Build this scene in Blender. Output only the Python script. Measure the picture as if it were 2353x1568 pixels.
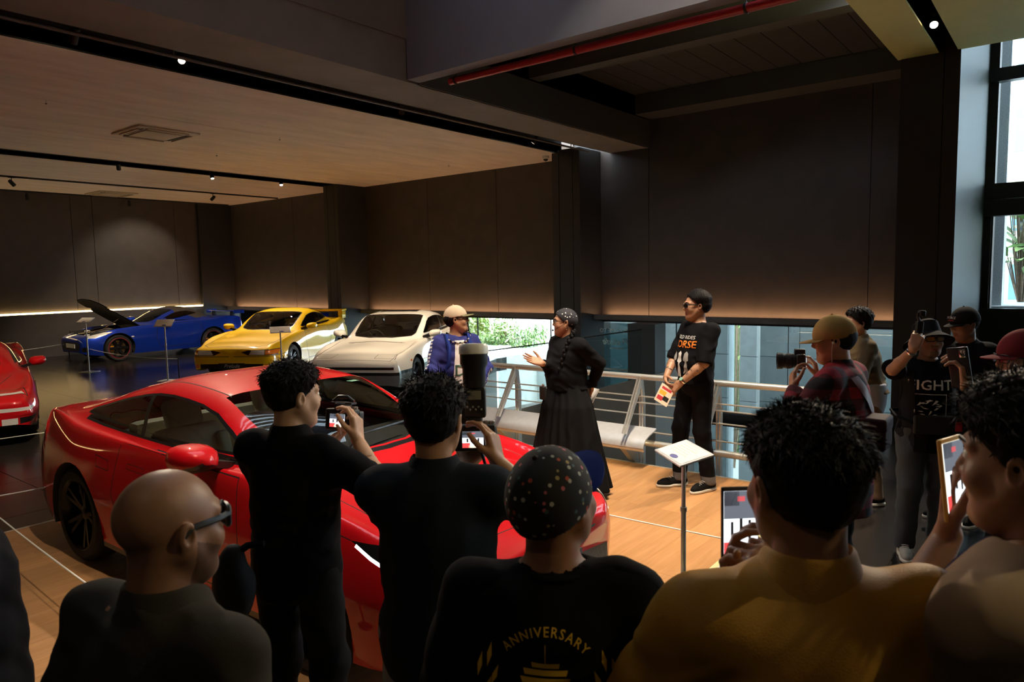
import bpy, bmesh, math, random
import numpy as np
from mathutils import Vector, Matrix
random.seed(7); RNG = np.random.default_rng(7)
for o in list(bpy.data.objects): bpy.data.objects.remove(o)
scene = bpy.context.scene
COL = scene.collection
pi = math.pi

# ------------------------------------------------------------------ camera
FPX = 1640.0; IW, IH = 2353.0, 1568.0
YAW, PITCH, ROLL = [math.radians(v) for v in (38.2, 5.35, -1.14)]
EYE = np.array([0.0, 0.0, 1.9])
_c, _s = math.cos(YAW), math.sin(YAW)
FWD = np.array([-math.cos(PITCH)*_s, math.cos(PITCH)*_c, -math.sin(PITCH)])
RGT = np.array([_c, _s, 0.0]); UPV = np.cross(RGT, FWD)
_c, _s = math.cos(ROLL), math.sin(ROLL)
RGT, UPV = _c*RGT + _s*UPV, -_s*RGT + _c*UPV
cam = bpy.data.cameras.new('camera'); camo = bpy.data.objects.new('camera', cam); COL.objects.link(camo)
camo.matrix_world = Matrix(((RGT[0], UPV[0], -FWD[0], EYE[0]), (RGT[1], UPV[1], -FWD[1], EYE[1]), (RGT[2], UPV[2], -FWD[2], EYE[2]), (0, 0, 0, 1)))
cam.sensor_width = 36.0; cam.lens = 36.0*FPX/IW; cam.clip_start = 0.05; cam.clip_end = 300
cam.dof.use_dof = True; cam.dof.focus_distance = 6.6; cam.dof.aperture_fstop = 7.0
scene.camera = camo

# ------------------------------------------------------------------ world, exposure
w = bpy.data.worlds.new('world'); scene.world = w; w.use_nodes = True
nt = w.node_tree; nt.nodes.clear()
wo = nt.nodes.new('ShaderNodeOutputWorld'); bgd = nt.nodes.new('ShaderNodeBackground')
sky = nt.nodes.new('ShaderNodeTexSky'); sky.sky_type = 'NISHITA'; sky.sun_disc = False
sky.sun_elevation = math.radians(55); sky.sun_rotation = math.radians(120); sky.air_density = 1.0; sky.dust_density = 4.0; sky.ozone_density = 1.0
mxs = nt.nodes.new('ShaderNodeMix'); mxs.data_type = 'RGBA'; mxs.inputs[0].default_value = 0.75
mxs.inputs[7].default_value = (5.2, 5.8, 6.2, 1)
nt.links.new(sky.outputs[0], mxs.inputs[6]); nt.links.new(mxs.outputs[2], bgd.inputs[0]); nt.links.new(bgd.outputs[0], wo.inputs[0])
bgd.inputs[1].default_value = 2.4
vs = scene.view_settings
vs.view_transform = 'Standard'; vs.look = 'None'; vs.gamma = 1.0; vs.use_curve_mapping = False
vs.exposure = 0.42

def ray(px, py): return FWD + ((px-IW/2)*RGT - (py-IH/2)*UPV)/FPX
def at(px, py, dep): return Vector(EYE + ray(px, py)*dep)
def onZ(px, py, z=0.0): d = ray(px, py); return Vector(EYE + d*((z-EYE[2])/d[2]))
def onY(px, py, Y): d = ray(px, py); return Vector(EYE + d*(Y/d[1]))
def onX(px, py, X): d = ray(px, py); return Vector(EYE + d*(X/d[0]))

# ------------------------------------------------------------------ materials
MATS = {}
def mat(name, col, rough=0.5, metal=0.0, coat=0.0, var=0.0, scale=12.0, bump=0.0, bscale=60.0, spec=0.5, emit=None, estr=0.0, stretch=(1, 1, 1), sheen=0.0):
    if name in MATS: return MATS[name]
    m = bpy.data.materials.new(name); m.use_nodes = True; MATS[name] = m
    nt = m.node_tree; b = nt.nodes['Principled BSDF']
    c = (col[0], col[1], col[2], 1)
    b.inputs['Base Color'].default_value = c; b.inputs['Roughness'].default_value = rough; b.inputs['Metallic'].default_value = metal
    b.inputs['Coat Weight'].default_value = coat; b.inputs['Coat Roughness'].default_value = 0.04
    b.inputs['Specular IOR Level'].default_value = spec; b.inputs['Sheen Weight'].default_value = sheen
    if emit: b.inputs['Emission Color'].default_value = (*emit, 1); b.inputs['Emission Strength'].default_value = estr
    tc = nt.nodes.new('ShaderNodeTexCoord'); mp = nt.nodes.new('ShaderNodeMapping'); mp.inputs['Scale'].default_value = stretch
    nt.links.new(tc.outputs['Object'], mp.inputs[0])
    if var:
        n = nt.nodes.new('ShaderNodeTexNoise'); n.inputs['Scale'].default_value = scale; n.inputs['Detail'].default_value = 5
        nt.links.new(mp.outputs[0], n.inputs['Vector'])
        r = nt.nodes.new('ShaderNodeMapRange'); r.inputs[1].default_value = 0.3; r.inputs[2].default_value = 0.7
        r.inputs[3].default_value = 1-var; r.inputs[4].default_value = 1+var
        nt.links.new(n.outputs[0], r.inputs[0])
        mx = nt.nodes.new('ShaderNodeMix'); mx.data_type = 'RGBA'; mx.blend_type = 'MULTIPLY'; mx.inputs[0].default_value = 1
        mx.inputs[6].default_value = c; nt.links.new(r.outputs[0], mx.inputs[7]); nt.links.new(mx.outputs[2], b.inputs['Base Color'])
    if bump:
        n2 = nt.nodes.new('ShaderNodeTexNoise'); n2.inputs['Scale'].default_value = bscale; n2.inputs['Detail'].default_value = 4
        nt.links.new(mp.outputs[0], n2.inputs['Vector'])
        bp = nt.nodes.new('ShaderNodeBump'); bp.inputs['Strength'].default_value = bump; bp.inputs['Distance'].default_value = 0.01
        nt.links.new(n2.outputs[0], bp.inputs['Height']); nt.links.new(bp.outputs[0], b.inputs['Normal'])
    return m
def glassmat(name, tint=(0.8, 0.9, 0.88), refl=1.0, rough=0.0):
    if name in MATS: return MATS[name]
    m = bpy.data.materials.new(name); m.use_nodes = True; MATS[name] = m; nt = m.node_tree; nt.nodes.clear()
    o = nt.nodes.new('ShaderNodeOutputMaterial'); t = nt.nodes.new('ShaderNodeBsdfTransparent'); g = nt.nodes.new('ShaderNodeBsdfGlossy')
    t.inputs[0].default_value = (*tint, 1); g.inputs['Roughness'].default_value = rough; g.inputs[0].default_value = (refl, refl, refl, 1)
    fr = nt.nodes.new('ShaderNodeFresnel'); fr.inputs[0].default_value = 1.5; mx = nt.nodes.new('ShaderNodeMixShader')
    nt.links.new(fr.outputs[0], mx.inputs[0]); nt.links.new(t.outputs[0], mx.inputs[1]); nt.links.new(g.outputs[0], mx.inputs[2]); nt.links.new(mx.outputs[0], o.inputs[0])
    return m
def emat(name, col, s):
    return mat(name, (0.02, 0.02, 0.02), 0.5, emit=col, estr=s)

# ------------------------------------------------------------------ mesh helpers
class MB:
    def __init__(s): s.v = []; s.f = []; s.m = []; s.sm = []
    def add(s, V, Fc, mi=0, smooth=False):
        n = len(s.v); s.v += [tuple(p) for p in V]; s.f += [[i+n for i in q] for q in Fc]; s.m += [mi]*len(Fc); s.sm += [smooth]*len(Fc); return s
    def box(s, a, b, mi=0, M=None):
        x0, y0, z0 = a; x1, y1, z1 = b
        V = [(x0, y0, z0), (x1, y0, z0), (x1, y1, z0), (x0, y1, z0), (x0, y0, z1), (x1, y0, z1), (x1, y1, z1), (x0, y1, z1)]
        if M is not None: V = [M @ Vector(p) for p in V]
        return s.add(V, [(3, 2, 1, 0), (4, 5, 6, 7), (0, 1, 5, 4), (1, 2, 6, 5), (2, 3, 7, 6), (3, 0, 4, 7)], mi)
    def bbox(s, a, b, r=0.01, mi=0, M=None, seg=2):
        bm = bmesh.new(); bmesh.ops.create_cube(bm, size=1)
        a = Vector(a); b = Vector(b)
        for v in bm.verts: v.co = Vector(((a[k]+b[k])/2 + v.co[k]*(b[k]-a[k]) for k in range(3)))
        bmesh.ops.bevel(bm, geom=bm.edges[:], offset=r, segments=seg, affect='EDGES', profile=0.6)
        V = [(M @ v.co if M is not None else v.co.copy()) for v in bm.verts]; bm.verts.index_update()
        s.add(V, [[v.index for v in f.verts] for f in bm.faces], mi, True); bm.free(); return s
    def tube(s, pts, r, n=8, mi=0, cap=True, closed=False):
        pts = [Vector(p) for p in pts]; N = len(pts); R = r if isinstance(r, (list, tuple)) else [r]*N
        V = []; prev = None
        for i, p in enumerate(pts):
            a = pts[i-1] if (i > 0 or closed) else p; b = pts[(i+1) % N] if (i < N-1 or closed) else p
            t = (b-a).normalized()
            if prev is None:
                u = t.orthogonal().normalized()
            else: u = (prev - t*prev.dot(t)).normalized()
            prev = u; w_ = t.cross(u)
            V += [p + (u*math.cos(2*pi*k/n) + w_*math.sin(2*pi*k/n))*R[i] for k in range(n)]
        Fc = []
        for i in range(N if closed else N-1):
            j = (i+1) % N
            for k in range(n): Fc.append((i*n+k, i*n+(k+1) % n, j*n+(k+1) % n, j*n+k))
        if cap and not closed: Fc += [list(range(n))[::-1], [(N-1)*n+k for k in range(n)]]
        return s.add(V, Fc, mi, True)
    def lathe(s, prof, n=24, mi=0, M=None, closed=False):   # prof (r,z) about z
        V = []; m = len(prof)
        for r, z in prof:
            V += [Vector((r*math.cos(2*pi*k/n), r*math.sin(2*pi*k/n), z)) for k in range(n)]
        if M is not None: V = [M @ p for p in V]
        Fc = []
        for i in range(m if closed else m-1):
            j = (i+1) % m
            for k in range(n): Fc.append((i*n+k, i*n+(k+1) % n, j*n+(k+1) % n, j*n+k))
        return s.add(V, Fc, mi, True)
    def prism(s, poly, z0, z1, mi=0, M=None):
        n = len(poly); V = [Vector((p[0], p[1], z0)) for p in poly] + [Vector((p[0], p[1], z1)) for p in poly]
        if M is not None: V = [M @ p for p in V]
        return s.add(V, [list(range(n))[::-1], list(range(n, 2*n))] + [(i, (i+1) % n, n+(i+1) % n, n+i) for i in range(n)], mi)
    def ball(s, c, r, n=10, mi=0, M=None):
        c = Vector(c); R = r if isinstance(r, (tuple, list)) else (r, r, r); V = []; h = n//2+1
        for i in range(h+1):
            t = pi*i/h
            for k in range(n): V.append(Vector((c[0]+R[0]*math.sin(t)*math.cos(2*pi*k/n), c[1]+R[1]*math.sin(t)*math.sin(2*pi*k/n), c[2]+R[2]*math.cos(t))))
        if M is not None: V = [M @ p for p in V]
        return s.add(V, [(i*n+k, (i+1)*n+k, (i+1)*n+(k+1) % n, i*n+(k+1) % n) for i in range(h) for k in range(n)], mi, True)
    def mesh(s, name, mats):
        me = bpy.data.meshes.new(name); me.from_pydata([tuple(p) for p in s.v], [], s.f)
        for m in (mats if isinstance(mats, (list, tuple)) else [mats]): me.materials.append(m)
        me.polygons.foreach_set('material_index', s.m); me.polygons.foreach_set('use_smooth', s.sm)
        bm = bmesh.new(); bm.from_mesh(me); bmesh.ops.remove_doubles(bm, verts=bm.verts, dist=1e-5); bmesh.ops.recalc_face_normals(bm, faces=bm.faces); bm.to_mesh(me); bm.free()
        try: me.set_sharp_from_angle(angle=math.radians(40))
        except Exception: pass
        me.update(); return me
    def build(s, name, mats, parent=None, loc=None): return link(name, s.mesh(name, mats), parent, loc)
def link(name, data, parent=None, loc=None):
    o = bpy.data.objects.new(name, data); COL.objects.link(o)
    if parent is not None: o.parent = parent
    if loc is not None: o.location = loc
    return o
def tag(o, label, cat, group=None):
    o['label'] = label; o['category'] = cat
    if group: o['group'] = group
    return o
def struct(o): o['kind'] = 'structure'; return o
def thing(name, label, cat, loc=(0, 0, 0), rz=0.0, group=None):
    o = link(name, None, None, loc); o.rotation_euler = (0, 0, rz); o.empty_display_size = 0.1
    return tag(o, label, cat, group)
def copy_tree(o, parent=None):
    c = o.copy(); COL.objects.link(c); c.parent = parent
    for ch in list(o.children): copy_tree(ch, c)
    return c
def boxo(name, a, b, m, parent=None): return MB().box(a, b).build(name, m, parent)
def text_mesh(s, size, M, parent, m, name='lettering', ext=0.0006, align='CENTER', shear=0.0, spacing=1.0):
    cu = bpy.data.curves.new(name, 'FONT'); cu.body = s; cu.size = size; cu.extrude = ext; cu.align_x = align; cu.align_y = 'CENTER'; cu.shear = shear; cu.space_character = spacing; cu.resolution_u = 3
    t = bpy.data.objects.new(name, cu); COL.objects.link(t); bpy.context.view_layer.update()
    me = bpy.data.meshes.new_from_object(t.evaluated_get(bpy.context.evaluated_depsgraph_get())); bpy.data.objects.remove(t)
    me.transform(M); me.materials.clear(); me.materials.append(m)
    return link(name, me, parent)
def frame(o, xa, ya):   # matrix with origin o, x axis xa, y axis ya
    xa = Vector(xa).normalized(); za = xa.cross(Vector(ya)).normalized(); ya = za.cross(xa)
    return Matrix(((xa[0], ya[0], za[0], o[0]), (xa[1], ya[1], za[1], o[1]), (xa[2], ya[2], za[2], o[2]), (0, 0, 0, 1)))
BLACKM = mat('black_plastic', (0.012, 0.012, 0.013), 0.42)
# ------------------------------------------------------------------ room materials
def woodmat():
    m = bpy.data.materials.new('wood_planks'); m.use_nodes = True; nt = m.node_tree; b = nt.nodes['Principled BSDF']
    tc = nt.nodes.new('ShaderNodeTexCoord'); oi = nt.nodes.new('ShaderNodeObjectInfo'); mp = nt.nodes.new('ShaderNodeMapping'); mp.inputs['Scale'].default_value = (9, 0.8, 1)
    ad = nt.nodes.new('ShaderNodeVectorMath'); ad.operation = 'ADD'
    sc = nt.nodes.new('ShaderNodeVectorMath'); sc.operation = 'SCALE'; sc.inputs[3].default_value = 40
    cmb = nt.nodes.new('ShaderNodeCombineXYZ')
    for k in range(3): nt.links.new(oi.outputs['Random'], cmb.inputs[k])
    nt.links.new(cmb.outputs[0], sc.inputs[0]); nt.links.new(tc.outputs['Object'], ad.inputs[0]); nt.links.new(sc.outputs[0], ad.inputs[1]); nt.links.new(ad.outputs[0], mp.inputs[0])
    n = nt.nodes.new('ShaderNodeTexNoise'); n.inputs['Scale'].default_value = 2.2; n.inputs['Detail'].default_value = 8; n.inputs['Distortion'].default_value = 0.8
    nt.links.new(mp.outputs[0], n.inputs['Vector'])
    cr = nt.nodes.new('ShaderNodeValToRGB'); cr.color_ramp.elements[0].position = 0.25; cr.color_ramp.elements[0].color = (0.37, 0.185, 0.072, 1)
    cr.color_ramp.elements[1].position = 0.75; cr.color_ramp.elements[1].color = (0.51, 0.272, 0.120, 1); nt.links.new(n.outputs[0], cr.inputs[0])
    r = nt.nodes.new('ShaderNodeMapRange'); r.inputs[3].default_value = 0.86; r.inputs[4].default_value = 1.1; nt.links.new(oi.outputs['Random'], r.inputs[0])
    mx = nt.nodes.new('ShaderNodeMix'); mx.data_type = 'RGBA'; mx.blend_type = 'MULTIPLY'; mx.inputs[0].default_value = 1
    nt.links.new(cr.outputs[0], mx.inputs[6]); nt.links.new(r.outputs[0], mx.inputs[7]); nt.links.new(mx.outputs[2], b.inputs['Base Color'])
    b.inputs['Roughness'].default_value = 0.38; b.inputs['Specular IOR Level'].default_value = 0.35; MATS['wood_planks'] = m; return m
WOOD = woodmat()
PANEL = mat("wall_panel_brown", (0.064, 0.052, 0.044), 0.55, var=0.12, scale=3, bump=0.03)
DARKP = mat('dark_pillar', (0.016, 0.0155, 0.0155), 0.55, var=0.1, scale=4)
CEIL = mat('ceiling_beige', (0.68, 0.565, 0.465), 0.8, var=0.10, scale=1.6, stretch=(3, 0.6, 1))
BLKC = mat('ceiling_black', (0.012, 0.012, 0.012), 0.7, var=0.1)
GREYC = mat('beam_grey', (0.16, 0.145, 0.13), 0.7, var=0.12, scale=2)
UPW = mat('upper_wall', (0.15, 0.13, 0.115), 0.8, var=0.12, scale=1.5)
BOXB = mat('bulkhead_blue_grey', (0.17, 0.175, 0.21), 0.75, var=0.05, scale=2)
YLITC = mat('ceiling_lit_yellow', (0.62, 0.59, 0.19), 0.75, var=0.06, scale=2)  # yellow of the tinted, bounced light put into the base colour
TILE = mat('floor_tile_dark', (0.022, 0.019, 0.017), 0.22, var=0.25, scale=1.2, spec=0.5)
GROUT = mat('grout', (0.05, 0.047, 0.044), 0.6)
STEEL = mat('brushed_steel', (0.66, 0.65, 0.61), 0.36, 0.65, var=0.08, scale=30, stretch=(0.1, 1, 1))
ALU = mat('aluminium_sheet', (0.64, 0.66, 0.70), 0.40, 0.4, var=0.05, scale=20)
CHROME = mat('chrome', (0.75, 0.75, 0.75), 0.08, 1.0)
DGREY = mat('dark_frame', (0.016, 0.017, 0.018), 0.4)
CONC = mat('teal_concrete', (0.105, 0.145, 0.152), 0.75, var=0.12, scale=3, bump=0.05)
CONCL = mat('pale_concrete', (0.20, 0.25, 0.26), 0.8, var=0.1, scale=6, bump=0.1)
GLASS = glassmat('clear_glass', (0.80, 0.92, 0.90)); GLASSW = glassmat('window_glass', (0.93, 0.97, 0.97))
BULB = emat('lamp_lens_lit', (1.0, 0.82, 0.58), 140.0)
FZ = -0.03
XL, YB = -21.27, 12.58

# ------------------------------------------------------------------ floor: slab, tiles, platform
VX0, VX1, VY0 = -8.05, -1.66, 6.3
VE = [(-7.9, 6.3), (-8.2, 8.3), (-9.9, 11.4), (-10.4, 12.62)]        # slanting left edge of the void
xe = lambda y: float(np.interp(y, [p[1] for p in VE], [p[0] for p in VE]))
fl = struct(MB().prism([(-22.2, -7), (VE[0][0], -7)]+VE+[(-10.4, 13), (-22.2, 13)], FZ-0.3, FZ-0.004).build('floor', TILE))
boxo('slab', (VE[0][0], -7, FZ-0.3), (7, VY0, FZ-0.004), TILE, fl); boxo('slab', (VX1, VY0, FZ-0.3), (7, 13, FZ-0.004), TILE, fl)
tm = MB().box((0.004, 0.004, FZ-0.012), (1.196, 1.196, FZ)).mesh('tile', TILE)
for i in range(24):
    for j in range(17):
        x = -21.27+i*1.2; y = -6.0+j*1.2
        if x > 5: continue
        inside = (x+1.2 > min(xe(y), xe(y+1.2)) and x < VX1-0.01 and y+1.2 > VY0+0.01)
        if inside: continue
        if x > -6.3 and x+1.2 < -1.65 and y > 0.6 and y+1.2 < 6.2: continue
        if y+1.2 > 12.7: continue
        if y < -0.1 and (x < -9 or y < -2.5): continue
        link('tile', tm, fl, (x, y, 0))
PX0, PX1, PY0, PY1 = -6.37, -1.76, 0.62, 6.22
plat = thing('display_platform', 'low wooden display platform under the red coupe', 'platform', (0, 0, 0))
MB().box((PX0, PY0, FZ), (PX1, PY1, -0.014)).build('base', mat('platform_core', (0.20, 0.10, 0.04), 0.7), plat)
nw = 24; pw = (PX1-PX0)/nw; pl = 1.12
pm = MB().box((0.0003, 0.0003, -0.014), (pw-0.0003, pl-0.0003, 0)).mesh('plank', WOOD)
for i in range(nw):
    for j in range(5): link('plank', pm, plat, (PX0+i*pw, PY0+j*pl, 0))
MB().box((PX0-0.03, PY0, FZ), (PX0, PY1, 0.001)).box((PX0-0.03, PY1, FZ), (PX1, PY1+0.03, 0.001)).build('metal_edge', STEEL, plat)
EDGEY = mat('ramp_edge_yellow', (0.55, 0.52, 0.26), 0.5, var=0.06)
MB().add([(PX1, PY0, 0), (PX1+0.24, PY0, FZ), (PX1+0.24, PY1, FZ), (PX1, PY1, 0), (PX1, PY0, FZ), (PX1, PY1, FZ)], [(0, 1, 2, 3), (0, 4, 1), (3, 2, 5), (4, 5, 2, 1), (0, 3, 5, 4)]).build('ramp_edge', EDGEY, plat)

# ------------------------------------------------------------------ left wall with cove light
wl = struct(boxo('wall_left', (XL-0.5, -7, FZ-0.3), (XL-0.05, 13.0, 7), DARKP))
ys = [-7, -3, 1.2, 4.6, 7.98, 8.52, 10.79, 11.5]
for a, b in zip(ys[:-1], ys[1:]):
    boxo('panel', (XL-0.05, a+0.006, 1.17), (XL, b-0.006, 4.25), PANEL, wl)
    boxo('lower_panel', (XL-0.05, a, FZ), (XL+0.08, b, 1.09), PANEL, wl)
boxo('cove_ledge', (XL-0.05, -7, 1.09), (XL+0.09, 11.5, 1.105), GREYC, wl)
COVE = emat('cove_led_warm', (1.0, 0.66, 0.26), 14.0)
boxo('light_strip', (XL+0.0, -7, 1.106), (XL+0.05, 11.5, 1.145), COVE, wl)
struct(MB().box((XL-0.05, 11.5, FZ), (XL+0.1, YB+0.3, 4.6)).build('pillar', DARKP))

# ------------------------------------------------------------------ long back wall: bays, pilasters, ledges, low windows
wb = struct(boxo('wall_back', (-22.2, YB+0.03, 1.04), (VX1+0.7, YB+0.35, 5.4), DARKP))
UPL = emat('ledge_uplight_warm', (1.0, 0.54, 0.27), 22.0)
bays = [(-21.17, -15.25, [-21.17, -17.89, -15.25]), (-14.7, -8.2, [-14.7, -12.43, -10.27, -8.2]), (-7.56, -1.65, [-7.56, -6.49, -2.6, -1.65])]
MULL = DGREY
wn = 0
for bx0, bx1, seams in bays:
    for a, b in zip(seams[:-1], seams[1:]): boxo('panel', (a+0.006, YB, 1.04), (b-0.006, YB+0.03, 5.1), PANEL, wb)
    lg = MB().box((bx0, YB-0.30, 0.96), (bx1, YB+0.0, 1.035)).box((bx0, YB-0.30, 1.035), (bx1, YB-0.275, 1.065)).build('ledge', GREYC, wb)
    boxo('light_strip', (bx0+0.12, YB-0.13, 1.036), (bx1-0.12, YB-0.08, 1.046), UPL, wb)
    wn += 1
    zb = FZ if bx1 < -12 else -3.0
    wi = struct(boxo('window_%d' % wn, (bx0, YB+0.1, zb), (bx1, YB+0.112, 0.96), GLASSW))
    mbf = MB().box((bx0, YB+0.05, 0.90), (bx1, YB+0.18, 1.04)).box((bx0, YB+0.05, zb), (bx1, YB+0.18, zb+0.06))
    mbf.build('window_frame', MULL, wi)
    x = bx0+1.6
    while x < bx1-0.5: boxo('mullion', (x-0.006, YB+0.09, zb), (x+0.006, YB+0.122, 0.9), MULL, wi); x += 2.1
def pilaster(x0, x1, y0, top=4.6):
    p = struct(MB().box((x0, y0+0.03, -3.2), (x1, YB+0.35, top)).build('pillar', DARKP))
    w_ = x1-x0
    for a, b in ((0, 0.25), (0.26, 0.75), (0.76, 1.0)): boxo('cladding', (x0+a*w_+0.003, y0, FZ), (x0+b*w_-0.003, y0+0.03, top), mat('pillar_cladding', (0.032, 0.030, 0.029), 0.5), p)
pilaster(-15.25, -14.7, 11.67, 4.25); pilaster(-8.2, -7.56, 11.8, 4.3)
# thick right pillar
pr = struct(MB().box((-1.65, 9.4, -3.2), (-1.1, 12.9, 6.9)).build('pillar', DARKP))
boxo('cladding', (-1.655, 9.38, FZ), (-1.23, 9.4, 5.1), DARKP, pr); boxo('cladding', (-1.22, 9.38, FZ), (-1.07, 9.4, 5.1), DARKP, pr)
boxo('cladding', (-1.10, 9.4, FZ), (-1.07, 12.55, 6.9), mat('satin_grey_cladding', (0.055, 0.068, 0.062), 0.5, 0.0, var=0.08, scale=3, stretch=(1, 6, 0.5)), pr)

# ------------------------------------------------------------------ ceilings, slots, beams
cl = struct(boxo('ceiling', (XL-0.1, -7, 4.27), (-15.42, 13, 4.45), CEIL))
def cpan(x0, x1, y0=-7, y1=12.6, z=4.25, m=None, name='ceiling_panel'): return boxo(name, (x0+0.004, y0, z), (x1-0.004, y1, z+0.02), m or CEIL, cl)
cpan(XL, -18.33); cpan(-18.33, -15.42)
boxo('slab', (-14.74, -7, 4.27), (-8.1, 13, 4.45), CEIL, cl)
for a, b in ((-14.74, -12.65), (-12.65, -10.5), (-10.5, -8.1)): cpan(a, b)
def slot(x0, x1, y0, y1, z0, zt): MB().box((x0-0.02, y0, z0), (x0, y1, zt)).box((x1, y0, z0), (x1+0.02, y1, zt)).box((x0-0.02, y0, zt), (x1+0.02, y1, zt+0.03)).build('track_slot', BLKC, cl)
boxo('lighting_track', (-15.13, -6, 4.30), (-15.07, 12.4, 4.62), BLKC, cl); slot(-15.42, -14.74, -7, 12.6, 4.252, 4.6); slot(-8.1, -7.35, -7, 12.0, 4.252, 4.75)
boxo('soffit', (-7.33, -7, 4.25), (-6.47, 12.6, 4.75), GREYC, cl)
# tracks (thin lighting tracks under the left ceiling)
for x in (-18.33, -21.0): boxo('lighting_track', (x-0.02, -6, 4.215), (x+0.02, 12.4, 4.25), BLKC, cl)
# cable conduits running in the slot
cd = MB().tube([(-7.55, -4, 4.33), (-7.55, 11.9, 4.33)], 0.016, 8).build('conduit', BLKC, cl)
cd2 = MB().tube([(-7.38, -4, 4.20), (-7.38, 11.9, 4.20)], 0.018, 8)
for y in np.arange(2, 12, 1.85): cd2.tube([(-7.38, y, 4.2), (-7.38, y, 4.27)], 0.008, 6)
cd2.build('conduit', mat('grey_conduit', (0.10, 0.095, 0.09), 0.4), cl)
wu = struct(boxo('wall_upper', (-6.75, -7, 4.75), (-6.45, 12.6, 8.0), UPW))
# atrium roof with louvred skylight
AZ = 6.7; SX0, SX1, SY0, SY1 = -6.2, -2.3, 1.6, 6.1
rf = struct(MB().box((-6.45, -7, AZ), (-1.69, SY0, AZ+0.2)).box((-6.45, SY1, AZ), (-1.69, 6.6, AZ+0.2)).box((-6.45, SY0, AZ), (SX0, SY1, AZ+0.2)).box((SX1, SY0, AZ), (-1.69, SY1, AZ+0.2)).build('ceiling_atrium', UPW))
boxo('skylight_glass', (SX0, SY0, AZ+0.22), (SX1, SY1, AZ+0.23), glassmat('skylight_tinted', (0.50, 0.54, 0.56)), rf)
LOUV = mat('louvre_white', (0.55, 0.58, 0.60), 0.5)
Ml = Matrix.Rotation(math.radians(35), 4, 'Y')
lm = MB().bbox((-0.11, 0, -0.008), (0.11, SY1-SY0, 0.008), 0.004, M=Ml).mesh('louvre', LOUV)
x = SX0+0.12
while x < SX1: link('louvre', lm, rf, (x, SY0, AZ+0.08)); x += 0.23
bh = struct(boxo('wall_bulkhead', (-6.45, 6.25, 4.27), (-1.69, 6.45, AZ), BOXB))
# void ceiling planks and beams
vc = struct(boxo('ceiling_void', (-6.45, 6.45, 5.16), (-1.65, 12.6, 5.4), BLKC))
CPL = mat('ceiling_plank_dark', (0.028, 0.026, 0.023), 0.6, var=0.15, scale=3)
kx = np.linspace(-6.45, -1.66, 14)
cpm = MB().box((0.005, 6.46, 5.11), (kx[1]-kx[0]-0.005, 12.58, 5.14)).mesh('ceiling_plank', CPL)
for a in kx[:-1]: link('ceiling_plank', cpm, vc, (a, 0, 0))
BEAMM = mat('beam_soffit', (0.05, 0.047, 0.042), 0.6)
for y0, y1 in ((8.72, 8.98), (11.98, 12.58)): boxo('beam', (-6.45, y0, 4.77), (-1.65, y1, 5.13), BEAMM, vc)
struct(MB().box((-6.5, 6.45, 4.25), (-6.45, 12.6, 5.2)).build('wall_void_side', mat('void_side', (0.05, 0.048, 0.045), 0.7)))
# red fire pipe
fp = MB().tube([(-6.0, 6.52, 4.22), (-1.8, 6.52, 4.22)], 0.042, 12).build('fire_pipe', mat('fire_pipe_red', (0.33, 0.015, 0.022), 0.35, coat=0.3)); struct(fp)
for x in (-5.9, -4.2, -2.4): MB().lathe([(0.045, -0.012), (0.052, -0.012), (0.052, 0.012), (0.045, 0.012)], 12, M=Matrix.Translation((x, 6.52, 4.22)) @ Matrix.Rotation(pi/2, 4, 'Y')).tube([(x, 6.52, 4.26), (x, 6.52, 4.5)], 0.006, 6).build('pipe_bracket', BLKC, fp)
# low ceiling on the right, over the visitors; yellow bounced light in its colour
ylc = struct(boxo('ceiling_right', (-1.68, -7, 4.27), (-1.28, 9.4, 4.6), YLITC))
boxo('ceiling_panel', (-1.69, -7, 4.25), (-1.28, 9.4, 4.27), YLITC, ylc); boxo('ceiling_panel', (-1.10, -7, 4.25), (7, 9.4, 4.5), YLITC, ylc)
MB().box((-1.30, -7, 4.27), (-1.28, 9.4, 4.6)).box((-1.10, -7, 4.27), (-1.08, 9.4, 4.6)).box((-1.3, -7, 4.6), (-1.08, 9.4, 4.63)).build('track_slot', BLKC, ylc)
boxo('fascia', (-1.695, -7, 4.25), (-1.66, 6.25, AZ), UPW, ylc)
# shell behind the camera and to the right
struct(boxo('wall_front', (-22, -7.2, -0.4), (7, -7, 8), UPW)); 
wr = struct(MB().box((6.8, -7, -0.4), (7.1, 12.9, 8)).build('wall_right', UPW))
struct(boxo('ceiling_far_right', (-1.65, 9.4, 6.9), (7, 12.9, 7.1), UPW)); struct(boxo('wall_above_right', (-1.1, 9.38, 4.5), (7, 9.4, 7), UPW))

# ------------------------------------------------------------------ right window wall
wn += 1
rw = struct(boxo('window_%d' % wn, (-1.07, YB+0.05, 1.25), (6.8, YB+0.062, 6.9), GLASSW))
fr = MB()
fr.box((-1.09, YB-0.08, 2.60), (6.8, YB+0.15, 2.83)).box((-1.09, YB-0.10, 2.84), (6.8, YB+0.15, 3.06)); fr.box((-1.09, YB-0.05, 4.50), (6.8, YB+0.12, 4.68))
fr.box((-1.09, YB-0.03, 1.2), (-0.98, YB+0.1, 2.6)); fr.box((2.2, YB-0.05, 1.2), (2.35, YB+0.1, 6.9)); fr.box((-1.09, YB-0.06, 1.18), (6.8, YB+0.1, 1.26))
fr.build('window_frame', DGREY, rw)
struct(boxo('wall_low_right', (-1.07, YB-0.05, FZ), (6.8, YB+0.1, 1.2), DARKP))

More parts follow.
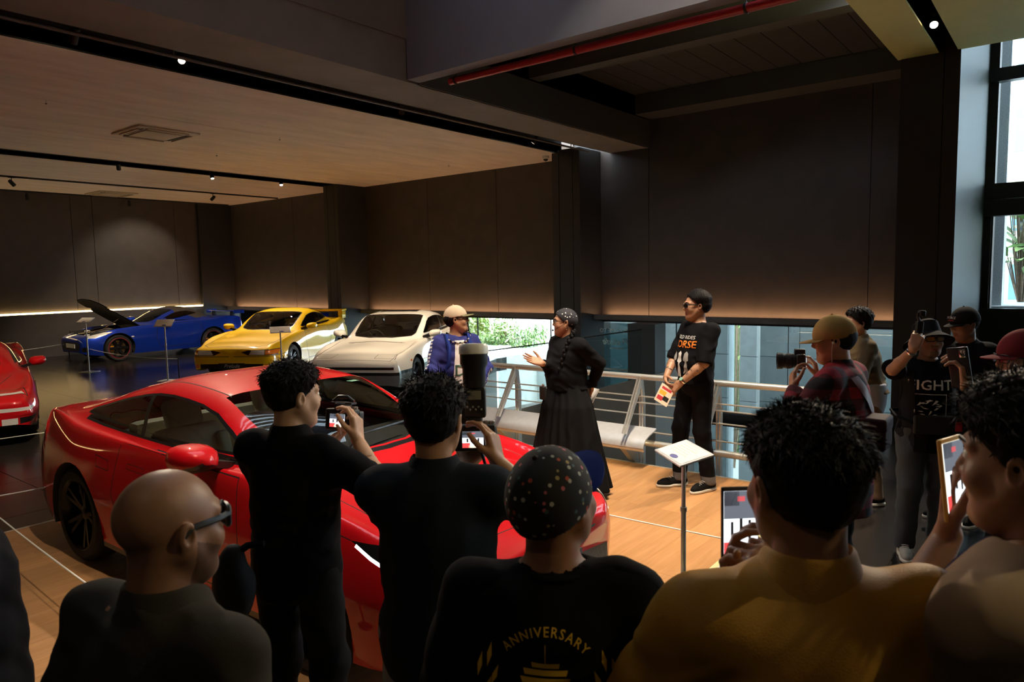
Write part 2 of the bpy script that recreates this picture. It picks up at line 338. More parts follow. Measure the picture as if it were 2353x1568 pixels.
# ------------------------------------------------------------------ void: lower floor, ramp with sloping glass, side walls
VZ = -3.0
struct(boxo('floor_lower', (-22, 6.0, VZ-0.2), (7, 30, VZ), mat('lower_floor', (0.16, 0.19, 0.19), 0.5, var=0.1, scale=2)))
struct(MB().box((VE[0][0], VY0-0.05, VZ), (VX1, VY0, FZ-0.013)).box((VX1, VY0, VZ), (VX1+0.1, YB, FZ-0.013)).build('wall_void', mat('void_wall', (0.13, 0.145, 0.145), 0.6, var=0.1, scale=2)))
wv0 = MB()
for (x0, y0), (x1, y1) in zip(VE[:-1], VE[1:]): wv0.add([(x0, y0, VZ), (x1, y1, VZ), (x1, y1, FZ-0.005), (x0, y0, FZ-0.005), (x0-0.08, y0, VZ), (x1-0.08, y1, VZ), (x1-0.08, y1, FZ-0.005), (x0-0.08, y0, FZ-0.005)], [(0, 1, 2, 3), (7, 6, 5, 4), (3, 2, 6, 7), (0, 4, 5, 1), (0, 3, 7, 4), (1, 5, 6, 2)])
struct(wv0.build('wall_void_left', mat('void_wall_white', (0.66, 0.71, 0.71), 0.6, var=0.04, scale=2)))
# ------------------------------------------------------------------ spotlights on tracks
def spotlight(loc, target, power, label, lit=True, size=55, col=(1.0, 0.80, 0.58), drop=0.12, blend=0.6, hr=0.042, hl=0.15, rad=0.03):
    loc = Vector(loc); t = thing('track_spotlight', label, 'spotlight', loc)
    d = (Vector(target)-(loc-Vector((0, 0, drop)))).normalized(); c = Vector((0, 0, -drop))
    u = d.orthogonal().normalized(); M = frame(c, u, d.cross(u))      # z axis = d
    MB().lathe([(0.0, -hl*0.5), (hr*0.75, -hl*0.5), (hr, -hl*0.3), (hr, hl*0.5), (hr*0.86, hl*0.5), (hr*0.8, hl*0.36)], 16, M=M).build('housing', BLKC, t)
    MB().lathe([(0.0, hl*0.37), (hr*0.8, hl*0.37)], 16, M=M).build('lens', BULB if lit else DGREY, t)
    MB().tube([(0, 0, 0), c*0.4, c], 0.009, 6).box((-0.02, -0.06, -0.012), (0.02, 0.06, 0.012)).build('bracket', BLKC, t)
    if lit:
        L = bpy.data.lights.new('spot_beam', 'SPOT'); L.energy = power; L.color = col; L.spot_size = math.radians(size); L.spot_blend = blend; L.shadow_soft_size = rad
        o = link('spot_beam', L, t); o.matrix_local = Matrix.Translation(c+d*(hl*0.56)) @ d.to_track_quat('-Z', 'Y').to_matrix().to_4x4()
    return t
WARM = (1.0, 0.76, 0.50)
spotlight((-7.7, 4.09, 4.42), (-3.2, 2.6, 0.6), 420, 'lit spotlight in the ceiling slot over the ceiling edge, shining forward', size=60)
spotlight((-7.6, 3.0, 4.55), (-10.8, 2.9, 0.4), 380, 'spotlight aimed at the low red sports car, in the slot', size=60, drop=0.30)
spotlight((-7.72, 7.35, 4.5), (-9.3, 9.0, 0.5), 520, 'spotlight in the ceiling slot aimed at the white coupe', size=60, drop=0.2)
spotlight((-7.72, 10.6, 4.5), (-10.2, 9.3, 0.5), 260, 'spotlight in the ceiling slot beside the corner dome camera', size=60, drop=0.2)
spotlight((-15.1, 8.57, 4.32), (-13.4, 8.4, 0.5), 520, 'lit spotlight in the far ceiling slot above the yellow coupe bonnet', size=62)
spotlight((-15.1, 10.33, 4.32), (-13.0, 9.2, 0.5), 420, 'lit spotlight in the far ceiling slot nearest the pilaster', size=62)
spotlight((-15.1, 6.6, 4.32), (-18.6, 8.4, 0.4), 480, 'spotlight in the far ceiling slot aimed at the blue roadster', size=62)
spotlight((-18.33, 5.75, 4.22), (-19.5, 9.5, 0.3), 160, 'spotlight on the thin track near the left wall, aimed at blue bonnet', size=55)
spotlight((-18.33, 10.4, 4.22), (-21.2, 9.6, 2.0), 130, 'spotlight on the thin track washing the left wall', size=60)
for y, w_ in ((6.9, 'farther from the corner pillar'), (9.4, 'closer to the corner pillar')): spotlight((-21.0, y, 4.22), (-20.8, y, 0), 0, 'unlit spotlight on the left wall track, '+w_, lit=False)
spotlight((-1.19, 8.35, 4.36), (-0.75, 4.3, 0.9), 620, 'lit spotlight recessed in the slot of the low right-hand ceiling', size=70, drop=0.06)
spotlight((2.3, 3.2, 4.26), (-0.2, 1.2, 1.35), 120, 'spotlight in the low right-hand ceiling over the visitors with phones', size=58, drop=0.10, col=(1.0, 0.84, 0.45))
spotlight((-0.5, -0.9, 4.26), (-1.1, 1.1, 1.0), 6, 'added fill spotlight above and behind the visitors', size=75, drop=0.10, col=(1.0, 0.80, 0.55))  # fill light added to lift the visitors' backs, no such fixture known
# platform key lights on the atrium rail
for i, (y, tx, ty, pw_) in enumerate(((2.6, -3.4, 3.4, 420), (3.4, -2.6, 4.6, 640), (4.2, -2.2, 5.4, 520), (5.0, -4.0, 5.6, 560), (5.8, -5.2, 5.6, 420), (1.8, -5.0, 2.0, 420))):
    spotlight((-1.95, y, 6.62), (tx, ty, 0.3), pw_, 'spotlight on the atrium rail above the wooden platform, '+('fifth', '', 'third', 'second', 'first', 'sixth')[i]+' from the blue-grey bulkhead' if i not in (1,) else 'spotlight on the atrium rail over the platform, midway along the rail', size=50, drop=0.15, hr=0.055, col=(1.0, 0.82, 0.60))

# ------------------------------------------------------------------ ceiling air conditioners, dome camera
ACW = mat('ac_cream', (0.55, 0.46, 0.36), 0.5)
def cassette(cx, cy, label):
    t = thing('ceiling_air_conditioner', label, 'air conditioner', (cx, cy, 4.25)); s = 0.48
    MB().bbox((-s, -s, -0.028), (s, s, 0.0), 0.01).build('panel', ACW, t)
    MB().bbox((-0.30, -0.30, -0.045), (0.30, 0.30, -0.026), 0.02).build('grille', mat('ac_grille', (0.46, 0.38, 0.30), 0.5), t)
    for k in range(4):
        M = Matrix.Rotation(k*pi/2, 4, 'Z'); MB().bbox((-0.34, 0.345, -0.033), (0.34, 0.375, -0.026), 0.006, M=M).build('air_slot', BLKC, t)
        MB().bbox((-0.32, 0.40, -0.05), (0.32, 0.43, -0.03), 0.006, M=M).build('louvre', ACW, t)
cassette(-11.6, 5.68, 'square cream cassette air conditioner in the beige ceiling, nearer the track slot')
cassette(-20.2, 8.6, 'square cream cassette air conditioner in the beige ceiling beside the left wall')
t = thing('dome_camera', 'small white dome security camera at the ceiling corner', 'camera', (-8.45, 11.95, 4.25))
MB().lathe([(0, 0), (0.07, 0), (0.07, -0.05), (0.06, -0.06), (0, -0.06)], 16).build('housing', mat('white_plastic', (0.7, 0.68, 0.62), 0.4), t)
MB().ball((0, 0, -0.06), (0.05, 0.05, 0.045), 12).build('dome', BLACKM, t)
pinm = MB().tube([(0, 0, 0), (0, 0, -0.035)], 0.006, 6).ball((0, 0, -0.04), 0.016, 8).mesh('sprinkler_head', CHROME)
for x, y, w_ in ((-10.5, 3.75, 'near the low red sports car'), (-10.5, 7.2, 'beside the nearer cassette air conditioner'), (-12.65, 7.3, 'behind the nearer cassette air conditioner'), (-10.5, 11.3, 'next to the dome camera')):
    tag(link('sprinkler_head', pinm, None, (x, y, 4.25)), 'tiny metal sprinkler head under the beige ceiling '+w_, 'sprinkler', 'ceiling sprinklers')

# ------------------------------------------------------------------ railing along the void, aluminium bench
rl = thing('railing', 'brushed steel railing with a curved aluminium leaning bench along the void', 'railing', (0, 6.3, FZ))
RX0, RX1 = -5.78, -1.68; d0 = -FZ
MB().tube([(RX0, 0, 0.86+d0), (RX1, 0, 0.86+d0)], 0.030, 16).build('handrail', STEEL, rl)
MB().tube([(RX0, 0, 0.20+d0), (RX1, 0, 0.20+d0)], 0.032, 16).build('lower_rail', STEEL, rl)
for z in (0.664, 0.60, 0.48, 0.313): MB().tube([(RX0, 0.01, z+d0), (RX1, 0.01, z+d0)], 0.0075, 8).build('rod', STEEL, rl)
ppoly = [(0.02, 0), (0.075, 0), (0.075, 0.62), (0.06, 0.70), (0.03, 0.885), (0.0, 0.915), (-0.035, 0.90), (-0.035, 0.86), (-0.34, 0.38), (-0.31, 0.37), (-0.005, 0.79), (0.02, 0.66)]
Mp = Matrix(((0, 0, 1, 0), (1, 0, 0, 0), (0, 1, 0, 0), (0, 0, 0, 1)))
pom = MB().prism(ppoly, -0.022, -0.008, M=Mp).prism(ppoly, 0.008, 0.022, M=Mp).mesh('post', STEEL)
for x in (-5.7, -4.92, -4.13, -3.35, -2.55, -1.77): link('post', pom, rl, (x, 0, 0))
bn = rl
prof = [(y, z-FZ) for y, z in [(-0.02, 0.365), (-0.08, 0.345), (-0.17, 0.325), (-0.25, 0.295), (-0.29, 0.25), (-0.295, 0.215), (-0.275, 0.19)]]
V = []; 
for x in (-5.72, -3.16): V += [(x, y, z) for y, z in prof] + [(x, y+0.004, z-0.012) for y, z in prof]
n = len(prof); Fc = []
for k in range(n-1): Fc += [(k, k+1, 2*n+k+1, 2*n+k), (n+k, 3*n+k, 3*n+k+1, n+k+1), (k, n+k, n+k+1, k+1), (2*n+k, 2*n+k+1, 3*n+k+1, 3*n+k)]
Fc += [(0, 2*n, 3*n, n), (n-1, 2*n-1, 4*n-1, 3*n-1)]
MB().add(V, Fc, 0, True).build('bench_sheet', ALU, bn)
brm = MB().prism([(-0.27, 0.23), (0.05, 0.23), (0.05, 0), (0.0, 0)], -0.03, 0.03, M=Mp).mesh('bracket', mat('bracket_grey', (0.45, 0.44, 0.40), 0.4, 0.5))
for x in (-5.0, -3.42): link('bracket', brm, bn, (x, 0, 0))
boxo('light_strip', (-5.6, -0.16, 0.265), (-3.3, -0.13, 0.275), emat('bench_led', (1.0, 0.8, 0.45), 6.0), bn)

# ------------------------------------------------------------------ ramp with sloping glass across the void
YR = 9.6
a = onY(1105, 962, YR); b = onY(1196, 940, YR); c = onY(1364, 896, YR); d = onY(1506, 862, YR)
RAMP = mat('ramp_grey', (0.27, 0.28, 0.265), 0.6, var=0.08, scale=2)
rp = struct(MB().add([(a.x-0.6, YR, a.z-0.1), (b.x, YR, b.z), (c.x, YR, c.z), (d.x, YR, d.z), (d.x, YR, VZ), (a.x-0.6, YR, VZ), (a.x-0.6, YR+1.4, a.z-0.1), (b.x, YR+1.4, b.z), (c.x, YR+1.4, c.z), (d.x, YR+1.4, d.z), (d.x, YR+1.4, VZ), (a.x-0.6, YR+1.4, VZ)],
    [(0, 1, 2, 3, 4, 5), (11, 10, 9, 8, 7, 6), (0, 6, 7, 1), (1, 7, 8, 2), (2, 8, 9, 3), (3, 9, 10, 4), (4, 10, 11, 5), (5, 11, 6, 0)]).build('ramp', RAMP))
g0 = onY(1040, 817, YR); g1 = onY(1257, 789, YR); g2 = onY(1475, 757, YR); g3 = onY(1475, 868, YR); g4 = onY(1196, 940, YR); g5 = onY(1040, 985, YR)
gl = struct(MB().add([g0, g1, g2, g3, g4, g5], [(0, 1, 2, 3, 4, 5)]).build('ramp_glass', GLASS))
MB().tube([g0, g1, g2], 0.010, 6).build('edge_strip', DGREY, gl)
# dark pillar and panels standing in the void
p0 = onY(1443, 900, 10.9); p1 = onY(1505, 900, 10.9)
struct(boxo('pillar_void', (p0.x, 10.9, VZ), (p1.x, 11.3, onY(1470, 745, 10.9).z), mat('void_pillar', (0.06, 0.075, 0.08), 0.5)))
gp0 = onY(1388, 742, 11.2); gp1 = onY(1445, 850, 11.2)
gw = thing('welcome_glass', 'tall glass welcome panel with white mirrored lettering past the ramp', 'sign', ((gp0.x+gp1.x)/2, 11.2, VZ))
zt = gp0.z-VZ; zb = gp1.z-VZ; hw = (gp1.x-gp0.x)/2
MB().box((-hw, 0, 0), (hw, 0.015, zt)).build('pane', glassmat('dim_teal_glass', (0.42, 0.55, 0.58)), gw)
MB().box((-hw, -0.01, zb-0.03), (hw, 0.02, zb)).build('edge', mat('edge_pale', (0.6, 0.66, 0.66), 0.4), gw)
WHT = mat('white_print', (0.75, 0.78, 0.78), 0.5)
Mm = Matrix(((-1, 0, 0, 0), (0, 0, -1, -0.003), (0, 1, 0, 0), (0, 0, 0, 1)))
text_mesh('WELCOME TO', 0.105, Matrix.Translation((0, 0, zt-0.14)) @ Mm, gw, WHT)
text_mesh('Prelude', 0.17, Matrix.Translation((0, 0, zt-0.34)) @ Mm, gw, WHT, shear=0.45)
text_mesh('EXHIBITION', 0.05, Matrix.Translation((0, 0, zt-0.46)) @ Mm, gw, WHT)
MB().tube([(-0.1, -0.004, zt-0.62), (0.12, -0.004, zt-0.78), (-0.06, -0.004, zt-0.8)], 0.003, 4).build('arrow_mark', WHT, gw)
# black rounded duct along the far side of the void
q = onY(1620, 958, 12.2); struct(MB().tube([(onY(1505, 940, 12.2).x, 12.2, q.z), (VX1, 12.2, q.z)], 0.13, 12).build('duct', BLKC))

# ------------------------------------------------------------------ outdoors beyond the glass
OUT = struct(boxo('ground_outside', (-45, YB+0.4, VZ-0.3), (14, 40, VZ-0.01), mat('paving_outside', (0.30, 0.32, 0.31), 0.8, var=0.1)))
struct(boxo('terrace_outside', (-45, YB+0.36, -1.6), (-10.7, 40, -0.08), mat('paving_pale', (0.6, 0.62, 0.6), 0.8, var=0.08)))
WHW = mat('white_wall_outside', (0.62, 0.67, 0.67), 0.7)
a = onY(1080, 850, 14.6); b = onY(1330, 850, 14.6)
struct(boxo('wall_outside_white', (a.x-2.2, 14.6, VZ), (b.x, 14.9, onY(1150, 822, 14.6).z), WHW))
a = onY(1100, 850, 17.6); struct(boxo('wall_outside_teal', (-45, 17.6, VZ), (onY(1290, 800, 17.6).x, 17.9, onY(1180, 770, 17.6).z), CONCL))
def outwall(p0, p1, Y, ztop, m, name='wall_outside', seams=0):
    a = onY(p0, 850, Y).x; b = onY(p1, 850, Y).x; w_ = (b-a)/max(1, seams)
    o = struct(boxo(name, (a, Y+0.06, VZ), (b, Y+0.4, ztop), m))
    for k in range(max(1, seams)):
        z = VZ
        while z < ztop-0.05: boxo('panel', (a+k*w_+0.006, Y, z+0.006), (a+(k+1)*w_-0.006, Y+0.06, min(ztop, z+1.0)-0.006), m, o); z += 1.0
outwall(1335, 1672, 15.6, 2.0, CONC, seams=2); outwall(1699, 1739, 15.4, 2.0, CONCL); struct(boxo('hedge_wall_outside', (onY(1620, 850, 18.2).x, 18.2, VZ), (onY(1780, 850, 18.2).x, 18.5, 3.0), mat('hedge_green', (0.05, 0.10, 0.03), 0.9, var=0.5, scale=8, bump=0.8, bscale=30))); outwall(1736, 2062, 15.6, 2.0, CONC, seams=3)
LEAFG = [mat('leaf_green_%d' % k, c, 0.45, var=0.3, scale=9) for k, c in enumerate(((0.07, 0.17, 0.03), (0.14, 0.27, 0.05), (0.21, 0.32, 0.11), (0.32, 0.44, 0.22)))]
BARK = mat('bark', (0.16, 0.12, 0.08), 0.8, var=0.3, scale=20)
def leafpts(L, W): return [(0, 0, 0), (W*0.5, L*0.35, 0.02*L), (W*0.42, L*0.7, -0.03*L), (0, L, -0.14*L), (-W*0.42, L*0.7, -0.03*L), (-W*0.5, L*0.35, 0.02*L), (0, L*0.5, -0.02*L)]
LFACE = [(0, 1, 6), (1, 2, 6), (2, 3, 6), (3, 4, 6), (4, 5, 6), (5, 0, 6)]
def foliage_tree(label, base, clumps, nleaf, L=0.16, W=0.045, mats=LEAFG, group=None):
    t = thing('garden_tree', label, 'tree', base, group=group); rg = random.Random(len(label)*7+int(nleaf))
    mb = MB()
    for c in clumps: mb.tube([(0, 0, 0), (c[0]*0.3, c[1]*0.3, c[2]*0.55), (c[0], c[1], c[2])], [0.05, 0.03, 0.012], 6)
    mb.build('trunk', BARK, t)
    fb = MB(); P = leafpts(L, W)
    for i in range(nleaf):
        c = clumps[i % len(clumps)]; r = c[3]
        while True:
            q = Vector((rg.uniform(-1, 1), rg.uniform(-1, 1), rg.uniform(-1, 1)))
            if q.length < 1: break
        p = Vector(c[:3]) + Vector((q.x*r, q.y*r, q.z*r*0.8))
        M = Matrix.Translation(p) @ Matrix.Rotation(rg.uniform(0, 2*pi), 4, 'Z') @ Matrix.Rotation(rg.uniform(-1.3, 0.3), 4, 'X') @ Matrix.Rotation(rg.uniform(-0.6, 0.6), 4, 'Y') @ Matrix.Scale(rg.uniform(0.7, 1.25), 4)
        fb.add([M @ Vector(v) for v in P], LFACE, rg.randrange(len(mats)))
    o = fb.build('foliage', list(mats), t); o['kind'] = 'stuff'
def clump(p, q, Y, n, r, seed):
    rg = random.Random(seed); out = []
    for k in range(n):
        P = onY(rg.uniform(p[0], q[0]), rg.uniform(p[1], q[1]), Y+rg.uniform(-0.5, 0.5)); out.append(P)
    return out
def tree_px(label, p, q, Y, n, r, nleaf, seed, **k):
    C = clump(p, q, Y, n, r, seed); bx = sum(c.x for c in C)/n; base = Vector((bx, Y, VZ if bx > -10.7 else -0.08))
    foliage_tree(label, base, [(c.x-base.x, c.y-base.y, c.z-base.z, r) for c in C], nleaf, **k)
tree_px('leafy pale green tree outside, seen under the ledge beside the woman in black', (1120, 745), (1255, 795), 15.8, 9, 0.42, 2600, 3)
tree_px('leafy tree outside seen under the ledge behind the man in the pale cap', (1085, 735), (1150, 780), 16.5, 6, 0.45, 1500, 4, mats=LEAFG[1:])
tree_px('green shrub outside seen under the ledge beside the yellow coupe', (565, 722), (640, 745), 15.0, 5, 0.4, 900, 5)
tree_px('green shrub outside seen through the white coupe windows', (850, 735), (1010, 775), 14.6, 8, 0.5, 1800, 6)
# broad-leaved plants: strips of leaves each its own part
def broad_plant(label, base, n, L, W, h, lean, seed, mats=LEAFG):
    t = thing('broad_leaf_plant', label, 'plant', base); rg = random.Random(seed)
    st = MB()
    ms = [MB().add(leafpts(L, W), LFACE, 0, True).mesh('leaf', mm) for mm in mats]
    for k in range(n):
        ang = rg.uniform(0, 2*pi); hh = h*rg.uniform(0.25, 1.0); r = rg.uniform(0.05, lean)
        p = Vector((math.cos(ang)*r, math.sin(ang)*r*0.6, hh))
        st.tube([(p.x*0.2, p.y*0.2, 0), p], 0.008, 5)
        o = link('leaf', rg.choice(ms), t, p); o.rotation_euler = (rg.uniform(-0.2, 1.0), rg.uniform(-0.4, 0.4), ang-pi/2+rg.uniform(-0.5, 0.5)); s = rg.uniform(0.7, 1.2); o.scale = (s, s, s)
    st.build('stem', BARK, t)
b = onY(1688, 860, 17.0); broad_plant('tall green strap-leaf plant between two grey walls outside', (b.x, 17.0, VZ), 40, 0.5, 0.10, 4.9, 0.16, 11, LEAFG[:3])
for k, (px, hh) in enumerate(((2345, 1.8), (2425, 1.9), (2530, 1.5))):
    b = onY(px, 705, 14.35); broad_plant(['glossy green plant in the granite planter outside the tall window', 'taller glossy plant in the granite planter outside the tall window', 'last glossy plant along the granite planter'][k], (b.x, 14.35, 1.28), 70, 0.46, 0.16, hh, 0.24, 20+k)
GRAN = mat('granite', (0.22, 0.25, 0.27), 0.7, var=0.25, scale=60)
plt = struct(boxo('planter_outside', (-1.0, 13.0, VZ), (8, 15.2, 1.28), GRAN))
for k in range(6): boxo('tile', (-0.98+k*0.62, 12.97, 0.7), (-0.98+k*0.62+0.61, 13.0, 1.27), GRAN, plt)
a = onY(2270, 300, 13.1); b = onY(2318, 300, 13.1); struct(boxo('pillar_outside', (a.x, 13.1, VZ), (b.x, 13.6, 8), GRAN))
bd = thing('office_building', 'white office building with blue glazing across the street', 'building', (4, 34, VZ))
MB().box((-10, 0, 0), (14, 6, 22)).build('facade', mat('facade_white', (0.36, 0.38, 0.39), 0.6), bd)
gm = MB().box((0, -0.06, 0), (1.5, 0.02, 1.7)).mesh('window', mat('far_glazing', (0.06, 0.12, 0.17), 0.1))
for i in range(13):
    for j in range(6): link('window', gm, bd, (-9.6+i*1.8, 0, 3.2+j*3.0))
# silver posts with drooping cord: barrier
CORDM = mat('white_cord', (0.8, 0.8, 0.78), 0.6)
def rope_barrier(label, pts, spans, h=0.34, sag=0.03, zs=None):
    """low posts joined by a thin cord: one barrier, posts and cords are its parts"""
    t = thing('rope_barrier', label, 'barrier', (pts[0][0], pts[0][1], FZ)); o = Vector((pts[0][0], pts[0][1], FZ))
    pm = MB().lathe([(0, 0), (0.09, 0), (0.09, 0.006), (0.012, 0.014), (0.011, h-0.01), (0.013, h-0.008), (0.013, h), (0, h)], 14).mesh('post', BLACKM)
    for k, p in enumerate(pts): link('post', pm, t, (p[0]-o.x, p[1]-o.y, (zs[k] if zs else 0.0)))
    for i, j in spans:
        a = Vector((*pts[i], h-0.02))-Vector((o.x, o.y, 0)); b = Vector((*pts[j], h-0.02))-Vector((o.x, o.y, 0)); P = []
        for k in range(13): q = k/12; p = a.lerp(b, q); p.z -= 4*sag*q*(1-q); P.append(p)
        MB().tube(P, 0.005, 6).build('cord', CORDM, t)
rope_barrier('low black posts with white cord around the red coupe platform', [(-1.47, 4.05), (-1.47, 2.25), (-6.42, 1.62), (-6.36, 4.12), (-2.74, 1.43)], [(0, 1), (2, 4), (2, 3), (0, 3)], zs=[0, 0, 0, 0.031, 0.031])
p1 = onZ(160, 825); p2 = onZ(412, 872)
rope_barrier('low black posts with drooping white cord before the blue roadster', [(p1.x, p1.y), (p2.x, p2.y), (-19.6, 3.6)], [(0, 1), (0, 2)], 0.45, 0.10)
rope_barrier('low black posts with white cord around the low red sports car', [(-9.1, 0.9), (-8.6, 4.4), (-11.0, 6.3)], [(0, 1), (1, 2)], 0.34, 0.02)
# information stands
PAPER = mat('info_sheet', (0.80, 0.74, 0.66), 0.5); POLE = mat('stand_pole', (0.50, 0.53, 0.54), 0.35, 0.4)
def info_stand(x, y, rz, label, h=1.0, tilt=35, base_z=FZ, big=1.0):
    t = thing('info_stand', label, 'sign stand', (x, y, base_z), rz)
    MB().bbox((-0.15, -0.15, 0), (0.15, 0.15, 0.012), 0.004).build('base', POLE, t)
    MB().lathe([(0.015, 0.01), (0.015, h*0.62), (0.019, h*0.62), (0.019, h*0.65), (0.012, h*0.65), (0.012, h)], 12).build('pole', POLE, t)
    M = Matrix.Translation((0, 0, h)) @ Matrix.Rotation(math.radians(tilt), 4, 'X')
    MB().bbox((-0.175*big, -0.098*big, 0), (0.175*big, 0.098*big, 0.012), 0.005, M=M).build('frame', ALU, t)
    sh = MB().box((-0.158*big, -0.083*big, 0.0125), (0.158*big, 0.083*big, 0.0135), M=M).build('sheet', PAPER, t)
    INK = mat('ink_blue', (0.10, 0.11, 0.28), 0.5); GR = mat('ink_grey', (0.5, 0.46, 0.42), 0.5)
    MB().prism([(0.02+0.045*math.cos(k*pi/6), -0.065+0.018*math.sin(k*pi/6)) for k in range(12)], 0.0136, 0.0142, M=M).build('picture', INK, sh)
    for k in range(6): MB().box((-0.12, 0.075-k*0.02, 0.0136), (0.05+0.05*((k*37) % 3)/2, 0.079-k*0.02, 0.0140), M=M).build('text_line', GR, sh)
    return t
p = onZ(1570, 1388, 0.0); 
info_stand(p.x, p.y, math.radians(-42), 'silver information stand with a tilted sheet at the platform edge', 0.875, 14, 0.001, 1.05)
p = onZ(205, 852); info_stand(p.x, p.y, math.radians(20), 'slim information stand before the blue roadster nose', 1.12, 30)
p = onZ(386, 872); info_stand(p.x, p.y, math.radians(35), 'slim information stand before the blue roadster door', 1.12, 42)
p = onZ(650, 885); info_stand(p.x, p.y, math.radians(60), 'slim information stand before the yellow coupe bonnet', 1.02, 30)
# ------------------------------------------------------------------ car bodies: lofted shell, cut along panel outlines
def pchip(xs, ys, x):
    xs = np.asarray(xs, float); ys = np.asarray(ys, float); o = np.argsort(xs); xs = xs[o]; ys = ys[o]
    h = np.diff(xs); d = np.diff(ys)/h; m = np.zeros_like(xs)
    for k in range(1, len(xs)-1):
        if d[k-1]*d[k] > 0:
            w1 = 2*h[k]+h[k-1]; w2 = h[k]+2*h[k-1]; m[k] = (w1+w2)/(w1/d[k-1]+w2/d[k])
    m[0] = d[0]; m[-1] = d[-1]
    x = np.clip(x, xs[0], xs[-1]); i = np.clip(np.searchsorted(xs, x)-1, 0, len(h)-1); t = (x-xs[i])/h[i]
    return (2*t**3-3*t**2+1)*ys[i] + (t**3-2*t**2+t)*h[i]*m[i] + (-2*t**3+3*t**2)*ys[i+1] + (t**3-t**2)*h[i]*m[i+1]
def inpoly(p, poly):
    x, y = p; c = False; j = len(poly)-1
    for i in range(len(poly)):
        xi, yi = poly[i]; xj, yj = poly[j]
        if (yi > y) != (yj > y) and x < (xj-xi)*(y-yi)/(yj-yi)+xi: c = not c
        j = i
    return c
PROJ = {'Y': (0, 2), 'X': (1, 2), 'Z': (0, 1)}
def strip(pts, w):
    """thin closed quads around a polyline in a 2D view"""
    out = []
    for (a, b) in zip(pts[:-1], pts[1:]):
        a = Vector(a); b = Vector(b); d = (b-a).normalized(); n = Vector((-d.y, d.x))*w/2; e = d*w*0.3
        out.append([tuple(a-e+n), tuple(b+e+n), tuple(b+e-n), tuple(a-e-n)])
    return out
class Shell:
    def __init__(s, lines, nx=110, nv=7):
        xf = max(p[0] for p in lines[-1]); xr = min(p[0] for p in lines[-1])
        u = np.linspace(0, 1, nx); t = (1-np.cos(u*pi))/2; t = 0.45*t+0.55*u
        g = 0.5*(np.tanh((u-0.5)*7)/np.tanh(3.5))+0.5; X = xf+(xr-xf)*(0.25*g+0.75*t)
        Y = np.stack([pchip([p[0] for p in L], [p[1] for p in L], X) for L in lines]); Z = np.stack([pchip([p[0] for p in L], [p[2] for p in L], X) for L in lines])
        ext = lambda A, sg: np.concatenate([2*A[:1]-A[1:2], A, sg*A[-2:-1]])
        Ye, Ze = ext(Y, -1), ext(Z, 1); m = len(lines); rowsY = []; rowsZ = []
        for k in range(m-1):
            for q in range(nv if k < m-2 else nv+1):
                t = q/nv
                w = (-0.5*t+t*t-0.5*t**3, 1-2.5*t*t+1.5*t**3, 0.5*t+2*t*t-1.5*t**3, -0.5*t*t+0.5*t**3)
                rowsY.append(sum(w[r]*Ye[k+r] for r in range(4))); rowsZ.append(sum(w[r]*Ze[k+r] for r in range(4)))
        Yg = np.maximum(np.array(rowsY), 0); Zg = np.array(rowsZ); Yg[-1] = 0; R = len(Yg)
        s.bm = bmesh.new(); s.lay = s.bm.faces.layers.int.new('part'); vs = [[s.bm.verts.new((X[i], Yg[r][i], Zg[r][i])) for i in range(nx)] for r in range(R)]
        for r in range(R-1):
            for i in range(nx-1):
                try: s.bm.faces.new((vs[r][i], vs[r][i+1], vs[r+1][i+1], vs[r+1][i]))
                except ValueError: pass
        for i in (0, nx-1):
            cv = s.bm.verts.new((X[i], 0, float(np.mean(Zg[:, i]))))
            for r in range(R-1):
                a, b = vs[r][i], vs[r+1][i]
                s.bm.faces.new((a, b, cv) if i == 0 else (b, a, cv))
            s.bm.faces.new((vs[0][i], cv, s.bm.verts.new((X[i], 0, vs[0][i].co.z))))
        bmesh.ops.remove_doubles(s.bm, verts=s.bm.verts, dist=1e-5)
        s.names = ['body']; s.mats = [None]; s.mode = ['one']
    def region(s, name, axis, polys, mt, sel=None, mode='both', only=None):
        if not isinstance(polys[0][0], (tuple, list)): polys = [polys]
        if name in s.names: pid = s.names.index(name)
        else: pid = len(s.names); s.names.append(name); s.mats.append(mt); s.mode.append(mode)
        a, b = PROJ[axis]; bm = s.bm
        ok = None if only is None else {s.names.index(n) for n in only if n in s.names}
        for poly in polys:
            lo = (min(p[0] for p in poly)-0.002, min(p[1] for p in poly)-0.002); hi = (max(p[0] for p in poly)+0.002, max(p[1] for p in poly)+0.002)
            def touch(f, lo, hi):
                c = [v.co for v in f.verts]
                return max(q[a] for q in c) >= lo[0] and min(q[a] for q in c) <= hi[0] and max(q[b] for q in c) >= lo[1] and min(q[b] for q in c) <= hi[1]
            cand = [f for f in bm.faces if (sel is None or sel(f.calc_center_median())) and touch(f, lo, hi) and (ok is None or f[s.lay] in ok)]
            n = len(poly)
            for i in range(n):
                p, q = poly[i], poly[(i+1) % n]; l2 = (min(p[0], q[0])-1e-4, min(p[1], q[1])-1e-4); h2 = (max(p[0], q[0])+1e-4, max(p[1], q[1])+1e-4)
                sub = [f for f in cand if f.is_valid and touch(f, l2, h2)]
                if not sub: continue
                rest = [f for f in cand if f.is_valid]
                co = Vector((0, 0, 0)); co[a], co[b] = p[0], p[1]; no = Vector((0, 0, 0)); no[a], no[b] = -(q[1]-p[1]), q[0]-p[0]
                ge = set(sub)
                for f in sub: ge.update(f.edges); ge.update(f.verts)
                ret = bmesh.ops.bisect_plane(bm, geom=list(ge), plane_co=co, plane_no=no.normalized(), dist=1e-6)
                cand = list({f for f in rest if f.is_valid} | {g for g in ret['geom'] if isinstance(g, bmesh.types.BMFace)})
            for f in cand:
                if f.is_valid:
                    c = f.calc_center_median()
                    if inpoly((c[a], c[b]), poly): f[s.lay] = pid
        return pid
